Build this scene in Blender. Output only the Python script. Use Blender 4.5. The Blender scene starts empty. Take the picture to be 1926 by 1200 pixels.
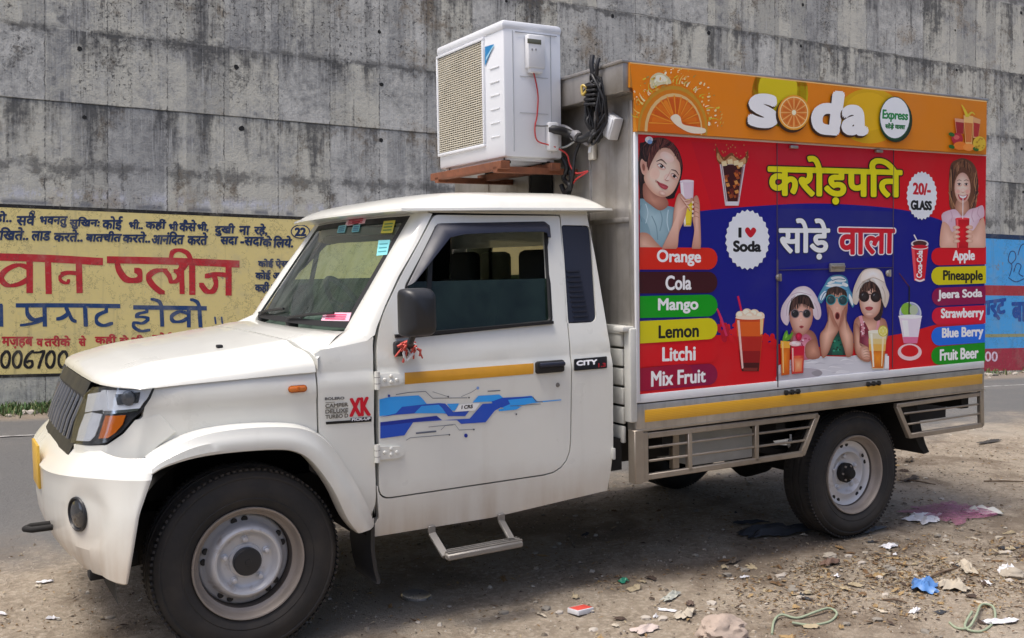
import bpy, bmesh, math, random
from mathutils import Vector, Matrix
from mathutils.noise import noise as pnoise
rnd = random.Random(7)
SC = bpy.context.scene
COL = SC.collection
R = math.radians

# ---------------------------------------------------------------- camera
# The truck stands nose down on the sloping shoulder; FIT is how the lens sees
# the truck's own frame (x to its tail, z up, y = 0 its centre line), CAMW how
# the level world sees the same lens.
FPX, CX0, CY0 = 1900.2, 963.0, 600.0
CPOS = Vector((-0.9688, -4.3702, 1.4197))
FIT = (-0.5249, -0.0554, -0.0151)
CAMW = (-0.5249, -0.0050, 0.0)
def axes(yaw, pitch, roll):
    f = Vector((-math.sin(yaw)*math.cos(pitch), math.cos(yaw)*math.cos(pitch), math.sin(pitch)))
    r = Vector((math.cos(yaw), math.sin(yaw), 0)); u = r.cross(f)
    return r*math.cos(roll)+u*math.sin(roll), u*math.cos(roll)-r*math.sin(roll), f
RT, UT, FT = axes(*FIT)
RW, UW, FW = axes(*CAMW)
def mat3(r, u, f):
    return Matrix(((r.x, u.x, -f.x), (r.y, u.y, -f.y), (r.z, u.z, -f.z)))
ROT = mat3(RW, UW, FW) @ mat3(RT, UT, FT).transposed()
M = Matrix.Translation(CPOS) @ ROT.to_4x4() @ Matrix.Translation(-CPOS)   # truck frame -> world

cam = bpy.data.cameras.new('camera'); cam_o = bpy.data.objects.new('camera', cam); COL.objects.link(cam_o)
cam.sensor_width = 36; cam.lens = FPX/1926*36; cam.clip_start = .05; cam.clip_end = 500
cam_o.matrix_world = Matrix.Translation(CPOS) @ mat3(RW, UW, FW).to_4x4()
SC.camera = cam_o

# ---------------------------------------------------------------- light
SUN_EL, SUN_AZ = 68, 262      # compass-like: direction the light comes from, clockwise from +y
world = bpy.data.worlds.new('World'); SC.world = world; world.use_nodes = True
wn = world.node_tree.nodes; bg = wn['Background']
sky = wn.new('ShaderNodeTexSky'); sky.sky_type = 'NISHITA'; sky.sun_disc = False
sky.sun_elevation = R(SUN_EL); sky.sun_rotation = R(SUN_AZ); sky.dust_density = 3.5; sky.air_density = .55; sky.ozone_density = .6
world.node_tree.links.new(sky.outputs[0], bg.inputs[0]); bg.inputs[1].default_value = .15
sl = bpy.data.lights.new('sun', 'SUN'); sl.energy = 1.8; sl.angle = R(24); sl.color = (1, .95, .87)
so = bpy.data.objects.new('sun', sl); COL.objects.link(so)
sd = Vector((math.sin(R(SUN_AZ))*math.cos(R(SUN_EL)), math.cos(R(SUN_AZ))*math.cos(R(SUN_EL)), math.sin(R(SUN_EL))))
so.rotation_euler = sd.to_track_quat('Z', 'Y').to_euler()
SC.view_settings.view_transform = 'Standard'; SC.view_settings.look = 'None'
SC.view_settings.exposure = 0.80; SC.view_settings.gamma = 1
SC.cycles.max_bounces = 8; SC.cycles.transparent_max_bounces = 16

# ---------------------------------------------------------------- sight lines
def ray_t(px, py): return FT + (px-CX0)/FPX*RT - (py-CY0)/FPX*UT
def ray_w(px, py): return FW + (px-CX0)/FPX*RW - (py-CY0)/FPX*UW
def at(px, py, y=None, x=None, z=None):           # point of the truck frame
    v = ray_t(px, py)
    t = (y-CPOS.y)/v.y if y is not None else (x-CPOS.x)/v.x if x is not None else (z-CPOS.z)/v.z
    return CPOS + v*t

# ---------------------------------------------------------------- materials
def lin(c):
    if isinstance(c, str):
        c = [int(c[i:i+2], 16)/255 for i in (1, 3, 5)]
        c = [x/12.92 if x <= .04045 else ((x+.055)/1.055)**2.4 for x in c]
    return (c[0], c[1], c[2], 1)
class NT:
    """small helper round a material's node tree"""
    def __init__(s, name):
        s.m = bpy.data.materials.new(name); s.m.use_nodes = True; s.t = s.m.node_tree; s.b = s.t.nodes['Principled BSDF']
    def n(s, kind, **kw):
        n = s.t.nodes.new('ShaderNode'+kind)
        for k, v in kw.items(): setattr(n, k, v)
        return n
    def put(s, sock, v):
        if isinstance(v, bpy.types.NodeSocket): s.t.links.new(v, sock)
        elif isinstance(v, str): sock.default_value = lin(v)
        elif hasattr(v, '__len__') and len(v) == 3 and sock.type == 'RGBA': sock.default_value = (*v, 1)
        else: sock.default_value = v
    def math(s, op, a, b=0.0, c=None, clamp=False):
        n = s.n('Math', operation=op, use_clamp=clamp); s.put(n.inputs[0], a); s.put(n.inputs[1], b)
        if c is not None: s.put(n.inputs[2], c)
        return n.outputs[0]
    def pos(s, which='Object'): return s.n('TexCoord').outputs[which]
    def scale(s, v, sc, loc=(0, 0, 0)):
        n = s.n('Mapping'); s.put(n.inputs[0], v); n.inputs['Scale'].default_value = sc; n.inputs['Location'].default_value = loc
        return n.outputs[0]
    def noise(s, v, sc, detail=4, rough=.55, dist=0, out=0):
        n = s.n('TexNoise'); s.put(n.inputs['Vector'], v); n.inputs['Scale'].default_value = sc
        n.inputs['Detail'].default_value = detail; n.inputs['Roughness'].default_value = rough; n.inputs['Distortion'].default_value = dist
        return n.outputs[out]
    def ramp(s, f, *stops):
        n = s.n('ValToRGB'); s.put(n.inputs[0], f); e = n.color_ramp.elements
        while len(e) < len(stops): e.new(.5)
        for k, (p, c) in enumerate(stops):
            e[k].position = p; e[k].color = lin(c) if isinstance(c, str) or hasattr(c, '__len__') else (c, c, c, 1)
        return n.outputs[0]
    def mix(s, f, a, b, mode='MIX'):
        n = s.n('Mix', data_type='RGBA', blend_type=mode); s.put(n.inputs[0], f); s.put(n.inputs[6], a); s.put(n.inputs[7], b)
        return n.outputs[2]
    def xyz(s, v):
        n = s.n('SeparateXYZ'); s.put(n.inputs[0], v); return n.outputs
    def bump(s, h, strength=.3, dist=.01):
        n = s.n('Bump'); n.inputs['Strength'].default_value = strength; n.inputs['Distance'].default_value = dist
        s.put(n.inputs['Height'], h); s.t.links.new(n.outputs[0], s.b.inputs['Normal'])
    def step(s, v, lo, hi): return s.math('MULTIPLY', s.math('SUBTRACT', v, lo), 1/(hi-lo), clamp=True)
    def set(s, **kw):
        for k, v in kw.items(): s.put(s.b.inputs[k.replace('_', ' ')], v)
        return s.m
def plain(name, col, rough=.5, metal=0, var=.12, scale=9, bump=0, **kw):
    m = NT(name); p = m.pos(); c = lin(col)
    f = m.noise(p, scale, 5, .6)
    m.set(Base_Color=m.mix(f, [min(1, x*(1-var)) for x in c[:3]], [min(1, x*(1+var)) for x in c[:3]]),
          Roughness=m.math('ADD', m.math('MULTIPLY', m.math('SUBTRACT', f, .5), .25), rough), Metallic=metal, **kw)
    if bump: m.bump(m.noise(p, scale*8, 3), bump, .004)
    return m.m

MAT = {}
def paint(name, col, dirt):
    m = NT(name); p = m.pos(); o = m.xyz(p); n = m.noise(p, 3, 6, .6); fine = m.noise(p, 60, 3)
    streak = m.noise(m.scale(p, (14, 14, 1.5)), 1, 4)
    low = m.math('MULTIPLY', m.math('SUBTRACT', 1, m.step(m.math('ADD', o[2], m.math('MULTIPLY', n, -.18)), .30, .50)), m.math('ADD', .25, streak), clamp=True)
    base = m.mix(m.math('MULTIPLY', m.step(n, .48, .78), .09*dirt), col, '#b9ac95'); base = m.mix(m.math('MULTIPLY', m.step(streak, .58, .75), .08*dirt), base, '#a39a88')
    base = m.mix(m.math('MULTIPLY', low, .75*dirt), base, '#9c8468')
    m.set(Base_Color=base, Roughness=m.math('ADD', .22, m.math('ADD', m.math('MULTIPLY', n, .14), m.math('MULTIPLY', low, .4*dirt))), Coat_Weight=.7, Coat_Roughness=.05)
    m.bump(fine, .015, .002)
    return m.m
MAT['white'] = paint('white_paint', (.72, .72, .665), 1)
MAT['deckwhite'] = plain('deck_paint', (.55, .55, .51), .45, 0, .2)
MAT['plastic'] = plain('dark_plastic', (.018, .019, .022), .42, bump=.1)
MAT['trim'] = plain('navy_trim', (.014, .017, .034), .48)
MAT['black'] = plain('black_paint', (.008, .008, .009), .6)
MAT['under'] = plain('underbody', (.012, .011, .010), .85)
MAT['seatcloth'] = plain('seat_cloth', (.032, .030, .028), .9)
MAT['dash'] = plain('dash_plastic', (.13, .15, .14), .6)
MAT['stepsteel'] = plain('step_steel', (.24, .225, .205), .5, .4, .25, 12)
MAT['chrome'] = plain('chrome', (.75, .76, .78), .12, 1, .03)
MAT['orange'] = plain('orange_lens', (.55, .13, .01), .15, Coat_Weight=.6)
MAT['amber'] = plain('amber_lens', (.62, .16, .012), .12, Coat_Weight=.8)
MAT['red_cloth'] = plain('red_thread', (.55, .10, .08), .9)
MAT['whiteplastic'] = plain('white_plastic', (.72, .73, .74), .4, 0, .05)
MAT['acwhite'] = plain('ac_enamel', (.73, .75, .78), .38, 0, .05, 2.5)
MAT['cable'] = plain('cable_rubber', (.012, .012, .014), .5)
MAT['redwire'] = plain('red_wire', (.45, .03, .03), .45)
def rubber():
    m = NT('tyre_rubber'); p = m.pos(); n = m.noise(p, 5, 6, .6); f = m.noise(p, 45, 4)
    dust_or_sheen = m.math('MULTIPLY', m.step(n, .42, .75), .35)
    m.set(Base_Color=m.mix(dust_or_sheen, (.021, .020, .0195), (.105, .084, .064)), Roughness=.8)
    m.bump(f, .15, .004); return m.m
MAT['rubber'] = rubber()
def rimpaint():
    m = NT('rim_paint'); p = m.pos(); n = m.noise(p, 14, 6, .65); n2 = m.noise(p, 60, 4, .7)
    c = m.mix(m.step(n, .55, .72), (.60, .60, .61), (.36, .31, .26))
    m.set(Base_Color=c, Roughness=m.math('ADD', .38, m.math('MULTIPLY', n, .2)), Metallic=.3); m.bump(n2, .06, .003); return m.m
MAT['rim'] = rimpaint()
MAT['rimlip'] = plain('dusty_rim_lip', (.30, .26, .225), .55, .3, .25, 12)
def steel(name, col, dirt, rough):
    m = NT(name); p = m.pos(); o = m.xyz(p)
    n = m.noise(p, 2.6, 6, .6); br = m.noise(m.scale(p, (2, 40, 40)), 1, 3); st = m.noise(m.scale(p, (22, 22, 1.6)), 1, 5, .6)
    c = m.mix(m.math('MULTIPLY', m.step(n, .40, .72), dirt), col, (.20, .165, .125))
    c = m.mix(m.math('MULTIPLY', m.step(st, .52, .75), .45*dirt), c, (.10, .085, .07))
    m.set(Base_Color=c, Metallic=.72, Roughness=m.math('ADD', rough, m.math('MULTIPLY', n, .2))); m.bump(br, .05, .003); return m.m
MAT['steel'] = steel('dusty_steel', (.50, .475, .44), .8, .30)
MAT['frame'] = steel('painted_steel_rail', (.40, .35, .29), .7, .42)
def rust():
    m = NT('rusty_iron'); p = m.pos(); n = m.noise(p, 9, 6, .65); n2 = m.noise(p, 60, 4, .7)
    m.set(Base_Color=m.ramp(n, (.3, (.10, .035, .018)), (.55, (.20, .068, .03)), (.75, (.055, .028, .02))), Roughness=.85); m.bump(n2, .3, .004); return m.m
MAT['rust'] = rust()
def glass(name, tint, refl=1.0, rough=.02, dust_or_sheen=0, sheencol=(.4, .45, .42)):
    m = NT(name); tr = m.n('BsdfTransparent'); gl = m.n('BsdfGlossy'); mx = m.n('MixShader'); fr = m.n('Fresnel'); fr.inputs[0].default_value = 1.5
    tr.inputs[0].default_value = (*tint, 1); n = m.noise(m.pos(), 5, 6, .65)
    m.put(gl.inputs['Roughness'], m.math('ADD', rough, m.math('MULTIPLY', n, .03)))
    m.put(mx.inputs[0], m.math('MULTIPLY', fr.outputs[0], refl, clamp=True)); sh = tr.outputs[0]
    if dust_or_sheen:  # diffuse green film stands in for reflections on the cab glass
        df = m.n('BsdfDiffuse'); m.put(df.inputs[0], sheencol); md = m.n('MixShader'); m.put(md.inputs[0], m.math('MULTIPLY', m.step(n, .25, .75), dust_or_sheen)); m.t.links.new(sh, md.inputs[1]); m.t.links.new(df.outputs[0], md.inputs[2]); sh = md.outputs[0]
    m.t.links.new(sh, mx.inputs[1]); m.t.links.new(gl.outputs[0], mx.inputs[2]); m.t.links.new(mx.outputs[0], m.t.nodes['Material Output'].inputs[0])
    return m.m
MAT['windscreen'] = glass('windscreen_glass', (.66, .86, .76), 1.5, .02, .15, (.26, .38, .31))
MAT['sideglass'] = glass('side_glass', (.30, .40, .36), .55, .02, .55, (.035, .065, .052))
MAT['lampglass'] = glass('lamp_glass', (.95, .96, .97), .30)
def printed(name, rough, coat):
    m = NT(name); a = m.n('VertexColor', layer_name='print')
    f = m.noise(m.pos(), 2.2, 6, .6)
    m.set(Base_Color=m.mix(m.math('MULTIPLY', m.step(f, .5, .85), .10), a.outputs[0], (.3, .27, .23)), Roughness=m.math('ADD', rough, m.math('MULTIPLY', f, .12)), Coat_Weight=coat, Coat_Roughness=.15, Specular_IOR_Level=.35)
    return m.m
MAT['print'] = printed('printed_vinyl', .42, .0)

# ---------------------------------------------------------------- objects
ORG = {}
def tag(o, label=None, cat=None, group=None, kind=None):
    for k, v in (('label', label), ('category', cat), ('group', group), ('kind', kind)):
        if v: o[k] = v
    return o
def thing(name, label, cat, org=(0, 0, 0), frame='T', group=None):
    o = bpy.data.objects.new(name, None); COL.objects.link(o); o.empty_display_size = .1
    org = Vector(org)
    o.matrix_world = (M if frame == 'T' else Matrix.Identity(4)) @ Matrix.Translation(org)
    ORG[o.name] = org
    return tag(o, label, cat, group)
class MB:
    """one mesh being built"""
    def __init__(s): s.bm = bmesh.new(); s.mats = []; s.cl = None
    def mi(s, m):
        m = MAT[m] if isinstance(m, str) else m
        if m not in s.mats: s.mats.append(m)
        return s.mats.index(m)
    def face(s, pts, m):
        f = s.bm.faces.new([s.bm.verts.new(p) for p in pts]); f.material_index = s.mi(m); return f
    def box(s, c, size, m, bevel=0, rot=None, seg=2):
        c = Vector(c); k = s.mi(m)
        ret = bmesh.ops.create_cube(s.bm, size=1); vs = ret['verts']
        for v in vs:
            v.co = Vector((v.co.x*size[0], v.co.y*size[1], v.co.z*size[2]))
        fs = {f for v in vs for f in v.link_faces}
        if bevel:
            r = bmesh.ops.bevel(s.bm, geom=list({e for f in fs for e in f.edges}), offset=bevel, segments=seg, profile=.5, affect='EDGES')
            fs = set(r['faces']); vs = list({v for f in fs for v in f.verts}); fs = {f for v in vs for f in v.link_faces}
        for v in vs:
            v.co = (rot @ v.co if rot is not None else v.co) + c
        for f in fs: f.material_index = k
        return s
    def span(s, a, b, m, bevel=0):
        a, b = Vector(a), Vector(b)
        return s.box((a+b)/2, [abs(x) for x in (b-a)], m, bevel)
    def beam(s, a, b, w, h, m, up=Vector((0, 1, 0)), bevel=0):
        a, b = Vector(a), Vector(b); d = (b-a); L = d.length; d.normalize(); v = up - d*up.dot(d); v.normalize(); u = v.cross(d)
        rot = Matrix((d, u, v)).transposed()
        return s.box((a+b)/2, (L, w, h), m, bevel, rot, 1)
    def loft(s, rows, m, closed=False, cap=False):
        k = s.mi(m); V = [[s.bm.verts.new(p) for p in r] for r in rows]; n = len(rows[0])
        for i in range(len(V)-1):
            for j in range(n if closed else n-1):
                q = [V[i][j], V[i][(j+1) % n], V[i+1][(j+1) % n], V[i+1][j]]
                try: f = s.bm.faces.new(q); f.material_index = k
                except ValueError: pass
        if cap:
            for r in (V[0][::-1], V[-1]): f = s.bm.faces.new(r); f.material_index = k
        return V
    def tube(s, pts, r, m, seg=8, cap=True):
        pts = [Vector(p) for p in pts]; rows = []; pu = None
        for i, p in enumerate(pts):
            d = (pts[min(i+1, len(pts)-1)]-pts[max(i-1, 0)]).normalized()
            if pu is None: pu = d.orthogonal().normalized()
            pu = (pu-d*pu.dot(d)).normalized(); v = d.cross(pu)
            rr = r[i] if hasattr(r, '__len__') else r
            rows.append([p+(pu*math.cos(a)+v*math.sin(a))*rr for a in [2*math.pi*j/seg for j in range(seg)]])
        s.loft(rows, m, True, cap); return s
    def lathe(s, prof, org, ax, m, seg=48):
        """prof: (radius, distance along ax)"""
        org = Vector(org); ax = Vector(ax).normalized(); u = ax.orthogonal().normalized(); v = ax.cross(u)
        rows = [[org+ax*h+(u*math.cos(a)+v*math.sin(a))*max(r, 1e-5) for a in [2*math.pi*j/seg for j in range(seg)]] for r, h in prof]
        s.loft(rows, m, True); return s
    def build(s, name, parent=None, smooth=35, org=None):
        bmesh.ops.remove_doubles(s.bm, verts=s.bm.verts, dist=1e-6) if not s.cl else None
        bmesh.ops.recalc_face_normals(s.bm, faces=s.bm.faces) if not s.cl else None
        o0 = Vector((0, 0, 0)) if org is None else Vector(org)
        root = parent
        while root is not None and root.parent is not None: root = root.parent
        if root is not None: o0 = ORG[root.name]
        me = bpy.data.meshes.new(name)
        for v in s.bm.verts: v.co -= o0
        s.bm.to_mesh(me); s.bm.free()
        for m in s.mats: me.materials.append(m)
        if smooth:
            me.shade_smooth(); me.set_sharp_from_angle(angle=R(smooth))
        o = bpy.data.objects.new(name, me); COL.objects.link(o)
        if parent is not None: o.parent = parent
        else: o.location = o0
        return o
def cr(pts, n=6, closed=True):
    """Catmull-Rom through points; a point given with a third value 0 stays a corner"""
    P = [tuple(p) for p in pts]; N = len(P); out = []
    corner = [len(p) > 2 and p[2] == 0 for p in P]; P = [Vector((p[0], p[1])) for p in P]
    for i in range(N if closed else N-1):
        p1, p2 = P[i], P[(i+1) % N]
        p0 = P[i-1] if (closed or i > 0) else p1; p3 = P[(i+2) % N] if (closed or i+2 < N) else p2
        if corner[i]: p0 = p1
        if corner[(i+1) % N]: p3 = p2
        for k in range(n):
            t = k/n
            out.append(.5*((2*p1)+(p2-p0)*t+(2*p0-5*p1+4*p2-p3)*t*t+(3*p1-p0-3*p2+p3)*t**3))
    if not closed: out.append(P[-1])
    return out
def round_poly(pts, r, n=5):
    """polygon with its corners rounded; r one value or one per corner"""
    out = []; N = len(pts)
    for i in range(N):
        p = Vector(pts[i][:2]); a = Vector(pts[i-1][:2])-p; b = Vector(pts[(i+1) % N][:2])-p
        rr = r[i] if hasattr(r, '__len__') else r; rr = min(rr, a.length*.48, b.length*.48)
        if rr < 1e-6: out.append(p); continue
        pa, pb = p+a.normalized()*rr, p+b.normalized()*rr
        for k in range(n+1):
            t = k/n; out.append(pa*(1-t)**2+p*2*t*(1-t)+pb*t*t)
    return out
def sstep(x, a, b):
    t = min(1, max(0, (x-a)/(b-a))); return t*t*(3-2*t)
def lerp(a, b, t): return a+(b-a)*t
def interp(x, tab):
    if x <= tab[0][0]: return tab[0][1]
    for (a, va), (b, vb) in zip(tab, tab[1:]):
        if x <= b: return va+(vb-va)*(x-a)/(b-a)
    return tab[-1][1]

# ---------------------------------------------------------------- ground and wall lines (world)
def gplane(x, y):
    """plane the truck stands on, in the world: z at (x, y)"""
    n = ROT @ Vector((.0121, 0, 1)); p = M @ Vector((0, -.78, .0055))
    return p.z-(n.x*(x-p.x)+n.y*(y-p.y))/n.z
vw = ray_w(0, 772)
t = .1
while (CPOS+vw*t).z > gplane((CPOS+vw*t).x, (CPOS+vw*t).y): t += .005
WALL_O = CPOS+vw*t                                  # a point of the wall's foot
hd = math.pi/2-FIT[0]*0 + 0; _a = math.atan((4800-CX0)/FPX)-FIT[0]
WALL_D = Vector((math.sin(_a), math.cos(_a), 0))    # along the wall
WALL_N = Vector((-WALL_D.y, WALL_D.x, 0)); WALL_N = -WALL_N if WALL_N.y > 0 else WALL_N    # towards the camera
ZB = WALL_O.z
def wall_uv(px, py):
    """distance along the wall and height above its foot of a sight line"""
    v = ray_w(px, py); t = (WALL_O-CPOS).dot(WALL_N)/v.dot(WALL_N); p = CPOS+v*t
    return (p-WALL_O).dot(WALL_D), p.z-ZB
def wall_p(u, h, off=0): return WALL_O+WALL_D*u+Vector((0, 0, h))+WALL_N*off
def gz(x, y):
    """height of the ground"""
    dw = (Vector((x, y, 0))-Vector((WALL_O.x, WALL_O.y, 0))).dot(WALL_N)     # metres in front of the wall
    w = sstep(dw, 1.5, 5.2)
    return lerp(ZB, gplane(x, y), w)
def ground_hit(px, py):
    v = ray_w(px, py); t = .5
    for _ in range(4000):
        p = CPOS+v*t
        if p.z <= gz(p.x, p.y): return p
        t += .01
    return p

# ================================================================ the truck
TRUCK = thing('pickup_truck', 'white pickup truck with a colourful soda stall box on its back', 'truck', (0, 0, 0))
PLAN = [(-.497, 0), (-.495, .2), (-.487, .38), (-.465, .52), (-.42, .63), (-.335, .705), (-.2, .752), (0, .778), (.30, .80), (1.7, .80)]
def plan_x(y):                       # front outline of the body in plan
    return interp(abs(y), [(b, a) for a, b in PLAN[:-1]])
def ys(x, z):
    """half width of the body side at (x, z)"""
    w = interp(x, PLAN[3:]) if x < .3 else .80
    w -= .010*(1-sstep(z, .38, .62))+.012*sstep(z, .975, 1.03)
    if x < .264 and z > .5: w += .006*sstep(z, .925, .94)*sstep(x, -.40, -.2)-.006*sstep(x, -.40, -.2)
    if z > 1.05: w -= (z-1.05)*.19+.05*max(0, z-1.45)
    return w
def sp(px, py, s=0):
    """sight line -> (x, z) on the near body side"""
    p = at(px, py, y=-.8)
    for _ in range(6): p = at(px, py, y=-ys(p.x, p.z)-s)
    return (p.x, p.z)
def panel(pts, holes=(), off=0.0, depth=.02, side=-1, m='white', surf=ys, step=.06, mb=None):
    """sheet metal with an outline in (x, z) bent onto the body side"""
    bm = bmesh.new(); es = []
    for loop in [pts]+list(holes):
        vs = [bm.verts.new((p[0], 0, p[1])) for p in loop]
        es += [bm.edges.new((vs[i], vs[(i+1) % len(vs)])) for i in range(len(vs))]
    bmesh.ops.triangle_fill(bm, edges=es, use_beauty=True, use_dissolve=False)
    xs = [p[0] for p in pts]; zs = [p[1] for p in pts]
    for lo, hi, no in ((min(xs), max(xs), (1, 0, 0)), (min(zs), max(zs), (0, 0, 1))):
        k = math.ceil(lo/step)*step
        while k < hi:
            bmesh.ops.bisect_plane(bm, geom=bm.verts[:]+bm.edges[:]+bm.faces[:], plane_co=(k*no[0], 0, k*no[2]), plane_no=no, dist=1e-5); k += step
    for k in (.925, .94, .975, 1.03, 1.0):
        if min(zs) < k < max(zs): bmesh.ops.bisect_plane(bm, geom=bm.verts[:]+bm.edges[:]+bm.faces[:], plane_co=(0, 0, k), plane_no=(0, 0, 1), dist=1e-5)
    inner = []
    mb = mb or MB(); k = mb.mi(m)
    V = {v: mb.bm.verts.new((v.co.x, side*(surf(v.co.x, v.co.z)+off), v.co.z)) for v in bm.verts}
    U = {v: mb.bm.verts.new((v.co.x, side*(surf(v.co.x, v.co.z)+off-depth), v.co.z)) for v in bm.verts}
    for f in bm.faces:
        for W, q in ((V, list(f.verts)), (U, list(f.verts)[::-1])):
            mb.bm.faces.new([W[v] for v in q]).material_index = k
    for e in bm.edges:
        if len(e.link_faces) == 1:
            a, b = e.verts; mb.bm.faces.new([V[a], V[b], U[b], U[a]]).material_index = k
    bm.free(); return mb
def P(*q): return [sp(*a) for a in q]

# outlines traced on the near side, used for both sides
DOOR = round_poly(P((713, 938), (1071, 885), (1074, 700), (1066, 600), (1052, 406), (817, 404), (756, 515), (716, 600), (708, 660)), [.05, .13, 0, 0, .012, .02, .1, .08, .05])
WIN = round_poly(P((823, 424), (1027, 420), (1037, 606), (768, 634), (763, 540)), [.02, .015, .02, .02, .02])
QWIN = round_poly(P((1057, 425), (1108, 426), (1121, 604), (1066, 607)), [.012, .02, .03, .01])
def shift(poly, d):
    """outline grown by d"""
    c = sum((Vector(p) for p in poly), Vector((0, 0)))/len(poly); out = []
    for i, p in enumerate(poly):
        t = (Vector(poly[(i+1) % len(poly)])-Vector(poly[i-1])).normalized(); n = Vector((t.y, -t.x))
        if n.dot(Vector(p)-c) < 0: n = -n
        out.append(Vector(p)+n*d)
    return out
def clip2(poly, z):
    out = []
    for i in range(len(poly)):
        a, b = poly[i-1], poly[i]
        if (a[1] <= z) != (b[1] <= z): t = (z-a[1])/(b[1]-a[1]); out.append(Vector((lerp(a[0], b[0], t), z)))
        if b[1] <= z: out.append(Vector((b[0], b[1])))
    return out
ARCH_IN = [(283, 895), (312, 879), (370, 862), (440, 852), (520, 847), (558, 852), (588, 872), (625, 922), (652, 978), (672, 1003)]
ARCH_OUT = [(272, 858), (300, 838), (360, 811), (430, 798), (505, 794), (565, 799), (608, 822), (640, 862), (680, 930), (703, 984)]
arch_in = [(at(*q, y=-.85).x, at(*q, y=-.85).z) for q in ARCH_IN]
arch_out = [sp(*q) for q in ARCH_OUT]
HOODLINE = [(-.33, 1.003), (-.2, 1.012), (-.05, 1.018), (.1, 1.024), (.262, 1.029)]
for side in (-1, 1):
    near = side < 0
    # wing in front of the gap at x = .262
    wing = list(HOODLINE)+[(.262, sp(603, 822)[1])]+[p for p in arch_out[::-1] if p[0] < .25][0:]
    wing = [p for p in wing]
    front_low = [(-.375, .735), (-.36, .80), (-.335, .88), (-.30, .96)]
    mb = panel(HOODLINE+[(.262, .80)]+[tuple(p) for p in arch_out[::-1] if p[0] < .25]+[(-.40, .742), (-.41, .80), (-.375, .86), (-.335, .905), (-.318, .99)], side=side, depth=.03)
    o = mb.build('wing', TRUCK, 30)
    # cowl side between wing and door
    cowl = [(.268, .80), (.268, 1.029), (.258, 1.09)]+P((640, 640), (662, 606))+[p for p in P((703, 622))]
    dl = [p for p in P((701, 652), (702, 700), (703, 800), (707, 935))]
    ao = [tuple(p) for p in arch_out if p[0] > .25][::-1]
    mb = panel(dl+[(.46, .40), (.45, .42)]+ao+[(.268, .80), (.268, 1.029), (.266, 1.095)]+P((604, 658), (650, 650), (690, 641), (702, 634)), side=side, depth=.03)
    mb.build('cowl_side', TRUCK, 30)
    # sill and rear quarter
    q = P((1055, 404), (1068, 600), (1079, 700), (1076, 885))
    rq = P((1058, 404), (1071, 600), (1079, 700), (1077, 890), (1062, 915), (1030, 925), (713, 976-30), (708, 942))
    rq = [sp(1058, 404), sp(1070, 600), sp(1079, 700), sp(1077, 886)]
    low = [sp(1071, 908), sp(1050, 922)]+[sp(1000, 933), sp(900, 949), sp(800, 960), sp(740, 966), sp(722, 962), sp(713, 946)]
    low = [(p[0], p[1]) for p in low]
    dd = shift(DOOR, .006)
    # follow the grown door outline from its lower front corner round to its top rear corner
    i0 = min(range(len(dd)), key=lambda i: (Vector(dd[i])-Vector(sp(713, 905))).length)
    i1 = min(range(len(dd)), key=lambda i: (Vector(dd[i])-Vector(sp(1052, 406))).length)
    path = []; i = i0
    stepi = 1 if Vector(dd[(i0+1) % len(dd)]).y < Vector(dd[i0]).y else -1
    while True:
        path.append(tuple(dd[i]))
        if i == i1: break
        i = (i+stepi) % len(dd)
    rear = [(1.563, 1.632), (1.583, 1.30), (1.597, 1.05), (1.602, .95), (1.60, .60), (1.588, .50), (1.572, .42)]
    qh = shift(QWIN, .004)
    mb = panel(path+[(path[-1][0], 1.632)]+rear+[(1.0, .381), (.47, .379), (.462, .40), (.50, .45), (path[0][0]-.004, path[0][1])], holes=[qh], side=side, depth=.03)
    mb.build('quarter_panel', TRUCK, 30)
    mb = panel(QWIN, side=side, off=-.006, depth=.01, m='trim')
    for k in range(11):
        z = 1.165+k*.0215
        mb.beam((interp(z, [(1.16, 1.415), (1.6, 1.40)])+.012, side*(ys(1.45, z)-.003), z), (1.505-(z-1.16)*.09, side*(ys(1.45, z)-.003), z), .006, .008, 'trim')
    mb.build('louvre_panel', TRUCK, 30)
    # door
    mb = panel(DOOR, holes=[WIN], side=side, depth=.035)
    door = mb.build('door', TRUCK, 30)
    gw = shift(WIN, .008); zcut = sp(900, 527)[1]
    gl_ = clip2(gw, zcut)
    g = panel(gl_, side=side, off=-.016, depth=.004, m='sideglass'); g.build('window_pane', door, 30)
    mb = MB()                               # rubber round the glass, belt strip, slider posts
    loop = [Vector((p[0], side*(ys(p[0], p[1])-.006), p[1])) for p in WIN]
    mb.tube(loop+[loop[0]], .010, 'black', 6)
    a, b = sp(742, 632), sp(1038, 606)
    mb.beam((a[0], side*(ys(*a)+.002), a[1]), (b[0], side*(ys(*b)+.002), b[1]), .012, .026, 'black')
    a, b = sp(815, 440), sp(806, 622)
    mb.beam((a[0], side*(ys(*a)-.022), a[1]), (b[0], side*(ys(*b)-.022), b[1]), .02, .018, 'black')
    mb.build('window_seal', door, 30)
    # rain visor: a strip that follows the front slope and the top of the window
    o_ = [(765, 538), (822, 421), (868, 419), (950, 419), (1025, 418), (1033, 424), (1034, 447)]
    i_ = [(777, 527), (840, 447), (868, 441), (950, 437), (1012, 436), (1021, 438), (1024, 447)]
    mb = MB(); rows = []
    for q0, q1 in zip(o_, i_):
        a, b = sp(*q0), sp(*q1)
        A = Vector((a[0], side*(ys(*a)+.004), a[1])); B = Vector((b[0], side*(ys(*b)+.034), b[1]))
        rows.append([A, A.lerp(B, .35)+Vector((0, side*.011, 0)), A.lerp(B, .75)+Vector((0, side*.008, 0)), B, B-Vector((0, side*.006, 0)), A.lerp(B, .4)-Vector((0, side*.002, 0))])
    mb.loft(rows, 'trim', True, True); mb.build('rain_visor', door, 50)
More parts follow.
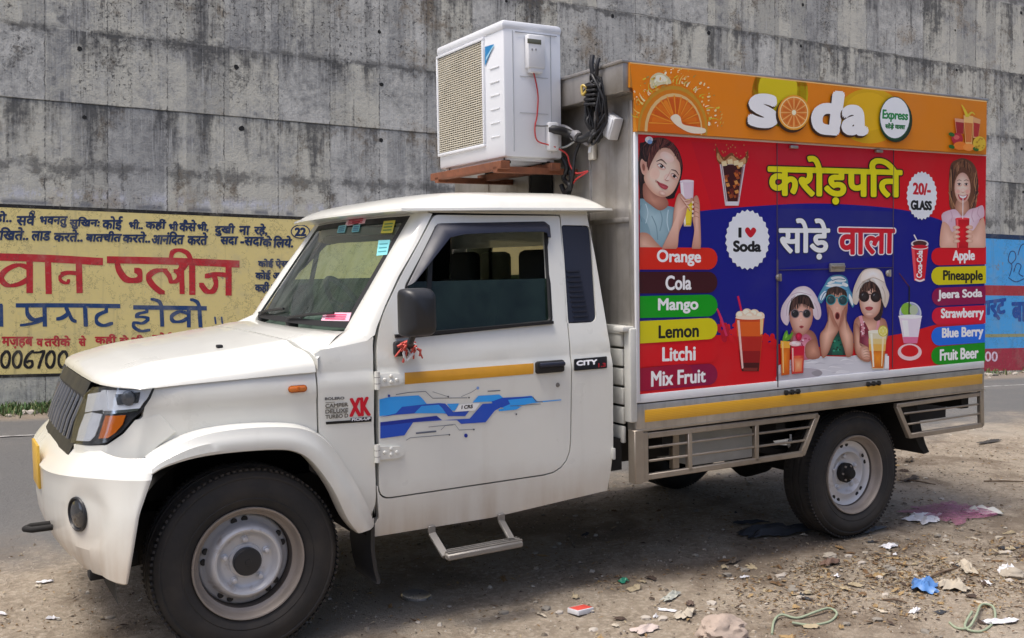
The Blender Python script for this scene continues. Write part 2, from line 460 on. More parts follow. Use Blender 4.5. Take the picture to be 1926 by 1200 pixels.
    # handle, lock, hinges
    mb = MB(); a, b = sp(1008, 692), sp(1057, 687)
    yy = lambda q, d: side*(ys(*q)+d)
    c = ((a[0]+b[0])/2, (a[1]+b[1])/2)
    mb.box((c[0], yy(c, .006), c[1]), (b[0]-a[0]+.012, .022, .052), 'black', .010)
    mb.box((c[0]+.004, yy(c, .020), c[1]+.010), (b[0]-a[0]-.004, .020, .020), 'trim', .008)
    mb.build('door_handle', door, 40)
    mb = MB(); q = sp(1049, 724); mb.lathe([(0, .006), (.007, .006), (.009, .002), (.010, 0)], (q[0], side*ys(*q), q[1]), (0, side, 0), 'stepsteel', 16); mb.build('keyhole', door, 40)
    for y0, xw in ((715, .105), (852, .105)):
        mb = MB(); q = sp(709, y0); q2 = sp(757, y0-3)
        mb.tube([(q[0]-.004, yy(q, .012), q[1]-.034), (q[0]-.004, yy(q, .012), q[1]+.034)], .011, 'white', 10)
        for zz in (-.012, .012): mb.tube([(q[0]-.004, yy(q, .012), q[1]+zz-.0008), (q[0]-.004, yy(q, .012), q[1]+zz+.0008)], .0113, 'black', 10)
        pts = [(q[0], q[1]-.026), (q[0], q[1]+.026), (q2[0]-.012, q2[1]+.022), (q2[0], q2[1]+.008), (q2[0], q2[1]-.012), (q2[0]-.02, q2[1]-.022)]
        panel(pts, side=side, off=.010, depth=.012, mb=mb, step=.5)
        for dx, dz in ((.028, .0), (.055, .012), (.055, -.010), (.078, -.004)):
            mb.lathe([(0, .006), (.006, .005), (.008, 0)], (q[0]+dx, yy(q, .0095), q[1]+dz), (0, side, 0), 'white', 12)
        mb.build('door_hinge', door, 35)
    # yellow reflective strip on the door
    mb = panel(P((761, 701), (1003, 683), (1003, 703), (761, 723)), side=side, off=.0012, depth=.001, m=plain('door_reflector', (.62, .30, .02), .35, 0, .15, 12), step=.3); mb.build('reflective_strip', door, 30)

    # wheel-arch flare
    N = len(ARCH_IN); rows = []
    ai = cr([(p[0], p[1]) for p in arch_in], 4, False); ao2 = cr([tuple(p) for p in arch_out], 4, False)
    for k, (i, o) in enumerate(zip(ai, ao2)):
        e = sstep(k, -4, 1)*sstep(len(ai)-1-k, -2, 4)
        yo = ys(o.x, o.y)+.001; w = lambda t: i.lerp(o, t); yl = .855
        rows.append([(o.x, side*yo, o.y), (w(.90).x, side*lerp(yo, yl, .55*e+.3), w(.90).y), (w(.62).x, side*(yl-.006), w(.62).y), (w(.52).x, side*yl, w(.52).y), (w(.16).x, side*(yl+.004), w(.16).y),
                     (w(.04).x, side*yl, w(.04).y), (i.x, side*(yl-.012), i.y), (w(.03).x, side*.76, w(.03).y), (w(.4).x, side*.74, w(.4).y)])
    mb = MB(); mb.loft(rows, 'white', False)
    for r in (rows[0], rows[-1]): mb.face(r, 'white')
    mb.build('wheel_arch_flare', TRUCK, 28)
    # liner of the wheel well
    mb = MB(); rows = []
    for k in range(25):
        a = math.pi*(-.06+1.06*k/24); r = .455
        rows.append([(-.02-math.cos(a)*r*1.0+.02, side*.775, .36+math.sin(a)*r*.98), (-.02-math.cos(a)*r+.02, side*.36, .36+math.sin(a)*r*.98)])
    mb.loft(rows, 'under'); mb.face([r[1] for r in rows], 'under'); mb.build('wheel_well', TRUCK, 40)
    # indicator on the wing
    mb = MB(); q = sp(559, 731); q2 = sp(541, 732); L = abs(q2[0]-q[0])
    mb.box((q[0], side*(ys(*q)+.004), q[1]), (L*2, .016, .026), 'amber', .011); mb.box((q[0], side*(ys(*q)+.011), q[1]), (.012, .006, .018), 'orange', .002); mb.build('indicator', TRUCK, 40)
    # A-pillar from door gap to windscreen
    D = [(703, 650), (711, 604), (751, 516), (810, 402), (816, 394)]; Wp = [(655, 612), (664, 598), (704, 515), (762, 402), (768, 394)]
    # mudflap
    mb = MB()
    prof = [(.455, .435), (.452, .34), (.462, .26), (.474, .215), (.470, .205)]
    mb.loft([[(x, side*.60, z), (x, side*.82, z+.0), (x+.012, side*.828, z), (x+.016, side*.82, z), (x+.016, side*.60, z)] for x, z in prof], 'plastic', True, True); mb.build('mudflap', TRUCK, 40)

# ---------------------------------------------------------------- windscreen frame, screen, pillars
WSB, WST = Vector((.455, -.615, 1.172)), Vector((.765, -.565, 1.618))     # near corners of the screen
def ws(u, t, d=0):
    """u -1..1 across, t 0..1 up the screen"""
    hw = lerp(-WSB.y, -WST.y, t); a = WSB.lerp(WST, t)
    bow = .055*(1-abs(u)**2.4)
    return Vector((a.x-bow-d, u*hw, a.z+d*.6-.0*bow))
mb = MB(); NU = 24
mb.loft([[ws(-1+2*j/NU, i/10) for j in range(NU+1)] for i in range(11)], 'windscreen'); screen = mb.build('windscreen', TRUCK, 60)
mb = MB()                                            # black ceramic border
def band(u0, u1, t0, t1, d=.003, n=16):
    return [[ws(lerp(u0, u1, j/n), lerp(t0, t1, i/6), d) for j in range(n+1)] for i in range(7)]
for q in ((-1, 1, 0, .05), (-1, 1, .945, 1), (-1, -.945, .05, .945), (.945, 1, .05, .945)): mb.loft(band(*q), 'black')
mb.build('screen_border', screen, 60)
DP = [(815, 402), (790, 452), (752, 518), (726, 575), (705, 630), (690, 641), (650, 650), (607, 661)]
HC = Vector((.276, -.780, 1.090))
for side in (-1, 1):
    mb = MB(); rows = []
    WP = [ws(-1, t, .004) for t in (1.02, .80, .50, .26, .06, -.03)]; WP += [WP[-1].lerp(HC, .45), WP[-1].lerp(HC, .90)]
    for k in range(29):
        t = k/4; i = min(6, int(t)); f = t-i
        w = WP[i].lerp(WP[i+1], f); a, b = sp(*DP[i]), sp(*DP[i+1]); x, z = lerp(a[0], b[0], f), lerp(a[1], b[1], f)
        d = Vector((x-.004*(t < 4), -ys(x, z), z)); L = (d-w).length
        out = Vector((-.55, -.75, .30)).normalized() if t < 5 else Vector((-.15, -.5, .85)).normalized()
        bul = L*.22
        row = [w+Vector((.02, 0, -.005)), w]+[w.lerp(d, q)+out*bul*math.sin(math.pi*q)**.8*(1 if q < .7 else 1) for q in (.15, .3, .45, .6, .75, .88)]+[d, d+Vector((0, .02, 0))]
        rows.append([Vector((p.x, p.y*(-side), p.z)) for p in row])
    mb.loft(rows, 'white'); mb.build('windscreen_pillar', TRUCK, 60)

# ---------------------------------------------------------------- roof
def roof_pt(a, k):
    """a 0..1 round half outline handled by caller"""
rx0, rx1 = .685, 1.655; rw = .705
def roof_out(u, v):
    """outline square -1..1 -> x, y of drip edge with a bowed front"""
    y = v*rw*(1-.06*sstep(-u, .2, 1)); x = lerp(rx0, rx1, (u+1)/2)
    if u < 0: x -= (-u)**3*.085*(1-abs(v)**2.2)
    return x, y
mb = MB(); n = 26; rows = []
for i in range(n+1):
    row = []
    for j in range(n+1):
        u, v = -1+2*i/n, -1+2*j/n
        u = math.copysign(1-(1-abs(u))**1.5, u); v = math.copysign(1-(1-abs(v))**1.5, v)
        x, y = roof_out(u, v)
        e = max(0, 1-abs(v)**7)**.6*max(0, (1-abs(u)**(9 if u > 0 else 3.2)))**.62
        row.append((x, y, 1.640+.086*e+.006*(u+1)))
    rows.append(row)
mb.loft(rows, 'white')
rim = [(roof_out(-1, v), 0) for v in [-1+2*j/24 for j in range(25)]]
loop = [roof_out(-1, -1+2*j/24) for j in range(24)]+[roof_out(-1+2*j/24, 1) for j in range(24)]+[roof_out(1, 1-2*j/24) for j in range(24)]+[roof_out(1-2*j/24, -1) for j in range(24)]
loop3 = [Vector((x, y, 1.640+.012*((x-rx0)/(rx1-rx0)))) for x, y in loop]
rows = []
for (dx, dz) in ((-.01, .004), (.016, .003), (.018, -.007), (-.012, -.012), (-.10, -.012)):
    r = []
    for i, p in enumerate(loop3):
        t = (loop3[(i+1) % len(loop3)]-loop3[i-1]); nrm = Vector((t.y, -t.x, 0)).normalized()
        if nrm.dot(p-Vector((1.2, 0, 1.64))) < 0: nrm = -nrm
        r.append(p+nrm*dx+Vector((0, 0, dz)))
    rows.append(r)
mb.loft(rows, 'white', True); mb.face(rows[-1], 'seatcloth')
mb.build('roof', TRUCK, 40)
mb = MB()       # header above the door, header above the screen, rear wall with its window
for s in (-1, 1):
    mb.loft([[(x, s*(ys(x, 1.612)-.0), 1.626 if x > .8 else 1.628), (x, s*(ys(x, 1.64)-.002), 1.643), (x, s*.55, 1.643)] for x in (.80, 1.1, 1.4, 1.565)], 'white')
mb.loft([[ws(-1+2*j/20, 1.0, .003)*1.0 for j in range(21)], [ws(-1+2*j/20, 1.06, .006) for j in range(21)]], 'white')
mb.build('roof_header', TRUCK, 40)
mb = MB()
for z0, z1 in ((.42, 1.14), (1.50, 1.635)): mb.loft([[(1.572 if z > 1.4 else 1.59, -ys(1.58, z)+.01, z), (1.572 if z > 1.4 else 1.59, ys(1.58, z)-.01, z)] for z in (z0, z1)], 'white')
for s in (-1, 1): mb.loft([[(1.58, s*.52, z), (1.58, s*(ys(1.58, z)-.01), z)] for z in (1.14, 1.5)], 'white')
mb.build('cab_bulkhead', TRUCK, 40)
mb = MB(); mb.loft([[(1.582, -.52, z), (1.582, .52, z)] for z in (1.14, 1.5)], 'sideglass'); mb.build('cab_window', TRUCK, 40)

# ---------------------------------------------------------------- bonnet
def hood_z(x, v):
    """height of the bonnet skin over its lower edge; v -1..1 across"""
    base = interp(x, HOODLINE)
    top = interp(x, [(-.50, .018), (-.29, .036), (0, .056), (.262, .080)])
    crown = .034*(1-v*v)
    bulge = .017*(sstep(abs(v), .80, .755))*sstep(x, -.46, -.25)
    return base+(top+crown)*max(0, 1-abs(v)**14)**.5+bulge
def hood_front(y): return interp(abs(y), [(0, -.468), (.2, -.467), (.4, -.460), (.52, -.445), (.62, -.41), (.70, -.345)])
mb = MB(); rows = []; nx, ny = 34, 44
for j in range(ny+1):
    v = -1+2*j/ny; v = math.copysign(1-(1-abs(v))**1.7, v)
    row = []
    for i in range(nx+1):
        t = i/nx; t = 1-(1-t)**1.9                       # denser at the front lip
        # x runs from the rear edge to the front outline of this y
        hw_r = .798
        xr = .262-.075*(1-abs(v)**2.5)
        yv = v*.715; xf = hood_front(v*.70)
        x = lerp(xr, xf, t)
        hw = interp(x, [(-.7, .70), (-.33, .722), (-.2, .752), (0, .775), (.262, .797)])
        y = v*hw
        z = hood_z(x, v)
        fall = max(0, 1-t**22)**.5
        b = interp(x, HOODLINE)+.008*(1-v*v)
        z = b+(z-b)*(.04+.96*fall) if t > .3 else z
        row.append((x, y, z))
    rows.append(row)
mb.loft(rows, 'white')
mb.loft([[(p[0], p[1], p[2]), (p[0], p[1], p[2]-.03)] for p in [r[0] for r in rows[2:-2]]], 'white') # rear lip down
bon = mb.build('bonnet', TRUCK, 50)
mb = MB(); q = at(412, 631, z=1.16); mb.box((q.x, q.y, hood_z(q.x, q.y/.76)+.006), (.022, .03, .012), 'black', .004); mb.build('washer_nozzle', bon, 40)
# cowl between bonnet and screen
mb = MB(); rows = []
for j in range(31):
    u = -1+2*j/30; w = ws(u, -.03, .004)
    xr = .262-.075*(1-abs(u)**2.5)+.008; hz = hood_z(.262, u*.96)-.006; y0 = u*.795
    a = Vector((xr, y0, hz)); rows.append([a-Vector((0, 0, .04)), a, a.lerp(w, .35)+Vector((0, 0, .008)), a.lerp(w, .75)+Vector((-.006, 0, .006)), w, w+Vector((.03, 0, -.02))])
mb.loft(rows, 'white'); mb.build('scuttle', TRUCK, 50)

# ---------------------------------------------------------------- front: grille, lamps, bumper
def fcurve(s):
    """front outline in plan by arc length from the middle (s > 0: near side)"""
    a = abs(s); L = 0; sg = -1 if s > 0 else 1
    for p, q in zip(PLAN, PLAN[1:]):
        d = math.dist(p, q)
        if L+d >= a: k = (a-L)/d; return Vector((lerp(p[0], q[0], k), sg*lerp(p[1], q[1], k)))
        L += d
FS = [fcurve(i*.005) for i in range(260)]
RAKE = .35
def fr(s, z, off=0):
    i = min(258, int(abs(s)/.005)); p = fcurve(s); a, b = FS[i], FS[i+1]; t = (b-a).normalized(); n = Vector((-t.y, t.x))
    if n.dot(Vector((a.x-.4, a.y))) < 0: n = -n
    if s < 0: n.y = -n.y
    k = sstep(abs(s), 1.05, .45)
    return Vector((p.x+n.x*off+(z-.9)*RAKE*k, p.y+n.y*off, z))
def fs(px, py, off=0):
    """sight line -> (s, z) on the front surface, nearest crossing first"""
    prev = None
    def miss(s):
        p = fr(s, .9, off); q = at(px, py, y=p.y); p = fr(s, q.z, off); q = at(px, py, y=p.y); return q.x-p.x, q.z
    for i in range(0, 340):
        s = 1.22-i*.005; e, z = miss(s)
        if prev is not None and prev[1]*e <= 0:
            lo, hi = prev[0], s
            for _ in range(12):
                mid = (lo+hi)/2
                if miss(mid)[0]*prev[1] <= 0: hi = mid
                else: lo = mid
            return (lo, miss(lo)[1])
        prev = (s, e)
    return (0, z)
def fpanel(pts, off, depth, m, side=-1, mb=None, step=.012):
    bm = bmesh.new(); vs = [bm.verts.new((p[0], 0, p[1])) for p in pts]
    es = [bm.edges.new((vs[i], vs[(i+1) % len(vs)])) for i in range(len(vs))]
    bmesh.ops.triangle_fill(bm, edges=es, use_beauty=True, use_dissolve=False)
    k = math.ceil(min(p[0] for p in pts)/step)*step
    while k < max(p[0] for p in pts):
        bmesh.ops.bisect_plane(bm, geom=bm.verts[:]+bm.edges[:]+bm.faces[:], plane_co=(k, 0, 0), plane_no=(1, 0, 0), dist=1e-5); k += step
    for i in range(12): bmesh.ops.bisect_plane(bm, geom=bm.verts[:]+bm.edges[:]+bm.faces[:], plane_co=(0, 0, .76+i*.025), plane_no=(0, 0, 1), dist=1e-5)
    mb = mb or MB(); kk = mb.mi(m)
    def mir(p): return Vector((p.x, p.y*(1 if side < 0 else -1), p.z))
    V = {v: mb.bm.verts.new(mir(fr(v.co.x, v.co.z, off))) for v in bm.verts}; U = {v: mb.bm.verts.new(mir(fr(v.co.x, v.co.z, off-depth))) for v in bm.verts}
    for f in bm.faces:
        mb.bm.faces.new([V[v] for v in f.verts]).material_index = kk; mb.bm.faces.new([U[v] for v in list(f.verts)[::-1]]).material_index = kk
    for e in bm.edges:
        if len(e.link_faces) == 1: mb.bm.faces.new([V[e.verts[0]], V[e.verts[1]], U[e.verts[1]], U[e.verts[0]]]).material_index = kk
    bm.free(); return mb
def F(*q): return [fs(*a) for a in q]
HL = F((184, 727), (240, 725), (292, 727), (284, 748), (268, 772), (250, 788), (228, 814), (200, 834), (172, 836), (143, 831), (148, 800), (158, 765), (168, 742))
MAT['lampsilver'] = plain('lamp_silver', (.72, .74, .78), .35, .25, .05)
MAT['lampdark'] = plain('lamp_housing', (.05, .052, .058), .3, .3)
for side in (-1, 1):
    mb = fpanel(HL, .004, .02, 'plastic', side)
    lamp = mb.build('headlight', TRUCK, 40)
    mb = MB()
    fpanel(F((197, 733), (287, 730), (278, 748), (264, 768), (203, 772), (199, 752)), .007, .004, 'lampsilver', side, mb)         # upper reflector
    fpanel(F((153, 806), (164, 778), (176, 775), (196, 779), (190, 800), (182, 820), (172, 829), (148, 828)), .0085, .004, 'lampsilver', side, mb)
    fpanel(F((170, 741), (194, 737), (199, 770), (164, 775)), .0085, .004, 'lampsilver', side, mb)
    mb.build('reflector', lamp, 30)
    mb = MB()
    fpanel(F((222, 741), (266, 737), (262, 757), (224, 761)), .0105, .003, 'lampdark', side, mb); fpanel(F((196, 734), (204, 733), (210, 776), (200, 777)), .012, .004, 'lampsilver', side, mb); fpanel(F((200, 772), (266, 767), (262, 772), (202, 779)), .0125, .004, 'chrome', side, mb)
    mb.build('lamp_trim', lamp, 30)
    q = fs(245, 748); c = fr(q[0], q[1], .004); c = Vector((c.x, c.y*(-side), c.z)); nn = (fr(q[0], q[1], .1)-fr(q[0], q[1], 0)).normalized(); nn.y *= -side
    mb = MB(); mb.box(c+nn*.006, (.10, .012, .034), 'lampdark', .008) if 0 else mb.lathe([(.027, .006), (.026, .011), (.018, .0135), (0, .0145)], c, nn, plain('lamp_lens', (.10, .11, .13), .08, .3, Coat_Weight=1), 24); mb.build('projector', lamp, 50)
    mb = fpanel(F((203, 781), (239, 780), (233, 798), (220, 813), (206, 823), (190, 824)), .010, .004, 'orange', side); mb.build('turn_signal', lamp, 30)
    mb = fpanel(HL, .020, .002, 'lampglass', side); mb.build('lamp_cover', lamp, 40)
    # white filler below the lamp
    mb = fpanel(F((139, 835), (172, 838), (201, 837), (232, 816), (254, 790), (300, 780), (330, 812), (300, 836), (268, 864), (200, 866), (139, 856)), 0, .02, 'white', side); mb.build('lamp_surround', TRUCK, 40)
# grille: dark surround with upright slats
g0 = F((144, 696), (184, 727), (176, 731), (164, 745), (143, 831), (135, 858), (127, 850))
mb = MB()
zt = lambda s: interp(abs(s), [(0, 1.075), (.3, 1.065), (.52, 1.03), (.62, 1.0)])
ge = fs(150, 800)[0]; GS = [-ge+i*ge/14 for i in range(29)]
edge = fs(143, 831)[0]
zb_ = .765
top = lambda s: interp(abs(s), [(0, 1.012), (.35, 1.008), (.55, 1.000), (.66, .985)])
mb.loft([[fr(s, top(s), .012) for s in GS], [fr(s, top(s)-.05, .018) for s in GS], [fr(s, top(s)-.07, .004) for s in GS], [fr(s, zb_+.05, -.004) for s in GS], [fr(s, zb_-.02, .006) for s in GS]], 'plastic')
gr = mb.build('radiator_grille', TRUCK, 40)
mb = MB()
slat = plain('slat_chrome', (.24, .245, .26), .3, .6)
for k in range(9):
    s = (-1+2*(k+.5)/9)*(ge-.03)
    mb.tube([fr(s, top(s)-.06, .004), fr(s, lerp(top(s)-.06, zb_, .5), .014), fr(s, zb_+.03, .012)], .0075, slat, 6)
mb.build('grille_bars', gr, 50)

FOGY, FOGZ = .66, .565
BPLAN = [(-.618, 0), (-.614, .2), (-.598, .40), (-.572, .55), (-.528, .67), (-.475, .755), (-.415, .82), (-.35, .862), (-.325, .865)]
bz = [(.795, .115), (.780, .085), (.735, .020), (.712, 0), (.695, .003), (.62, .004), (.50, .006), (.455, .010), (.40, .030), (.372, .048), (.366, .11)]
_bz = sorted(bz); bz = sorted(set([z for z, _ in bz]+[.47+.02*k for k in range(11)]), reverse=True); bz = [(z, interp(z, _bz)) for z in bz]
mb = MB(); rows = []
bs = cr(BPLAN, 9, False); full = [Vector((p.x, -p.y)) for p in bs[::-1]]+bs[1:]
for z, inn in bz:
    r = []
    for i, p in enumerate(full):
        t = (full[min(i+1, len(full)-1)]-full[max(i-1, 0)]).normalized(); n = Vector((-t.y, t.x))
        if n.dot(p-Vector((.3, 0))) < 0: n = -n
        ay = abs(p.y); k = sstep(ay, .45, .80)
        q = p-n*(inn*(1-.45*k) if z > .7 else inn*(1-.8*k))
        lim = interp(z, [(.36, -.430), (.60, -.385), (.72, -.340), (.8, -.315)])
        x = q.x if p.x < -.50 else -.50+(q.x-p.x)*(1-(p.x+.50)/.175)+(p.x+.50)/.175*(lim+.50)
        zz = z-(.045*sstep(ay, .80, .10) if .60 < z < .74 else 0)-(.02*sstep(ay, .5, .8) if z > .77 else 0)
        # shallow pocket round the fog lamp, raised middle
        d = math.hypot((ay-FOGY)/.15, (z-FOGZ)/.13)
        q2 = n*.009*sstep(d, 1.0, .55) if abs(z-.55) < .2 else n*0
        r.append((x-q2.x, q.y-q2.y, zz))
    rows.append(r)
mb.loft(rows, 'white')
bump = mb.build('bumper', TRUCK, 17)
def bfr(px, py):
    """nearest bumper vertex direction: point on the bumper face seen there"""
    best = None
    for i in range(len(full)):
        p = full[i]
        if p.y > .1: continue
        q = at(px, py, y=p.y) if p.x > -.6 else at(px, py, x=p.x)
        e = abs(q.x-p.x)+abs(q.y-p.y)
        if best is None or e < best[0]: best = (e, i, q.z)
    i = best[1]; t = (full[i+1]-full[i-1]).normalized(); n = Vector((-t.y, t.x)); n = -n if n.dot(full[i]-Vector((.3, 0))) < 0 else n
    return Vector((full[i].x, full[i].y, best[2])), Vector((n.x, n.y, 0))
c, n = bfr(140, 968)
for side in (-1, 1):
    cc = Vector((c.x, c.y*(-side), c.z)); nn = Vector((n.x, n.y*(-side), 0)); cc += nn*.002
    mb = MB(); mb.lathe([(.062, -.014), (.060, -.006), (.055, -.004), (.052, -.010), (.050, -.02)], cc, nn, 'plastic', 32)
    mb.lathe([(.052, -.012), (.044, -.006), (.028, -.002), (0, -.001)], cc, nn, plain('fog_lens', (.03, .032, .036), .1, .2, Coat_Weight=1), 32); mb.build('fog_lamp', bump, 40)
mb = MB(); q = at(78, 892, y=-.06)
mb.box((-.618, .02, .655), (.010, .21, .17), plain('plate_yellow', (.62, .38, .05), .4), .003); pl = mb.build('number_plate', bump, 40)
mb = MB(); mb.tube([(-.60, -.26, .47), (-.67, -.26, .47), (-.69, -.29, .47), (-.67, -.32, .47), (-.60, -.32, .47)], .012, 'under', 8); mb.build('tow_hook', bump, 50)
mb = MB()       # bracket under the bumper
q = at(150, 1083, y=-.70); mb.box((-.47, -.62, .36), (.10, .06, .04), 'under', .006); mb.box((-.42, -.3, .40), (.12, .7, .05), 'under', .006); mb.build('bumper_bracket', bump, 40)

# ---------------------------------------------------------------- dark insides and running gear
mb = MB()
mb.box((.02, 0, .70), (.9, .70, .56), 'under'); mb.box((-.30, 0, .72), (.22, .90, .34), 'under')
mb.box((1.0, 0, .455), (1.15, 1.50, .06), 'under'); mb.box((.45, 0, .75), (.06, 1.5, .6), 'under')
for s in (-1, 1):
    mb.box((2.2, s*.42, .52), (4.2, .07, .13), 'under'); mb.box((.55, s*.42, .45), (2.2, .07, .12), 'under')
mb.tube([(0, -.6, .33), (0, .6, .33)], .045, 'under', 10); mb.tube([(3.144, -.62, .301), (3.144, .62, .301)], .06, 'under', 12)
mb.lathe([(0, -.16), (.10, -.13), (.15, 0), (.10, .13), (0, .16)], (3.144, 0, .301), (0, 1, 0), 'under', 20)
for x in (1.9, 2.6, 3.5, 4.0): mb.box((x, 0, .62), (.06, 1.6, .09), 'under')
for s in (-1, 1):
    mb.tube([(2.5, s*.52, .50), (2.85, s*.52, .42), (3.144, s*.52, .38), (3.5, s*.52, .43), (3.85, s*.52, .53)], .03, 'under', 6)
mb.tube([(.9, .2, .42), (3.0, .05, .33)], .035, 'under', 8)
mb.build('chassis', TRUCK, 40)
mb = MB(); mb.span((1.75, .02, .34), (2.75, .36, .60), 'under', .03); mb.span((.55, .05, .32), (1.55, .36, .46), 'under', .03); mb.build('underbody_light_block', TRUCK, 40)  # invented boxes under the floor, added to block light from the far side
for s in (-1, 1):       # black sheets behind the gaps, in place of the shade there
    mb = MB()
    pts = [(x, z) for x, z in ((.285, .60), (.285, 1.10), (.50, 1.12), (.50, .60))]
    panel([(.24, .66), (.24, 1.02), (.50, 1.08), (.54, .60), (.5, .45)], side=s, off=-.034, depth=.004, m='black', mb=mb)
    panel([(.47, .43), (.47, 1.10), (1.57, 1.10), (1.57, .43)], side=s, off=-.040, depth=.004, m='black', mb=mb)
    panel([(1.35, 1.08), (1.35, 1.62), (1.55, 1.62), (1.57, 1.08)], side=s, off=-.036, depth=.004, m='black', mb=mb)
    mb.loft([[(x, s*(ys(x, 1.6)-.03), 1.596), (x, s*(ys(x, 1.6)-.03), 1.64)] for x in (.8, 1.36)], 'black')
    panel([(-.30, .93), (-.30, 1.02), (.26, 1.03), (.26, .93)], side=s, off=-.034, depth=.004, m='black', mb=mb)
    mb.build('gap_shade_sheet', TRUCK, 40)
mb = MB()       # cab insides
mb.box((.62, 0, 1.06), (.34, 1.40, .20), 'dash', .05); mb.box((.70, .35, 1.15), (.12, .34, .06), 'dash', .02); mb.box((1.0, 0, .52), (1.1, 1.45, .05), 'under')
dash = mb.build('dashboard', TRUCK, 40)
for y in (-.36, .36):
    mb = MB(); mb.box((1.18, y, .80), (.50, .50, .16), 'seatcloth', .05); mb.box((1.43, y, 1.06), (.12, .50, .56), 'seatcloth', .05, Matrix.Rotation(R(10), 3, 'Y')); mb.box((1.49, y, 1.40), (.08, .24, .16), 'seatcloth', .03); mb.build('seat', TRUCK, 50)
mb = MB(); c = Vector((.84, .36, 1.20)); ax = Vector((.85, 0, .52)).normalized(); u = Vector((0, 1, 0)); v = ax.cross(u)
ring = [c+(u*math.cos(a)+v*math.sin(a))*.185 for a in [2*math.pi*k/32 for k in range(33)]]
mb.tube(ring, .014, 'black', 8, False)
for a in (0.3, math.pi-.3, -math.pi/2): mb.tube([c, c+(u*math.cos(a)+v*math.sin(a))*.18], .012, 'black', 6)
mb.lathe([(.05, -.02), (.05, .015), (.03, .03), (0, .032)], c, ax, 'black', 16); mb.tube([c, c-ax*.25], .02, 'black', 8); mb.build('steering_wheel', TRUCK, 50)

# ---------------------------------------------------------------- wheels
MAT['rimdark'] = plain('rim_barrel', (.10, .085, .075), .6, .2, .25, 12)
def wheel(name, cx, cz, side, rear=False):
    c = Vector((cx, side*.78, cz)); ax = Vector((0, side, 0)); RO = .333 if rear else .345
    prof = [(.198, -.19), (.215, -.205), (.26, -.212), (.29, -.208), (RO-.018, -.19), (RO-.006, -.165)]
    prof += [(RO-.001, -.13), (RO, -.118), (RO-.012, -.114), (RO-.012, -.108), (RO, -.104), (RO+.001, -.078), (RO-.011, -.074), (RO-.011, -.068), (RO, -.064), (RO-.002, -.042)]
    prof += [(RO-.010, -.018), (RO-.018, -.004), (RO-.029, .006), (RO-.033, .0065), (RO-.037, .004), (.283, .013), (.265, .0155), (.245, .013), (.2395, .0105), (.236, .0125), (.226, .008), (.214, .001), (.206, -.004), (.199, -.012), (.196, -.03)]
    w = bpy.data.objects.new(name, None); COL.objects.link(w); w.parent = TRUCK
    mb = MB(); mb.lathe(prof, c, ax, 'rubber', 120)
    # shoulder blocks
    for k in range(96):
        a = 2*math.pi*k/96; u = Vector((math.cos(a), 0, math.sin(a)))
        t = Vector((-math.sin(a), 0, math.cos(a)))
        for hh, rr in ((-.022, RO-.006), (-.150, RO-.003)):
            mb.box(c+u*rr+ax*hh, (.011, .030, .008), 'rubber', 0, Matrix((t, -ax if side > 0 else ax, u)).transposed() @ Matrix.Rotation(.2, 3, 'Z'))
    mb.build('tyre', w, 35)
    mb = MB()
    lip = [(.203, -.012), (.205, .002), (.203, .006), (.198, .005), (.192, -.004), (.189, -.02), (.184, -.032), (.172, -.040)]
    mb.lathe(lip, c, ax, 'rimlip', 64)
    mb.lathe([(.172, -.040), (.170, -.055), (.169, -.18)], c, ax, 'rimdark', 64)
    mb.build('rim_lip', w, 35)
    mb = MB(); d = -.035 if rear else 0
    if rear:
        face = [(.168, -.05), (.158, -.056), (.146, -.060), (.132, -.058), (.120, -.052), (.112, -.050), (.106, -.056), (.100, -.070), (.088, -.078), (.062, -.080), (.058, -.076), (0, -.076)]
    else:
        face = [(.168, -.082), (.164, -.074), (.158, -.070), (.148, -.066), (.140, -.054), (.132, -.032), (.126, -.022), (.119, -.018), (.112, -.020), (.106, -.028), (.101, -.040), (.094, -.047), (.086, -.049), (.064, -.050), (.060, -.044), (.054, -.043), (0, -.043)]
    mb.lathe(face, c, ax, 'rim', 72); mb.build('rim', w, 35)
    hr = .148
    for k in range(5):          # paired vent holes
        for da in (-.13, .13):
            a = 2*math.pi*k/5+da+R(96); q = c+Vector((math.cos(a), 0, math.sin(a)))*hr+ax*(-.0575 if rear else -.0605)
            mb = MB(); mb.lathe([(0, .0), (.0105, .0), (.0125, -.004)], q, ax, 'black', 14); mb.build('vent_hole', w, 35)
    nr, nz = (.082, -.078) if not rear else (.084, -.079)
    if not rear: nr, nz = .080, -.047
    for k in range(5):
        a = 2*math.pi*k/5+R(20); q = c+Vector((math.cos(a), 0, math.sin(a)))*nr+ax*nz
        mb = MB(); mb.lathe([(.0135, -.002), (.0135, .002), (.0105, .004), (.0100, .016), (.007, .019), (0, .020)], q, ax, 'rim', 6 if 0 else 12); mb.build('wheel_nut', w, 30)
    mb = MB()
    if rear:
        mb.lathe([(.050, -.078), (.052, -.050), (.047, -.046), (.030, -.046), (.027, -.020), (.022, -.014), (0, -.013)], c, ax, 'under', 28)
        for k in range(6):
            a = 2*math.pi*k/6; q = c+Vector((math.cos(a), 0, math.sin(a)))*.039+ax*-.046; mb.lathe([(.006, 0), (.006, .006), (0, .0065)], q, ax, 'rimlip', 6)
    else:
        mb.lathe([(.050, -.045), (.0515, -.022), (.047, -.016), (.032, -.014), (.012, -.0135), (.011, -.011), (0, -.011)], c, ax, 'plastic', 36)
    mb.build('hub_cap', w, 40)
    mb = MB(); mb.lathe([(0, -.12), (.15, -.12), (.15, -.14)], c, ax, 'under', 32); mb.build('brake_drum', w, 40)
for s in (-1, 1):
    wheel('wheel', 0, .3515, s); wheel('wheel', 3.144, .3014, s, True)

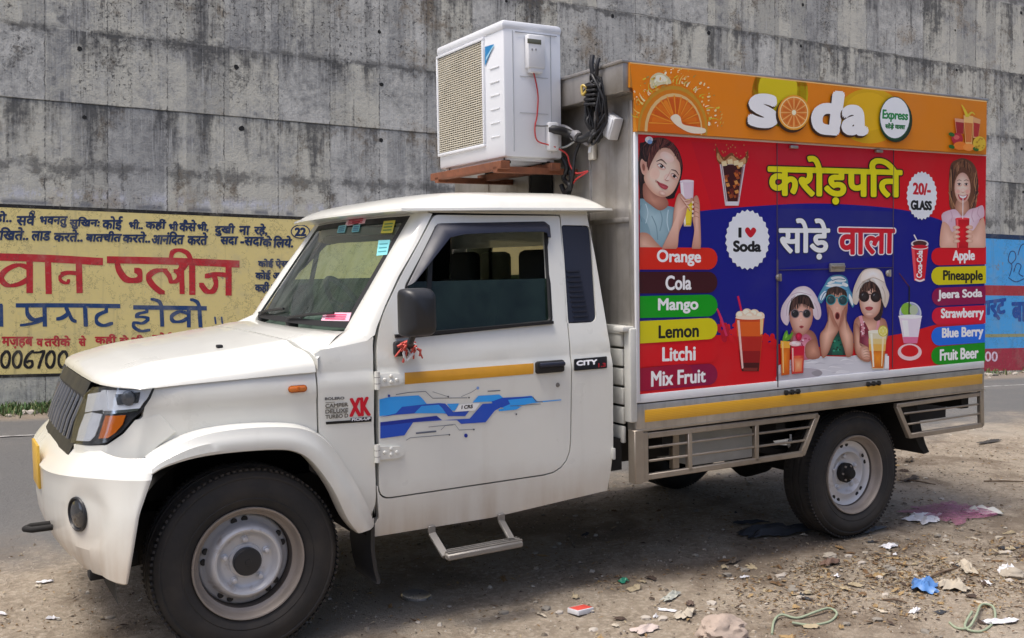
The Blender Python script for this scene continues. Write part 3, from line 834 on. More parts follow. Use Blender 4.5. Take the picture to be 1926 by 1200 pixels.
# ---------------------------------------------------------------- mirror, wipers, step
for side in (-1, 1):
    fold = 0 if side < 0 else .09
    mb = MB()
    a = at(747, 543, y=-.95); b = at(811, 632, y=-.95); cx, cz = (a.x+b.x)/2, (a.z+b.z)/2; w, h = b.x-a.x, a.z-b.z
    rows = []
    for k, (f, d) in enumerate(((.86, 0), (.98, .012), (1, .03), (.97, .055), (.85, .078), (.6, .09))):
        poly = round_poly([(-w/2*f, -h/2*f), (w/2*f, -h/2*f), (w/2*f*.97, h/2*f), (-w/2*f, h/2*f)], .022*f+.004, 4)
        rows.append([(cx+w*.10+p.x*.92-(.052-d)*.2+fold*1.8, side*(.955-fold+(d-.045)*1.0), cz+p.y) for p in poly])
    mb.loft(rows, 'plastic', True, True); mir = mb.build('wing_mirror', TRUCK, 40)
    mb = MB(); j = sp(752, 655)
    mb.box((j[0]+.01, side*(ys(*j)+.015), j[1]), (.085, .035, .06), 'plastic', .012); mb.tube([(j[0]+.03, side*(ys(*j)+.03), j[1]+.01), (cx+.005, side*.90, cz-h/2-.02), (cx+.01, side*.94, cz-h/2+.03)], .013, 'plastic', 8)
    mb.build('mirror_arm', mir, 40)
j = sp(757, 655)
for k, (px, py) in enumerate(((490, 596), (543, 606))):
    mb = MB(); q = at(px+6, py, z=1.172); yv = q.y
    c0 = Vector((q.x, q.y, q.z)); u0 = yv/.62
    tip = ws(max(-.9, u0-.62) if k else u0-.55, .05, .02)
    mb.box(c0+Vector((.0, 0, -.006)), (.055, .035, .055), 'plastic', .012); mb.tube([c0, c0+Vector((.06, -.03, .035)), c0.lerp(tip, .5)+Vector((-.01, 0, .012))], [.010, .009, .006], 'plastic', 6)
    mb.tube([ws(max(-.98, u0-.05), .035, .012), ws(max(-.94, u0-.40), .07, .018), ws(max(-.90, u0-.78), .11, .014)], .006, 'black', 6); mb.build('wiper', TRUCK, 50)
for s in (-1, 1):
    mb = MB()
    A = [at(812, 1003, y=-.80), at(838, 1046, y=-.90)]; B = [at(943, 980, y=-.80), at(962, 1014, y=-.90)]
    f = lambda p: Vector((p.x, p.y*(-s), p.z))
    for q in (A, B): mb.beam(f(q[0])+Vector((0, 0, .03)), f(q[0]), .030, .012, 'stepsteel', bevel=.002); mb.beam(f(q[0]), f(q[1]), .030, .012, 'stepsteel', bevel=.002)
    a, b = f(at(838, 1046, y=-.90)), f(at(977, 1020, y=-.90)); mb.beam(a+Vector((-.004, 0, 0)), b, .024, .066, 'stepsteel', Vector((0, 1, 0)), .005)
    for k in range(3): mb.beam(a+Vector((0, (k-1)*.02, .015)), b+Vector((0, (k-1)*.02, .015)), .006, .008, 'stepsteel', Vector((0, 1, 0)))
    mb.build('step', TRUCK, 40)
# threads tied on the near mirror arm
mb = MB(); r2 = random.Random(3); c0 = Vector((j[0]+.005, -(ys(*j)+.045), j[1]-.005))
for k in range(26):
    p = c0+Vector((r2.uniform(-.03, .035), r2.uniform(-.012, .012), r2.uniform(-.01, .03))); q = p+Vector((r2.uniform(-.045, .035), r2.uniform(-.01, .01), r2.uniform(-.05, .01)))
    mb.tube([p, p.lerp(q, .5)+Vector((r2.uniform(-.01, .01), -.008, .008)), q], r2.uniform(.003, .006), 'red_cloth' if k % 4 else 'whiteplastic', 5)
kn = mb.build('red_threads', None, 60, c0); kn.matrix_world = M @ Matrix.Translation(c0)
tag(kn, 'red and white threads knotted round the arm of the wing mirror', 'thread')

# ---------------------------------------------------------------- stall box and load bed
YB = -.86
def bx(px, py, y=YB): p = at(px, py, y=y); return p.x, p.z
BX0, BX1 = 1.689, 4.072; BZ0, BZ1 = .80, 2.262
mb = MB()       # the box itself: steel skin with seams
mb.span((BX0, -.857, BZ0), (BX1-.002, .857, BZ1-.012), 'steel', .004)
box = mb.build('stall_box', TRUCK, 40)
mb = MB()       # overhanging ledge round the top of the front wall
mb.span((BX0-.075, -.875, BZ1-.125), (BX0+.02, .875, BZ1-.002), 'steel', .006)
mb.span((BX0-.082, -.878, BZ1-.004), (BX1, .875, BZ1+.010), 'steel', .003)
mb.build('ledge', box, 40)
mb = MB()
for y in (-.52, .02, .45): mb.box((BX0-.004, y, 1.50), (.010, .012, 1.2), 'steel', .002)
mb.box((BX0-.004, 0, 1.60), (.012, 1.69, .02), 'steel', .002); mb.box((BX0-.008, -.845, 1.46), (.02, .03, 1.3), 'steel', .004)
mb.build('wall_seam', box, 40)
mb = MB(); mb.box((BX0-.004, -.10, 1.93), (.012, .20, .38), 'under', .004); mb.build('plank_and_shade', box, 40)  # one dark slab for a plank and the shadow beside it
# white strips framing the printed side
white = plain('white_strip', (.70, .71, .73), .35)
mb = MB()
mb.span((BX0-.012, -.872, BZ0+.005), (BX0+.006, -.855, bx(1198, 248)[1]), white, .003)
za, zb2 = bx(1205, 745)[1], bx(1205, 757)[1]
mb.span((BX0+.006, -.866, BZ0+.002), (BX1, -.856, BZ0+.040), white, .002)
zt0 = bx(1199, 247)[1]
mb.span((BX0+.006, -.867, zt0-.012), (BX1, -.856, zt0+.006), white, .002)
mb.build('white_edging', box, 40)
# hatch in the printed side: its seams, hinges and latches
mb = MB()
xl, xr = bx(1461, 500)[0], bx(1679, 480)[0]; zt1 = bx(1465, 263)[1]; zm = bx(1463, 508)[1]
seam = plain('panel_seam', (.075, .06, .085), .5)
mb.span((xl-.003, -.868, BZ0+.01), (xl+.003, -.858, zm+.05), seam, .001); mb.span((xl-.0012, -.8645, zm+.05), (xl+.0012, -.858, zt1), seam, .0005)
mb.span((xl, -.8645, zm-.0016), (xr, -.858, zm+.0016), seam, .001)
mb.span((xr-.0011, -.8645, BZ0+.05), (xr+.0011, -.858, zt1), seam, .0005)
mb.build('hatch_seam', box, 40)
for (px, py, w) in ((1490, 277, .05), (1650, 285, .05)):
    q = bx(px, py); mb = MB(); mb.box((q[0], -.870, q[1]), (w, .014, .014), 'steel', .003); mb.build('hatch_hinge', box, 40)
for (px, py) in ((1462, 522), (1668, 514)):
    q = bx(px, py); mb = MB(); mb.lathe([(.016, 0), (.016, .006), (.010, .012), (0, .013)], (q[0], -.864, q[1]), (0, -1, 0), 'steel', 16); mb.box((q[0], -.88, q[1]), (.01, .012, .036), 'steel', .003); mb.build('hatch_lock', box, 40)
q = bx(1571, 503); mb = MB(); mb.box((q[0], -.871, q[1]), (.10, .014, .042), 'steel', .004); mb.box((q[0], -.882, q[1]+.004), (.085, .014, .012), 'frame', .004); mb.build('hatch_latch', box, 40)
# bed channel with reflective tape
mb = MB()
cz0 = bx(1212, 812)[1]; cz1 = BZ0-.002
mb.span((BX0-.012, -.866, cz0), (BX1+.002, -.80, cz1), 'steel', .005)
mb.span((BX0-.012, .80, cz0), (BX1+.002, .866, cz1), 'steel', .005)
mb.span((BX0, -.80, cz0+.01), (BX1, .80, cz0+.06), 'under'); mb.span((BX1-.05, -.80, cz0), (BX1, .80, cz1), 'steel', .004)
mb.span((BX0-.012, -.87, cz0+.006), (BX1+.003, -.864, cz0+.012), 'frame', .001)
bed = mb.build('load_bed', TRUCK, 40)
def tape():
    m = NT('reflective_tape'); p = m.pos(); n = m.noise(p, 7, 5); l = m.n('TexWave', wave_type='BANDS', bands_direction='Z'); m.put(l.inputs[0], p); l.inputs['Scale'].default_value = 42; l.inputs['Distortion'].default_value = .6
    m.set(Base_Color=m.mix(m.math('MULTIPLY', l.outputs[1], .35), m.mix(n, (.66, .33, .015), (.74, .42, .03)), (.46, .20, .008)), Roughness=.38, Coat_Weight=.3); return m.m
mb = MB(); t0, t1 = bx(1212, 794)[1], bx(1211, 771)[1]
mb.span((bx(1211, 780)[0], -.8695, t0), (bx(1845, 715)[0], -.866, t1), tape(), .001); mb.build('yellow_tape', bed, 40)
for (px, py) in ((1487, 737), (1640, 721)):
    q = bx(px, py); mb = MB(); mb.tube([(q[0]-.05, -.872, q[1]), (q[0]+.05, -.872, q[1])], .006, 'under', 8)
    for d in (-.04, .0, .04): mb.box((q[0]+d, -.870, q[1]), (.016, .014, .024), 'under', .003)
    mb.build('flap_hinge', bed, 40)
# headboard between cab and box
mb = MB()
for k in range(6): mb.span((1.655, -.80, .62+k*.085), (1.672, .80, .695+k*.085), 'deckwhite', .006)
mb.span((1.650, -.81, 1.10), (1.676, .81, 1.14), 'deckwhite', .006); mb.span((1.645, -.87, .72), (1.683, -.82, 1.13), 'deckwhite', .008); mb.span((1.645, .82, .72), (1.683, .87, 1.13), 'deckwhite', .008)
mb.span((1.612, -.86, 1.115), (1.690, -.79, 1.138), 'deckwhite', .006)
mb.build('headboard', TRUCK, 40)
mb = MB(); mb.span((1.60, -.78, .50), (1.66, .78, .64), 'under'); mb.span((1.66, -.5, .45), (1.70, .5, .80), 'under'); q = at(1152, 853, y=-.80); mb.box((q.x, -.80, q.z), (.014, .03, .05), 'deckwhite', .003); mb.build('bed_crossbeam', TRUCK, 40)

# ---------------------------------------------------------------- side guards
def G(px, py, y=-.852): p = at(px, py, y=y); return Vector((p.x, y, p.z))
for side in (-1, 1):
    f = lambda v: Vector((v.x, v.y*(-side), v.z))
    mb = MB()
    def bar(a, b, w=.026, d=.026, dy=0): mb.beam(f(G(*a))+Vector((0, dy*-side, 0)), f(G(*b))+Vector((0, dy*-side, 0)), d, w, 'frame', Vector((0, 0, 1)), .003) if abs(a[0]-b[0]) > 60 else mb.beam(f(G(*a)), f(G(*b)), d, w, 'frame', Vector((1, 0, 0)), .003)
    bar((1210, 812), (1211, 905), .034, .03); bar((1196, 808), (1197, 908), .05, .05)
    bar((1216, 819), (1536, 781)); bar((1214, 897), (1508, 853)); bar((1536, 779), (1507, 855), .03)
    bar((1219, 842), (1522, 803), .011, .012); bar((1219, 867), (1514, 828), .011, .012)
    bar((1295, 812), (1296, 886), .024); bar((1421, 798), (1421, 868), .024)
    mb.build('underrun_guard', TRUCK, 40)
    mb = MB()
    bar((1686, 763), (1710, 822), .026); bar((1709, 820), (1846, 799)); bar((1684, 763), (1840, 741), .022); bar((1843, 706), (1845, 801), .03)
    bar((1700, 778), (1840, 760), .010, .012); bar((1707, 798), (1842, 778), .010, .012)
    mb.build('underrun_guard', TRUCK, 40)
mb = MB(); a, b = at(1299, 812, y=-.62), at(1418, 860, y=-.62); mb.span((a.x, -.62, b.z), (b.x, -.25, a.z+.02), plain('tank_grey', (.40, .42, .43), .45, 0, .2), .012); mb.build('battery_box', TRUCK, 40)
mb = MB(); a = at(1268, 815, y=-.66); mb.beam((a.x, -.66, .62), (a.x, -.66, .44), .03, .04, 'frame', Vector((1, 0, 0)), .003); q = at(1487, 833, y=-.60); mb.lathe([(0, 0), (.012, .003), (.018, .02), (.014, .045), (.006, .05), (.006, .075), (0, .076)], (q.x, -.60, q.z-.03), (0, 0, 1), 'whiteplastic', 14); mb.build('valve', TRUCK, 40)
for side in (-1, 1):
    mb = MB(); prof = [(3.50, .70), (3.53, .60), (3.57, .48), (3.62, .40), (3.66, .355)]
    mb.loft([[(x, side*.60, z), (x, side*.80, z), (x+.07*(1-abs(z-.55)*3), side*.81, z+.01), (x+.07*(1-abs(z-.55)*3), side*.60, z+.01)] for x, z in prof], 'under', True, True); mb.build('mudflap', TRUCK, 40)
mb = MB(); mb.span((4.03, -.80, .645), (4.06, .80, .68), 'under', .006)
for s in (-1, 1): mb.beam((3.62, s*.30, .66), (4.03, s*.34, .63), .02, .02, 'under')
mb.build('crossbeam', TRUCK, 40)

# ================================================================ air conditioner on its rusty frame
AX0, AX1, AY0, AY1, AZ0, AZ1 = 1.2874, 1.6014, -.4239, .2462, 1.8954, 2.5014
AC = thing('air_conditioner', 'white outdoor air conditioner mounted above the cab on a rusty frame', 'air conditioner', ((AX0+AX1)/2, (AY0+AY1)/2, AZ0))
mb = MB(); mb.span((AX0+.008, AY0+.004, AZ0), (AX1, AY1, AZ1-.012), 'acwhite', .012); mb.span((AX0, AY0, AZ1-.045), (AX1+.004, AY1+.002, AZ1), 'acwhite', .016)
mb.span((AX0+.03, AY0+.03, AZ0-.014), (AX1-.03, AY1-.03, AZ0+.002), 'acwhite', .003); mb.build('casing', AC, 40)
# front grille: px traced on the face x = AX0
def A(px, py): p = at(px, py, x=AX0); return p.y, p.z
gy0, gz1 = at(906, 78, x=AX0).y, at(906, 78, x=AX0).z; gy1 = AY1-.018; gz0 = at(905, 272, x=AX0).z
gz1 = (gz1+at(828, 108, x=AX0).z)/2; gz0 = (gz0+at(828, 288, x=AX0).z)/2
mb = MB(); d = .012
mb.span((AX0-.004, gy0-.014, gz0-.014), (AX0+.01, gy1+.014, gz0), 'acwhite', .003); mb.span((AX0-.004, gy0-.014, gz1), (AX0+.01, gy1+.014, gz1+.014), 'acwhite', .003)
mb.span((AX0-.004, gy0-.014, gz0), (AX0+.01, gy0, gz1), 'acwhite', .003); mb.span((AX0-.004, gy1, gz0), (AX0+.01, gy1+.014, gz1), 'acwhite', .003); mb.build('grille_frame', AC, 40)
cream = plain('grille_cream', (.62, .58, .48), .5)
mb = MB()
n = 44
for k in range(n):
    z = lerp(gz0, gz1, (k+.5)/n); mb.box((AX0+.004, (gy0+gy1)/2, z), (.006, gy1-gy0, .0042), cream)
for k in range(21):
    y = lerp(gy0, gy1, k/20); mb.box((AX0+.007, y, (gz0+gz1)/2), (.006, .0035, gz1-gz0), cream)
mb.build('grille', AC, 0)
mb = MB(); mb.box((AX0+.0095, (gy0+gy1)/2, (gz0+gz1)/2), (.003, gy1-gy0, gz1-gz0), plain('fan_cavity', (.20, .18, .145), .8)); mb.build('fan_opening', AC, 0)
mb = MB(); fy, fzc = (gy0+gy1)/2-.02, (gz0+gz1)/2; fr_ = min(gy1-gy0, gz1-gz0)*.46
mb.lathe([(0, 0), (fr_, 0), (fr_, .0005)], (AX0+.0076, fy, fzc), (-1, 0, 0), plain('fan_dark', (.045, .042, .038), .8), 40); mb.lathe([(0, 0), (fr_*.28, 0), (fr_*.28, .0004)], (AX0+.0071, fy, fzc), (-1, 0, 0), plain('fan_hub', (.17, .155, .13), .6), 24)
for k in range(3): mb.face([(AX0+.0073, fy+r*math.cos(t), fzc+r*math.sin(t)) for r, t in [(fr_*.25, 2.1*k), (fr_*.9, 2.1*k+.5), (fr_*.95, 2.1*k+1.0), (fr_*.6, 2.1*k+1.1), (fr_*.25, 2.1*k+.9)]], plain('fan_blade', (.11, .10, .085), .6))
mb.build('fan', AC, 0)
mb = MB()       # pressed ribs beside the grille
for py in (128, 155, 180, 206, 232, 258):
    q = at(925, py, x=AX0); mb.box((AX0+.007, AY0+.085, q.z), (.006, .085, .005), 'acwhite', .002)
mb.build('pressed_rib', AC, 40)
# maker's mark: blue triangle with a pale stripe
mb = MB(); pts = [at(*q, x=AX0+.0045) for q in ((912, 88), (929, 83), (912, 124))]; blue = plain('mark_blue', (.02, .22, .50), .4)
mb.face(pts, blue); mb.face([at(*q, x=AX0+.0040) for q in ((914, 108), (927, 86), (930, 84), (914, 114))], plain('mark_pale', (.35, .62, .78), .4)); mk = mb.build('maker_mark', AC, 0)
# side: flanges, terminal cover, controller
mb = MB()
ySide = AY0+.002
def AS(px, py, dy=0): return at(px, py, y=AY0-dy)
for px in (966, 1037):
    q = AS(px, 170); mb.box((q.x, AY0+.003, (AZ0+AZ1)/2-.01), (.003, .004, AZ1-AZ0-.07), plain('panel_line', (.42, .44, .47), .5))
for py in (145, 213):
    q = AS(1005, py); mb.box((q.x, AY0+.003, q.z), (.15, .004, .0025), plain('panel_line2', (.45, .47, .5), .5))
q = AS(1008, 50); mb.box((q.x, AY0-.001, AZ1-.05), (.22, .004, .003), plain('panel_line3', (.3, .31, .33), .5))
mb.build('panel_seam', AC, 0)
mb = MB(); a, b = AS(986, 66), AS(1023, 133); mb.span((a.x, AY0-.035, b.z), (b.x-.01, AY0, a.z), 'whiteplastic', .008); mb.span((a.x+.012, AY0-.03, b.z-.018), (b.x-.022, AY0, b.z+.004), 'whiteplastic', .005)
ctl = mb.build('controller', AC, 40)
mb = MB(); a, b = at(992, 72, y=AY0-.036), at(1018, 84, y=AY0-.036); mb.span((a.x, AY0-.037, b.z), (b.x, AY0-.034, a.z), plain('lcd', (.13, .13, .09), .2), .001); mb.build('display', ctl, 40)
mb = MB()
for px in (1001, 1008): q = at(px, 93, y=AY0-.036); mb.box((q.x, AY0-.036, q.z), (.007, .004, .010), plain('button_grey', (.3, .3, .32), .5), .002)
mb.build('button', ctl, 40)
mb = MB(); a, b = AS(1026, 230), AS(1046, 285); mb.span((a.x, AY0-.03, b.z), (b.x, AY0+.002, a.z), 'whiteplastic', .010); mb.build('valve_cover', AC, 40)
# rusty frame
FRM = thing('support_frame', 'rusty iron frame carrying the air conditioner over the cab roof', 'frame', (1.45, -.1, 1.84))
mb = MB(); fz = AZ0-.038
for x in (AX0-.005, AX1-.05): mb = MB(); mb.beam((x, AY0-.02, fz), (x, AY1+.03, fz), .05, .035, 'rust', Vector((0, 0, 1)), .002); mb.build('cross_bar', FRM, 40)
for y in (AY0+.03, AY1-.04):
    mb = MB(); mb.beam((AX0-.03, y, fz-.018), (1.70, y, fz-.018), .04, .028, 'rust', Vector((0, 0, 1)), .002); mb.build('long_bar', FRM, 40)
for x in (AX0+.04, AX1-.06):
    for y in (AY0+.05, AY1-.07): mb = MB(); mb.lathe([(.022, 0), (.022, .014), (.012, .016), (.012, .03), (0, .03)], (x, y, fz+.014), (0, 0, 1), 'under', 12); mb.build('foot', FRM, 40)
# pipes and cables
def loose(name, label, cat, group=None, build=None, mats=None):
    pass
def tubes(name, label, cat, paths, group=None, hang=False):
    org = Vector(paths[0][0][0]); mb = MB()
    for pts, r, m in paths:
        P3 = [Vector(p) for p in pts]; out = []
        for i in range(len(P3)-1):
            p0, p1, p2, p3 = P3[max(i-1, 0)], P3[i], P3[i+1], P3[min(i+2, len(P3)-1)]
            for k in range(6):
                t = k/6; out.append(.5*((2*p1)+(p2-p0)*t+(2*p0-5*p1+4*p2-p3)*t*t+(3*p1-p0-3*p2+p3)*t**3))
        mb.tube(out+[P3[-1]], r, m, 7)
    o = mb.build(name, None, 60, org); o.matrix_world = M @ Matrix.Translation(org); return tag(o, label, cat, group)
def AP(px, py, y): p = at(px, py, y=y); return (p.x, p.y, p.z)
def AX(px, py, x): p = at(px, py, x=x); return (p.x, p.y, p.z)
gcond = plain('grey_conduit', (.22, .22, .24), .5)
tubes('coolant_pipe', 'thick black insulated pipe running from the air conditioner to the box', 'pipe',
      [([AP(1034, 244, AY0-.015), AP(1046, 244, AY0-.035), AX(1068, 250, 1.60), AX(1092, 262, 1.63), AX(1112, 254, 1.65), AX(1138, 240, 1.66), AX(1152, 236, 1.685)], .020, 'cable'),
       ([AP(1034, 240, AY0-.012), AX(1062, 240, 1.61), AX(1085, 256, 1.63), AX(1104, 270, 1.65), AX(1090, 262, 1.685)], .012, gcond), ([AX(1078, 258, 1.62), AX(1082, 254, 1.62), AX(1088, 258, 1.62)], .024, gcond)])
r2 = random.Random(5); coil = []
cc = at(1120, 190, x=1.60)
for k in range(13):
    ph = r2.uniform(0, 6); ry, rz = r2.uniform(.035, .062), r2.uniform(.10, .15)
    a = [cc+Vector((r2.uniform(-.025, .025), math.cos(t)*ry+r2.uniform(-.008, .008), math.sin(t)*rz-.03+r2.uniform(-.012, .012))) for t in [2*math.pi*i/8+ph for i in range(8)]]
    coil.append((a+[a[0]], r2.uniform(.004, .007), 'cable'))
for k in range(5): coil.append(([cc+Vector((-.02, r2.uniform(-.02, .02), .08-.02*k)), cc+Vector((-.03, .04, .07-.02*k)), cc+Vector((-.03, -.04, .06-.02*k)), cc+Vector((-.01, 0, .06-.02*k))], .006, 'cable'))
coil.append(([cc+Vector((0, 0, .08)), cc+Vector((-.01, .012, .15)), cc+Vector((.0, .018, .20))], .011, 'cable')); coil.append(([cc+Vector((0, -.01, .08)), cc+Vector((-.01, -.028, .14)), cc+Vector((.0, -.03, .18))], .009, 'cable'))
coil.append(([cc+Vector((-.03, .02, .06)), cc+Vector((-.04, .045, .07)), cc+Vector((-.04, .04, .03)), cc+Vector((-.03, .02, .05))], .006, plain('brass', (.5, .36, .08), .4)))
tubes('cable_coil', 'coil of black cable hanging from the top of the steel box front', 'cable', coil)
tubes('control_wire', 'thin red wire looping from the controller down to the pipe valve', 'wire',
      [([AP(1003, 134, AY0-.012), AP(1009, 160, AY0-.014), AP(1012, 185, AY0-.012), AP(1010, 218, AY0-.012), AP(1006, 240, AY0-.014), AP(1010, 264, AY0-.016), AP(1030, 272, AY0-.02), AP(1045, 277, AY0-.03)], .0035, 'redwire'),
       ([AP(1006, 236, AY0-.012), AP(1020, 237, AY0-.014), AP(1034, 236, AY0-.02)], .004, plain('grey_wire', (.2, .2, .2), .5))])
tubes('supply_wire', 'loose red wire dangling below the air conditioner beside the steel box', 'wire',
      [([AP(1045, 277, AY0-.02), AX(1066, 290, 1.60), AX(1072, 310, 1.62), AX(1084, 326, 1.63), AX(1106, 322, 1.65), AX(1085, 336, 1.63), AX(1078, 345, 1.63)], .004, 'redwire'), ([AP(1040, 278, AY0-.01), AX(1064, 276, 1.60), AX(1085, 262, 1.63), AX(1096, 254, 1.65)], .005, plain('pale_wire', (.4, .42, .4), .5))])
tubes('black_lead', 'black lead and plug hanging behind the cab roof', 'wire',
      [([AX(1058, 296, 1.61), AX(1066, 316, 1.62), AX(1060, 336, 1.62), AX(1072, 350, 1.62), AX(1062, 362, 1.62), AX(1056, 348, 1.62)], .012, 'cable'), ([AX(1096, 256, 1.65), AX(1082, 290, 1.63), AX(1078, 325, 1.62), AX(1072, 358, 1.62)], .008, 'cable'), ([AX(1060, 300, 1.64), AX(1075, 330, 1.64), AX(1068, 366, 1.64)], .014, 'cable')])
q = at(1148, 236, x=1.66); JB = thing('junction_box', 'pale grey junction box tilted on the steel box front', 'junction box', q)
mb = MB(); mb.box(q, (.05, .10, .10), 'whiteplastic', .006, Matrix.Rotation(R(28), 3, 'X')); mb.box(q+Vector((-.027, 0, 0)), (.006, .085, .085), 'acwhite', .002, Matrix.Rotation(R(28), 3, 'X')); mb.build('cover', JB, 40)
q = at(1114, 286, x=1.675); mb = MB(); mb.box(q, (.02, .045, .07), plain('switch_cream', (.6, .57, .5), .5), .005); mb.box(q+Vector((-.012, 0, .01)), (.008, .02, .03), 'whiteplastic', .002, Matrix.Rotation(R(12), 3, 'Y'))
o = mb.build('switch', None, 40, q); o.matrix_world = M @ Matrix.Translation(q); tag(o, 'small cream switch fixed to the front wall of the steel box', 'switch')

# ================================================================ setting: ground, road, wall
def ground_mat():
    m = NT('ground_surface'); p = m.pos(); o = m.xyz(p)
    n = m.noise(p, .8, 6, .6); n2 = m.noise(p, 6, 6, .65); n3 = m.noise(p, 38, 5, .7); n4 = m.noise(p, 140, 3, .7)
    # distance in front of the wall
    dw = m.math('ADD', m.math('MULTIPLY', m.math('SUBTRACT', o[0], WALL_O.x), WALL_N.x), m.math('MULTIPLY', m.math('SUBTRACT', o[1], WALL_O.y), WALL_N.y))
    e = m.math('ADD', dw, m.math('ADD', m.math('MULTIPLY', m.math('SUBTRACT', n, .5), 1.6), m.math('MULTIPLY', m.math('SUBTRACT', n2, .5), .7)))
    slant = m.math('ADD', e, m.math('MULTIPLY', o[0], .10))
    dirt_f = m.step(slant, 5.55, 6.25)
    verge = m.math('SUBTRACT', 1, m.step(m.math('ADD', dw, m.math('MULTIPLY', m.math('SUBTRACT', n2, .5), .5)), .9, 1.3))
    soil = m.mix(m.step(n2, .3, .7), (.195, .156, .112), (.345, .288, .218)); soil = m.mix(m.step(n3, .46, .66), soil, (.41, .352, .278)); soil = m.mix(m.math('MULTIPLY', m.step(n4, .60, .8), .7), soil, (.085, .066, .05))
    patch = m.noise(m.scale(p, (1, 1, 1), (3.1, 1.7, 0)), 1.7, 5, .6)
    soil = m.mix(m.math('MULTIPLY', m.step(patch, .50, .60), .65), soil, (.120, .085, .055)); soil = m.mix(m.math('MULTIPLY', m.step(m.noise(m.scale(p, (1, 1, 1), (9, 4, 0)), .9, 6, .6), .54, .64), .55), soil, (.38, .335, .27))
    tar = m.mix(n3, (.095, .094, .093), (.150, .148, .144)); tar = m.mix(m.math('MULTIPLY', m.step(n, .45, .7), .45), tar, (.20, .185, .165)); tar = m.mix(m.step(n4, .62, .72), tar, (.24, .235, .22))
    c = m.mix(dirt_f, tar, soil); c = m.mix(verge, c, m.mix(n2, (.20, .16, .12), (.30, .25, .20)))
    m.set(Base_Color=c, Roughness=.92)
    m.bump(m.math('ADD', m.math('MULTIPLY', n2, 1.2), m.math('ADD', m.math('MULTIPLY', n3, 1.0), m.math('MULTIPLY', n4, .6))), .9, .016)
    return m.m
GMAT = ground_mat(); MAT['ground'] = GMAT
def gh(x, y):
    z = gz(x, y)
    dw = (Vector((x, y, 0))-Vector((WALL_O.x, WALL_O.y, 0))).dot(WALL_N)
    k = sstep(dw, 5.2, 7.2)
    z += k*(.018*pnoise(Vector((x*1.3, y*1.3, 0)))+.010*pnoise(Vector((x*5, y*5, 3)))+.006*pnoise(Vector((x*14, y*14, 5))))
    return z
mb = MB()
xs = [-60, -40, -25, -15, -10, -7, -5, -4, -3]; v = -2.4
while v < 7.2: xs.append(v); v += .07
xs += [7.6, 8.2, 9, 10, 12, 15, 20, 28, 40, 60, 90]
yv = [-60, -30, -18, -12, -9, -7.5, -6.5, -6, -5.5]; v = -5
while v < 2.2: yv.append(v); v += .07
yv += [2.4, 2.7, 3, 3.4, 3.8, 4.2, 4.6, 5, 5.5, 6, 6.5, 7, 7.6, 8.2, 9, 20, 60]
# keep the truck's wheels standing on the surface, not in it
CON = [M @ Vector((x, y, z)) for x, z in ((0, .0065), (3.144, -.0316)) for y in (-.70, .70)]
def ghw(x, y):
    z = gh(x, y)
    for c in CON:
        d = math.hypot(x-c.x, y-c.y)
        if d < .5: z = lerp(gz(x, y)-.002, z, sstep(d, .18, .5))
    return z
mb.loft([[(x, y, ghw(x, y)) for y in yv] for x in xs], GMAT)
mb.cl = True
o = mb.build('ground', None, 180); tag(o, 'dusty shoulder and grey road', None, None, 'structure')
# white edge line of the road
mb = MB(); rows = []
pA, pB = ground_hit(-10, 822), ground_hit(92, 812); d_ = WALL_D
dwl = (pA-WALL_O).dot(WALL_N)
for k in range(-20, 60):
    p = WALL_O+WALL_D*(k*.5)+WALL_N*dwl; rows.append([Vector((p.x, p.y, gh(p.x, p.y)+.005)), Vector((p.x, p.y, 0))+WALL_N*.07+Vector((0, 0, gh(p.x, p.y)+.005))])
def linem():
    m = NT('worn_line'); p = m.pos(); n = m.noise(p, 9, 6, .7); m.set(Base_Color=m.mix(m.step(n, .42, .62), (.16, .155, .15), (.46, .45, .43)), Roughness=.85); return m.m
mb.loft(rows, linem()); mb.cl = True; o = mb.build('road_marking', None, 0); tag(o, kind='structure')

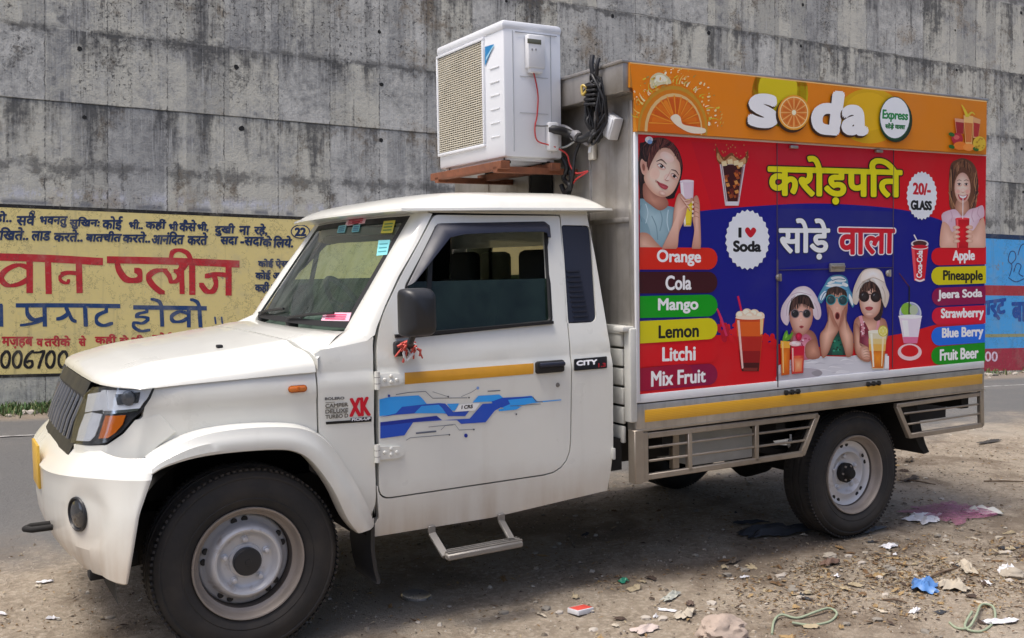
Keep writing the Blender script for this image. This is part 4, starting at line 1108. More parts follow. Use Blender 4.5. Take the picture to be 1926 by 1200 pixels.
def concrete():
    m = NT('stained_concrete'); p = m.pos('Object'); o = m.xyz(p)      # x along the wall, z up
    u, h = o[0], o[2]; MU = lambda a, b, c=False: m.math('MULTIPLY', a, b, clamp=c); AD = lambda a, b: m.math('ADD', a, b); SU = lambda a, b: m.math('SUBTRACT', a, b)
    def N(sc, scale=None, loc=(0, 0, 0), det=6, rg=.65, k=2.3):       # noise with its contrast stretched to 0..1
        return m.math('ADD', MU(SU(m.noise(m.scale(p, scale, loc) if scale else p, sc, det, rg), .5), k), .5, clamp=True)
    big, mid, fine, grit = N(.6), N(2.4, None, det=7), N(11, det=6, rg=.7), N(38, det=5, rg=.75)
    st, st2, st3 = N(1, (4.2, 1, .42), det=7, rg=.68), N(1, (14, 1, .55), (3, 0, 1), 6, .7), N(1, (40, 1, 1.3), (5, 0, 2), 4, .68)
    blot = N(1.15, None, (8, 3, 1), 8, .76, 2.7)
    GT = lambda a, z: m.math('GREATER_THAN', AD(a, MU(SU(mid, .5), .06)), z)
    lift = AD(GT(h, 3.17), AD(GT(h, 3.90), AD(GT(h, 5.0), GT(h, 6.15))))
    def cell(w, seed, wob):
        bu = AD(MU(u, 1/w), AD(seed, MU(SU(fine, .5), wob))); c = m.n('TexWhiteNoise', noise_dimensions='2D'); cv = m.n('CombineXYZ'); m.put(cv.inputs[0], m.math('FLOOR', bu)); m.put(cv.inputs[1], lift); m.put(c.inputs[0], cv.outputs[0]); return c.outputs[0], m.math('FRACT', bu)
    c1, f1 = cell(.60, .3, .05); c2, f2 = cell(.23, 7.1, .12)
    base = m.ramp(AD(MU(blot, .55), AD(MU(fine, .28), MU(grit, .17))), (.20, (.15, .147, .138)), (.38, (.33, .323, .298)), (.55, (.52, .505, .455)), (.78, (.66, .64, .58)))
    base = m.mix(MU(m.step(c1, .42, .48), MU(.78, m.step(AD(blot, MU(fine, .3)), .35, .75))), base, (.57, .54, .44))
    base = m.mix(MU(m.step(c2, .66, .72), .35), base, (.175, .177, .18))
    base = m.mix(MU(m.step(big, .60, .85), .35), base, (.45, .43, .37))
    def below(z0, reach):
        d = SU(z0, h); return MU(m.math('GREATER_THAN', d, 0), SU(1, m.math('MULTIPLY', d, 1/reach, clamp=True)))
    bl = m.math('MAXIMUM', below(3.17, .95), m.math('MAXIMUM', below(3.92, .5), m.math('MAXIMUM', below(5.0, .9), below(6.15, 1.1))))
    run = m.step(AD(AD(st, AD(MU(SU(c1, .5), .25), MU(SU(big, .5), .35))), AD(MU(bl, .40), MU(SU(fine, .5), .5))), .74, 1.08)
    base = m.mix(MU(run, .85), base, (.058, .058, .059))
    base = m.mix(MU(m.step(AD(AD(st2, MU(SU(grit, .5), .5)), MU(SU(big, .5), .35)), .68, .94), .70), base, (.070, .070, .071))
    base = m.mix(MU(m.step(AD(AD(st3, MU(SU(mid, .5), .5)), MU(SU(grit, .5), .3)), .80, 1.0), .72), base, (.05, .05, .052))
    base = m.mix(MU(SU(1, m.step(AD(st3, MU(SU(blot, .5), .5)), .08, .34)), .50), base, (.58, .57, .53))
    base = m.mix(MU(m.step(AD(mid, MU(SU(grit, .5), .8)), .70, .98), .70), base, (.072, .071, .066))
    def line(z0, w, wb=.10): return SU(1, m.math('MULTIPLY', m.math('ABSOLUTE', SU(AD(h, MU(SU(mid, .5), wb)), z0)), 1/w, clamp=True))
    mould = m.math('MAXIMUM', line(3.92, .15), m.math('MAXIMUM', line(2.50, .24), m.math('MAXIMUM', line(4.97, .14), line(6.2, .2))))
    base = m.mix(MU(m.step(AD(mould, AD(MU(SU(mid, .5), 1.1), MU(SU(fine, .5), .8))), .62, 1.0), .72), base, (.085, .083, .078))
    crack = m.math('MAXIMUM', line(3.165, .014, .02), MU(line(5.0, .012, .05), m.step(u, 5, 8))); base = m.mix(MU(crack, .6), base, (.05, .05, .048))
    wn_ = N(1, (7, 1, 3), (1, 0, 0), 5, .7); white = MU(line(2.20, .10, .03), m.step(AD(wn_, MU(SU(grit, .5), .4)), .42, .62)); base = m.mix(MU(white, .85), base, (.58, .58, .61))
    grey = MU(line(2.115, .045, .01), m.step(N(1, (2.2, 1, 1), (4, 0, 0), 2), .48, .56)); base = m.mix(MU(grey, .85), base, (.17, .175, .19))
    base = m.mix(MU(m.step(AD(N(1.2, None, (2, 9, 4)), MU(SU(fine, .5), .3)), .66, .95), .55), base, (.30, .22, .13))
    seam = m.math('GREATER_THAN', m.math('ABSOLUTE', SU(f1, .5)), .489); base = m.mix(MU(seam, MU(.75, m.step(fine, .3, .6))), base, (.06, .06, .058))
    spk = MU(m.step(N(26, None, (1, 1, 1), 3, .7, 2.6), .74, .86), m.step(big, .45, .7)); base = m.mix(MU(spk, .85), base, (.04, .039, .037))
    m.set(Base_Color=base, Roughness=.92)
    m.bump(AD(MU(fine, .9), AD(MU(grit, .5), MU(st3, .4))), .45, .012)
    return m.m
MAT['concrete'] = concrete()
WM = Matrix.Translation(WALL_O) @ Matrix((( WALL_D.x, -WALL_N.x, 0), (WALL_D.y, -WALL_N.y, 0), (0, 0, 1))).to_4x4()    # local: x along, -y to the camera, z up
WALL = bpy.data.objects.new('concrete_wall', None); COL.objects.link(WALL); WALL.matrix_world = WM; ORG['concrete_wall'] = Vector((0, 0, 0))
tag(WALL, 'tall stained grey concrete retaining wall with painted adverts along its foot', 'wall')
mb = MB()       # wall face: each lift stands a little proud of or behind its neighbour
lifts = [(-1.2, 3.17, 0), (3.17, 5.0, .008), (5.0, 9.5, .003)]
for z0, z1, off in lifts:
    mb.box((15, .4-off/2, (z0+z1)/2), (110, .8+off, z1-z0), 'concrete', .004, None, 1)
mb.build('wall_face', WALL, 30)
mb = MB(); r3 = random.Random(11); hole = plain('tie_hole', (.012, .012, .012), .9)
for zr, off in ((3.05, 0), (3.72, .008), (4.30, .008), (4.92, .008), (5.55, .003), (6.05, .003)):
    for k in range(-4, 26):
        u = .78+k*1.62+r3.uniform(-.05, .05); z = zr+r3.uniform(-.03, .03)
        if r3.random() < .12: continue
        r = r3.uniform(.020, .032)
        mb.face([(u+math.cos(a)*r*r3.uniform(.8, 1.15), -off-.003, z+math.sin(a)*r*r3.uniform(.8, 1.15)) for a in [2*math.pi*i/10 for i in range(10)]], hole)
mb.build('tie_holes', WALL, 0)

# ================================================================ printed and painted lettering and pictures
GAIN = 1.18
_txt = {}
def glyphs(s):
    """filled outlines of a word in the built-in font, scaled to a unit box"""
    if s in _txt: return _txt[s]
    c = bpy.data.curves.new('word', 'FONT'); c.body = s; c.resolution_u = 5
    o = bpy.data.objects.new('word', c); COL.objects.link(o); bpy.context.view_layer.update()
    me = o.evaluated_get(bpy.context.evaluated_depsgraph_get()).to_mesh()
    V = [(v.co.x, v.co.y) for v in me.vertices]; F_ = [tuple(p.vertices) for p in me.polygons]
    o.evaluated_get(bpy.context.evaluated_depsgraph_get()).to_mesh_clear()
    bpy.data.objects.remove(o); bpy.data.curves.remove(c)
    x0, x1 = min(v[0] for v in V), max(v[0] for v in V); y0, y1 = min(v[1] for v in V), max(v[1] for v in V)
    r = ([((x-x0)/(x1-x0), (y-y0)/(y1-y0)) for x, y in V], F_, (x1-x0)/(y1-y0))
    _txt[s] = r; return r
def inside(p, poly):
    c = False
    for i in range(len(poly)):
        a, b = poly[i-1], poly[i]
        if (a[1] > p[1]) != (b[1] > p[1]) and p[0] < (b[0]-a[0])*(p[1]-a[1])/(b[1]-a[1])+a[0]: c = not c
    return c
def clip(poly, conv):
    """polygon cut to a convex outline"""
    out = [tuple(p[:2]) for p in poly]; ar = sum(conv[i-1][0]*conv[i][1]-conv[i][0]*conv[i-1][1] for i in range(len(conv)))
    for i in range(len(conv)):
        a, b = conv[i-1], conv[i]; src, out = out, []
        f = lambda p: ((b[0]-a[0])*(p[1]-a[1])-(b[1]-a[1])*(p[0]-a[0]))*(1 if ar > 0 else -1)
        for j in range(len(src)):
            p, q = src[j-1], src[j]; fp, fq = f(p), f(q)
            if (fp >= 0) != (fq >= 0): t = fp/(fp-fq); out.append((p[0]+(q[0]-p[0])*t, p[1]+(q[1]-p[1])*t))
            if fq >= 0: out.append(q)
        if not out: return []
    return out
class Art:
    """flat coloured shapes laid one over the other on a surface; where(px, py, lift) gives the point"""
    def __init__(s, where, step=3e-5, zoom=(1, 0, 0), cut=None, grid=0):
        s.w, s.st, s.z, s.L, s.cut, s.grid = where, step, zoom, 0, cut, grid; s.V, s.F, s.C = [], [], []
    def q(s, p): return (p[0]/s.z[0]+s.z[1], p[1]/s.z[0]+s.z[2])
    def col(s, c):
        c = lin(c) if isinstance(c, str) else lin([((x/255)/12.92 if x/255 <= .04045 else ((x/255+.055)/1.055)**2.4) for x in c])
        return tuple(min(.95, x*GAIN) for x in c[:3])+(1,)
    def raw(s, pts, faces, c):
        s.L += 1; b = len(s.V); s.V += [s.w(p[0], p[1], s.L*s.st) for p in pts]
        for f in faces: s.F.append([b+i for i in f]); s.C.append([c[i] for i in f] if isinstance(c, list) else c)
    def poly(s, pts, c, n=4):
        p = cr(pts, n) if n else pts
        p = [s.q(x) for x in p]
        if s.cut: p = clip(p, s.cut)
        if len(p) < 3: return s
        if s.grid:                        # follow a curved surface: cut into strips
            xs = [x[0] for x in p]; k0 = math.floor(min(xs)/s.grid)
            for k in range(k0, math.ceil(max(xs)/s.grid)):
                y0, y1 = min(x[1] for x in p)-1, max(x[1] for x in p)+1
                pp = clip(p, [(k*s.grid, y0), ((k+1)*s.grid, y0), ((k+1)*s.grid, y1), (k*s.grid, y1)])
                if len(pp) > 2: s.raw(pp, [list(range(len(pp)))], s.col(c)); s.L -= 1
            s.L += 1; return s
        s.raw(p, [list(range(len(p)))], s.col(c)); return s
    def fan(s, pts, cen, ci, ce, n=4, rings=4, pw=1.0):
        """shape whose tone runs from ci at cen to ce at its outline"""
        p = cr(pts, n) if n else [Vector(x[:2]) for x in pts]; c0 = Vector(cen); ci, ce = Vector(s.col(ci)), Vector(s.col(ce)); V, C, F_ = [c0], [tuple(ci)], []; N = len(p)
        for r in range(1, rings+1):
            for q in p: V.append(c0.lerp(q, r/rings)); C.append(tuple(ci.lerp(ce, (r/rings)**pw)))
        for j in range(N):
            k = (j+1) % N; F_.append((0, 1+j, 1+k))
            for r in range(rings-1): F_.append((1+r*N+j, 1+(r+1)*N+j, 1+(r+1)*N+k, 1+r*N+k))
        V = [s.q(v) for v in V]
        if s.cut:
            b = s.cut; mx = [min(q[0] for q in b), max(q[0] for q in b), min(q[1] for q in b), max(q[1] for q in b)]
            V = [(min(max(v[0], mx[0]), mx[1]), min(max(v[1], mx[2]), mx[3])) for v in V]
        s.raw(V, F_, C); return s
    def soft(s, cx, cy, rx, ry, ci, ce, a=0, pw=1.0):
        ca, sa = math.cos(R(a)), math.sin(R(a))
        return s.fan([(cx+rx*math.cos(t)*ca-ry*math.sin(t)*sa, cy+rx*math.cos(t)*sa+ry*math.sin(t)*ca) for t in [2*math.pi*k/24 for k in range(24)]], (cx, cy), ci, ce, 0, 4, pw)
    def strands(s, A, B, n, w, cols, seed, jit=10):
        """hair: n strokes running from curve A to curve B"""
        r = random.Random(seed); pa, pb = cr(A, 6, False), cr(B, 6, False)
        for k in range(n):
            t = r.random(); i = t*(min(len(pa), len(pb))-1); j = int(i); a, b = pa[j], pb[j]; m = a.lerp(b, .5)+Vector((r.uniform(-jit, jit), r.uniform(-jit, jit)))
            s.line([tuple(a+Vector((r.uniform(-jit, jit), r.uniform(-jit, jit)))), tuple(m), tuple(b+Vector((r.uniform(-jit, jit), r.uniform(-jit, jit))))], [w*.5, w, w*.3], r.choice(cols), 3); s.L -= .7
        s.L += 1; return s
    def ell(s, cx, cy, rx, ry, c, a=0, n=28, t0=0, t1=360):
        ca, sa = math.cos(R(a)), math.sin(R(a)); full = t1-t0 >= 360
        P_ = [(cx+rx*math.cos(t)*ca-ry*math.sin(t)*sa, cy+rx*math.cos(t)*sa+ry*math.sin(t)*ca) for t in [R(t0+(t1-t0)*k/(n if full else n-1)) for k in range(n)]]
        return s.poly(P_, c, 0)
    def line(s, pts, w, c, n=5):
        """brush stroke; w one width or one per point"""
        P_ = [s.q(p) for p in (cr(pts, n, False) if n else pts)]; N = len(P_); fs_, vs = [], []
        ww = w if hasattr(w, '__len__') else [w]*len(pts)
        for i, p in enumerate(P_):
            p = Vector(p); a = Vector(P_[max(i-1, 0)]); b = Vector(P_[min(i+1, N-1)]); d = (b-a)
            d = d.normalized() if d.length > 1e-9 else Vector((1, 0))
            k = i/(max(1, N-1))*(len(ww)-1); j = min(int(k), len(ww)-2) if len(ww) > 1 else 0
            hw = (lerp(ww[j], ww[j+1], k-j) if len(ww) > 1 else ww[0])/s.z[0]/2
            nn = Vector((-d.y, d.x))*hw; vs += [p+nn, p-nn]
            if i: fs_.append((2*i-2, 2*i-1, 2*i+1, 2*i))
        s.raw(vs, fs_, s.col(c)); return s
    def nib(s, pts, w, h, c, n=6):
        """flat brush: a w x h slab swept along the path"""
        P_ = [Vector(s.q(p)) for p in (cr(pts, n, False) if n else pts)]; k = s.z[0]; vs, fs_ = [], []
        for i in range(len(P_)-1):
            a, b = P_[i], P_[i+1]; pts_ = [p+Vector((dx*w/2/k, dy*h/2/k)) for p in (a, b) for dx, dy in ((-1, -1), (1, -1), (1, 1), (-1, 1))]
            hull = sorted(set((round(p.x, 4), round(p.y, 4)) for p in pts_)); lo, up = [], []
            for q in hull:
                while len(lo) > 1 and (lo[-1][0]-lo[-2][0])*(q[1]-lo[-2][1])-(lo[-1][1]-lo[-2][1])*(q[0]-lo[-2][0]) <= 0: lo.pop()
                lo.append(q)
            for q in hull[::-1]:
                while len(up) > 1 and (up[-1][0]-up[-2][0])*(q[1]-up[-2][1])-(up[-1][1]-up[-2][1])*(q[0]-up[-2][0]) <= 0: up.pop()
                up.append(q)
            h_ = lo[:-1]+up[:-1]
            if len(h_) > 2: s.raw(h_, [list(range(len(h_)))], s.col(c)); s.L -= .93
        s.L += 1; return s
    def text(s, word, quad, c, bold=0.0, outline=None, ow=0, extra=None, slant=0):
        """word stretched over the quad TL, TR, BR, BL; bold and ow thicken it, in pixels"""
        V, F_, asp = glyphs(word); TL, TR, BR, BL = [Vector(s.q(p)) for p in quad]
        W_ = ((TR-TL).length+(BR-BL).length)/2; H_ = ((BL-TL).length+(BR-TR).length)/2; k = 1
        def put(cc, r, nn):
            for i in range(nn):
                a = 2*math.pi*i/nn; dx, dy = (r*math.cos(a), r*math.sin(a)) if nn > 1 else (0, 0)
                iw, ih = 1-2*bold/W_ if bold*4 < W_ else .8, 1-2*bold/H_ if bold*4 < H_ else .8
                pts = []
                for x, y in V:
                    u = .5+(x-.5)*iw+dx/W_+slant*(y-.5); v = .5+(y-.5)*ih+dy/H_
                    pts.append(BL.lerp(BR, u).lerp(TL.lerp(TR, u), v))
                s.raw(pts, F_, cc); s.L -= .8
            s.L += 1
        if outline: put(s.col(outline), (bold+ow)/1, 14)
        if extra: put(s.col(extra[0]), bold+extra[1], 14)
        if bold: put(s.col(c), bold, 10); 
        if bold > 1.2: put(s.col(c), bold*.5, 6)
        put(s.col(c), 0, 1); return s
    def build(s, name, parent, mat='print'):
        me = bpy.data.meshes.new(name); o0 = Vector((0, 0, 0)); root = parent
        while root.parent is not None: root = root.parent
        o0 = ORG[root.name]
        me.from_pydata([tuple(Vector(v)-o0) for v in s.V], [], s.F)
        at_ = me.color_attributes.new('print', 'FLOAT_COLOR', 'CORNER'); i = 0
        for f, c in zip(s.F, s.C):
            for k in range(len(f)): at_.data[i].color = c[k] if isinstance(c, list) else c; i += 1
        me.materials.append(MAT[mat]); o = bpy.data.objects.new(name, me); COL.objects.link(o); o.parent = parent
        return o
def side_map(y0):
    return lambda px, py, l: (lambda p: Vector((p.x, y0-l, p.z)))(at(px, py, y=y0))

# ---- header board
YH = -.888
hq = [(1185, 117), (1856, 190), (1855, 290), (1198, 246)]
mb = MB(); cs = [at(*q, y=YH) for q in ((1185, 117), (1856, 190), (1855, 291), (1198, 247), (1198, 166), (1185, 164))]
f0 = [mb.bm.verts.new((p.x, YH, p.z)) for p in cs]; f1 = [mb.bm.verts.new((p.x, -.858, p.z)) for p in cs]
hm = plain('orange_board', (.56, .21, .012), .35)
for q in [f0, f1[::-1]]+[[f0[i], f0[(i+1) % 6], f1[(i+1) % 6], f1[i]] for i in range(6)]: mb.bm.faces.new(q).material_index = mb.mi(hm)
header = mb.build('header_sign', TRUCK, 30)
HM = side_map(YH-.0006)
a = Art(HM, cut=hq)
for k in range(24):
    t0, t1 = k/24, (k+1)/24
    c = (lerp(222, 206, t0), lerp(126, 122, t0), lerp(0, 14, t0))
    e = lambda t, b: (lerp(1185 if not b else 1198, 1856, t), lerp(117 if not b else 246, 190 if not b else 290, t))
    a.poly([e(t0, 0), e(t1, 0), e(t1, 1), e(t0, 1)], c, 0); a.L = 1
for cx, cy, rx, ry, c in ((1467, 176, 53, 62, (196, 176, 4)), (1636, 218, 62, 52, (205, 160, 6))):
    a.ell(cx, cy, rx, ry, c); a.ell(cx-4, cy-8, rx*.7, ry*.7, tuple(min(255, x+10) for x in c))
a.poly([(1185, 117), (1856, 190), (1856, 192), (1185, 119)], (240, 190, 120), 0)
a.build('board_print', header)
a = Art(lambda x, y, l: HM(x, y, l+.001), cut=hq, zoom=(3.53, 1180, 100))     # half orange with its splash
ro = random.Random(4)
a.ell(300, 505, 232, 290, (190, 140, 40)); a.ell(300, 512, 218, 272, (203, 120, 14)); a.ell(305, 512, 192, 246, (214, 180, 120)); a.ell(310, 515, 178, 228, (205, 98, 8))
for k in range(11):
    t = R(190+k*16); a.line([(325, 470), (310+170*math.cos(t), 500+220*math.sin(t))], [4, 9], (222, 140, 40), 1)
    t = R(198+k*16); a.poly([(325, 455), (310+150*math.cos(t-.09), 500+195*math.sin(t-.09)), (310+158*math.cos(t), 500+205*math.sin(t)), (310+150*math.cos(t+.09), 500+195*math.sin(t+.09))], (ro.choice([(214, 110, 12), (196, 84, 4), (222, 128, 24)])), 0)
a.poly([(285, 425), (320, 405), (350, 425), (365, 470), (420, 485), (510, 500), (510, 530), (420, 530), (340, 490), (300, 455)], (226, 214, 190))
a.poly([(150, 170), (200, 130), (260, 150), (290, 200), (220, 210), (160, 235)], (206, 200, 160)); a.poly([(190, 150), (240, 150), (262, 185), (200, 190)], (226, 224, 204))
for k in range(150):
    t = R(ro.uniform(185, 358)); rr = ro.uniform(1.0, 1.42); x, y = 300+235*rr*math.cos(t), 500+285*rr*math.sin(t); r = ro.uniform(2, 8)
    a.ell(x, y, r*ro.uniform(.5, 1.3), r*ro.uniform(.7, 2.2), ro.choice([(232, 214, 160), (214, 170, 80), (180, 140, 60), (238, 230, 200), (206, 190, 60)]), ro.uniform(0, 90), 9)
for k in range(26):
    t = R(ro.uniform(190, 350)); x, y = 300+240*math.cos(t), 500+295*math.sin(t); L = ro.uniform(20, 75)
    a.line([(x, y), (x+L*.5*math.cos(t)+ro.uniform(-8, 8), y+L*.5*math.sin(t)), (x+L*math.cos(t+.3), y+L*math.sin(t+.3))], [9, 5, 1], ro.choice([(222, 200, 110), (196, 180, 50), (230, 220, 180)]), 3)
a.build('orange_picture', header)
a = Art(lambda x, y, l: HM(x, y, l+.006))
SH = (60, 34, 6); WH = (232, 234, 242)
for w, qd, b in (('s', [(1406, 176), (1462, 176), (1464, 243), (1404, 240)], 5.5), ('d', [(1523, 176), (1584, 171), (1583, 253), (1523, 250)], 6.0), ('a', [(1581, 197), (1629, 197), (1632, 257), (1580, 254)], 5.5)):
    if w == 'd': qd = [(1526, 168), (1588, 172), (1576, 256), (1522, 252)]
    a.text(w, [(x-3, y+4) for x, y in qd], SH, b); a.text(w, qd, WH, b)
a.ell(1488, 216, 31, 34, SH); a.ell(1491, 212, 30, 33, (224, 150, 40)); a.ell(1491, 212, 27, 30, (236, 206, 150)); a.ell(1491, 212, 25, 28, (214, 124, 44))
for k in range(12):
    t = R(30*k); a.line([(1491+5*math.cos(t), 212+5*math.sin(t)), (1491+25*math.cos(t), 212+28*math.sin(t))], [1, 2], (232, 176, 104), 1)
    t = R(30*k+15); a.line([(1491+8*math.cos(t), 212+8*math.sin(t)), (1491+21*math.cos(t), 212+24*math.sin(t))], [1.5, 5], (204, 104, 34), 1)
a.ell(1491, 212, 4, 5, (244, 226, 190)); a.build('soda_lettering', header)
a = Art(lambda x, y, l: HM(x, y, l+.010))
a.ell(1682, 227, 31, 41, (30, 44, 20)); a.ell(1680, 223, 29.5, 41, (22, 70, 40)); a.ell(1680, 222, 27.5, 38.5, (226, 229, 236))
a.text('Express', [(1657, 206), (1706, 210), (1704, 232), (1656, 229)], (20, 130, 64), .8); a.text('सोड़े वाला', [(1662, 231), (1700, 233), (1699, 246), (1661, 244)], (20, 110, 54), .7); a.build('round_badge', header)
a = Art(lambda x, y, l: HM(x, y, l+.010), zoom=(3.749, 1520, 140))
for P_, c in (([(1022, 310), (1088, 318), (1082, 420), (1034, 420)], (206, 150, 120)), ([(1028, 335), (1086, 342), (1080, 420), (1036, 418)], (150, 30, 36)), ([(1150, 300), (1204, 320), (1190, 450), (1152, 450)], (210, 160, 110)), ([(1154, 340), (1200, 350), (1188, 445), (1156, 440)], (168, 44, 40)),
             ([(1084, 290), (1152, 296), (1144, 500), (1098, 500)], (226, 180, 110)), ([(1090, 340), (1148, 346), (1140, 480), (1100, 480)], (196, 110, 50))): a.poly(P_, c, 0)
a.line([(1070, 215), (1090, 250), (1110, 300)], [4, 14, 26], (206, 186, 40)); a.line([(1110, 300), (1140, 270), (1165, 285)], [18, 12, 4], (200, 180, 50))
a.ell(1040, 455, 40, 42, (170, 34, 52)); a.ell(1035, 445, 20, 16, (206, 90, 90)); a.ell(1195, 490, 46, 52, (208, 176, 50)); a.ell(1060, 505, 48, 30, (220, 120, 36)); a.ell(1120, 515, 40, 26, (226, 140, 60))
for x, y in ((1000, 425), (1000, 512), (1170, 528)): a.ell(x, y, 22, 14, (40, 96, 30), 20)
for k in range(20): a.ell(1195+ro.uniform(-36, 36), 490+ro.uniform(-42, 42), 6, 5, (176, 136, 30), 0, 8)
a.build('juice_picture', header)

# ---- printed side
PM = side_map(-.8602)
a = Art(PM)
pq = [(1200, 250), (1855, 292), (1850, 691), (1203, 748)]
a.poly(pq, (203, 6, 24), 0)
def across(top, bot, c): a.poly(top+bot[::-1], c, 0)
a.poly([(1463, 265), (1679, 279), (1679, 395), (1560, 384), (1463, 386)], (186, 14, 42), 0)
a.poly([(1300, 266), (1463, 276), (1463, 386), (1340, 396)], (196, 6, 30), 0)
top = cr([(1203, 416), (1316, 397), (1463, 385), (1560, 383), (1680, 392), (1752, 408), (1790, 424), (1852, 452)], 6, False)
bot = cr([(1203, 634), (1350, 630), (1390, 634), (1457, 646), (1560, 652), (1670, 632), (1712, 624), (1751, 613), (1851, 586)], 6, False)
across([tuple(p) for p in top], [tuple(p) for p in bot], (14, 18, 124))
a.poly([(1463, 392), (1679, 398), (1679, 478), (1463, 505)], (30, 34, 118), 0)
a.build('printed_panel', box)
UP = lambda k: (lambda x, y, l: PM(x, y, l+k))
a = Art(UP(.0012))           # splash left of the cup
for k in range(26): a.ell(ro.uniform(1350, 1388), ro.uniform(606, 640), ro.uniform(2, 6), ro.uniform(3, 9), ro.choice([(206, 8, 30), (178, 6, 40)]), ro.uniform(-30, 30), 9)
a.line([(1348, 580), (1356, 600), (1366, 632)], [3, 5, 4], (200, 40, 90)); a.build('splash_picture', box); a = Art(UP(.0012))
for k in range(18): a.ell(ro.uniform(1432, 1458), ro.uniform(630, 650), ro.uniform(2, 5), ro.uniform(3, 8), (203, 6, 24), 0, 9)
a.build('splash_picture', box)
def bar_shape(a, x0, x1, yl0, yl1, yr0, yr1, c, left=True):
    n = 9; out = []
    if left:
        out = [(x0, yl1), (x0, yl0)]; h = (yr1-yr0)/2; cx = x1-h*.85
        out += [(cx+h*.85*math.cos(t), (yr0+yr1)/2+h*math.sin(t)) for t in [R(-90+180*k/n) for k in range(n+1)]]
    else:
        h = (yl1-yl0)/2; cx = x0+h*.85
        out = [(x1, yr0), (x1, yr1)]+[(cx-h*.85*math.cos(t), (yl0+yl1)/2+h*math.sin(t)) for t in [R(90-180*k/n) for k in range(n+1)]]
    a.poly(out, c, 0)
W_ = (236, 238, 244); K_ = (24, 24, 26)
for w, b, c, tq, tc in (
    ('Orange', (1202, 1349, 465, 507, 466, 507), (206, 36, 16), [(1235, 469), (1318, 471), (1318, 501), (1235, 500)], W_),
    ('Cola', (1202, 1349, 511, 552, 511, 551), (58, 10, 20), [(1251, 518), (1300, 518), (1300, 545), (1251, 546)], W_),
    ('Mango', (1203, 1349, 557, 598, 554, 595), (6, 150, 22), [(1237, 561), (1313, 560), (1313, 589), (1237, 591)], W_),
    ('Lemon', (1203, 1349, 604, 646, 598, 638), (206, 196, 10), [(1238, 612), (1314, 608), (1314, 634), (1238, 637)], K_),
    ('Litchi', (1203, 1349, 650, 690, 643, 682), (204, 8, 24), [(1245, 653), (1308, 650), (1308, 678), (1245, 680)], W_),
    ('Mix Fruit', (1203, 1349, 693, 736, 684, 724), (134, 4, 62), [(1224, 698), (1327, 693), (1327, 719), (1224, 728)], W_)):
    a = Art(UP(.002)); bar_shape(a, *b, c)
    if c[0] == 134: bar_shape(a, b[0], b[1]-46, *b[2:], (150, 4, 50))
    a.text(w, tq, tc, .95); a.build('flavour_bar', box)
for w, b, c, tq, tc in (
    ('Apple', (1751, 1854, 466, 499, 464, 497), (206, 8, 30), [(1791, 471), (1833, 470), (1833, 495), (1791, 496)], W_),
    ('Pineapple', (1751, 1854, 502, 536, 500, 533), (206, 196, 10), [(1773, 508), (1848, 508), (1848, 533), (1773, 533)], K_),
    ('Jeera Soda', (1752, 1853, 541, 575, 538, 571), (136, 6, 72), [(1763, 545), (1847, 543), (1847, 563), (1763, 567)], W_),
    ('Strawberry', (1752, 1853, 578, 611, 574, 608), (206, 2, 50), [(1769, 580), (1850, 578), (1850, 602), (1769, 604)], W_),
    ('Blue Berry', (1751, 1852, 615, 650, 609, 644), (22, 104, 216), [(1771, 617), (1849, 613), (1849, 638), (1771, 641)], W_),
    ('Fruit Beer', (1751, 1852, 652, 686, 644, 681), (6, 140, 14), [(1767, 657), (1840, 652), (1840, 674), (1767, 679)], W_)):
    a = Art(UP(.002)); bar_shape(a, *b, c, False); a.text(w, tq, tc, .85); a.build('flavour_bar', box)

a = Art(UP(.0022)); YEL = (222, 214, 6)
a.text('करोड़पित', [(1443, 290), (1697, 299), (1697, 386), (1443, 384)], YEL, 2.5, (40, 24, 10), 2.3, ((214, 170, 60), 3.4) if 0 else None)
a.build('headline_lettering', box)
a = Art(UP(.0022)); a.text('सोड़े', [(1464, 410), (1561, 411), (1560, 488), (1464, 490)], (228, 231, 238), 1.9, (40, 50, 60), 1.2); a.text('वाला', [(1576, 428), (1683, 430), (1682, 478), (1576, 481)], (200, 14, 40), 2.0, (226, 220, 226), 2.2)
a.build('headline_lettering', box)
def scallop(a, cx, cy, rx, ry, n, c, d=.93):
    a.poly([(cx+rx*(1 if k % 2 else d)*math.cos(R(180*k/n)), cy+ry*(1 if k % 2 else d)*math.sin(R(180*k/n))) for k in range(2*n)], c, 0)
a = Art(UP(.0026)); scallop(a, 1405, 451, 42, 57, 26, (222, 226, 234)); a.text('I', [(1388, 428), (1394, 428), (1394, 447), (1388, 447)], K_, .8)
a.poly([(1411, 447), (1401, 436), (1402, 429), (1407, 428), (1411, 433, 0), (1415, 428), (1420, 430), (1421, 436)], (190, 16, 36)); a.text('Soda', [(1378, 452), (1431, 453), (1431, 474), (1378, 474)], K_, 1.3); a.build('starburst_badge', box)
a = Art(UP(.0026)); scallop(a, 1733, 368, 29, 46, 26, (222, 226, 234)); a.text('20/-', [(1716, 343), (1750, 345), (1750, 368), (1716, 366)], (190, 20, 40), 1.1); a.text('GLASS', [(1712, 376), (1752, 378), (1752, 396), (1712, 395)], K_, 1.2); a.build('starburst_badge', box)

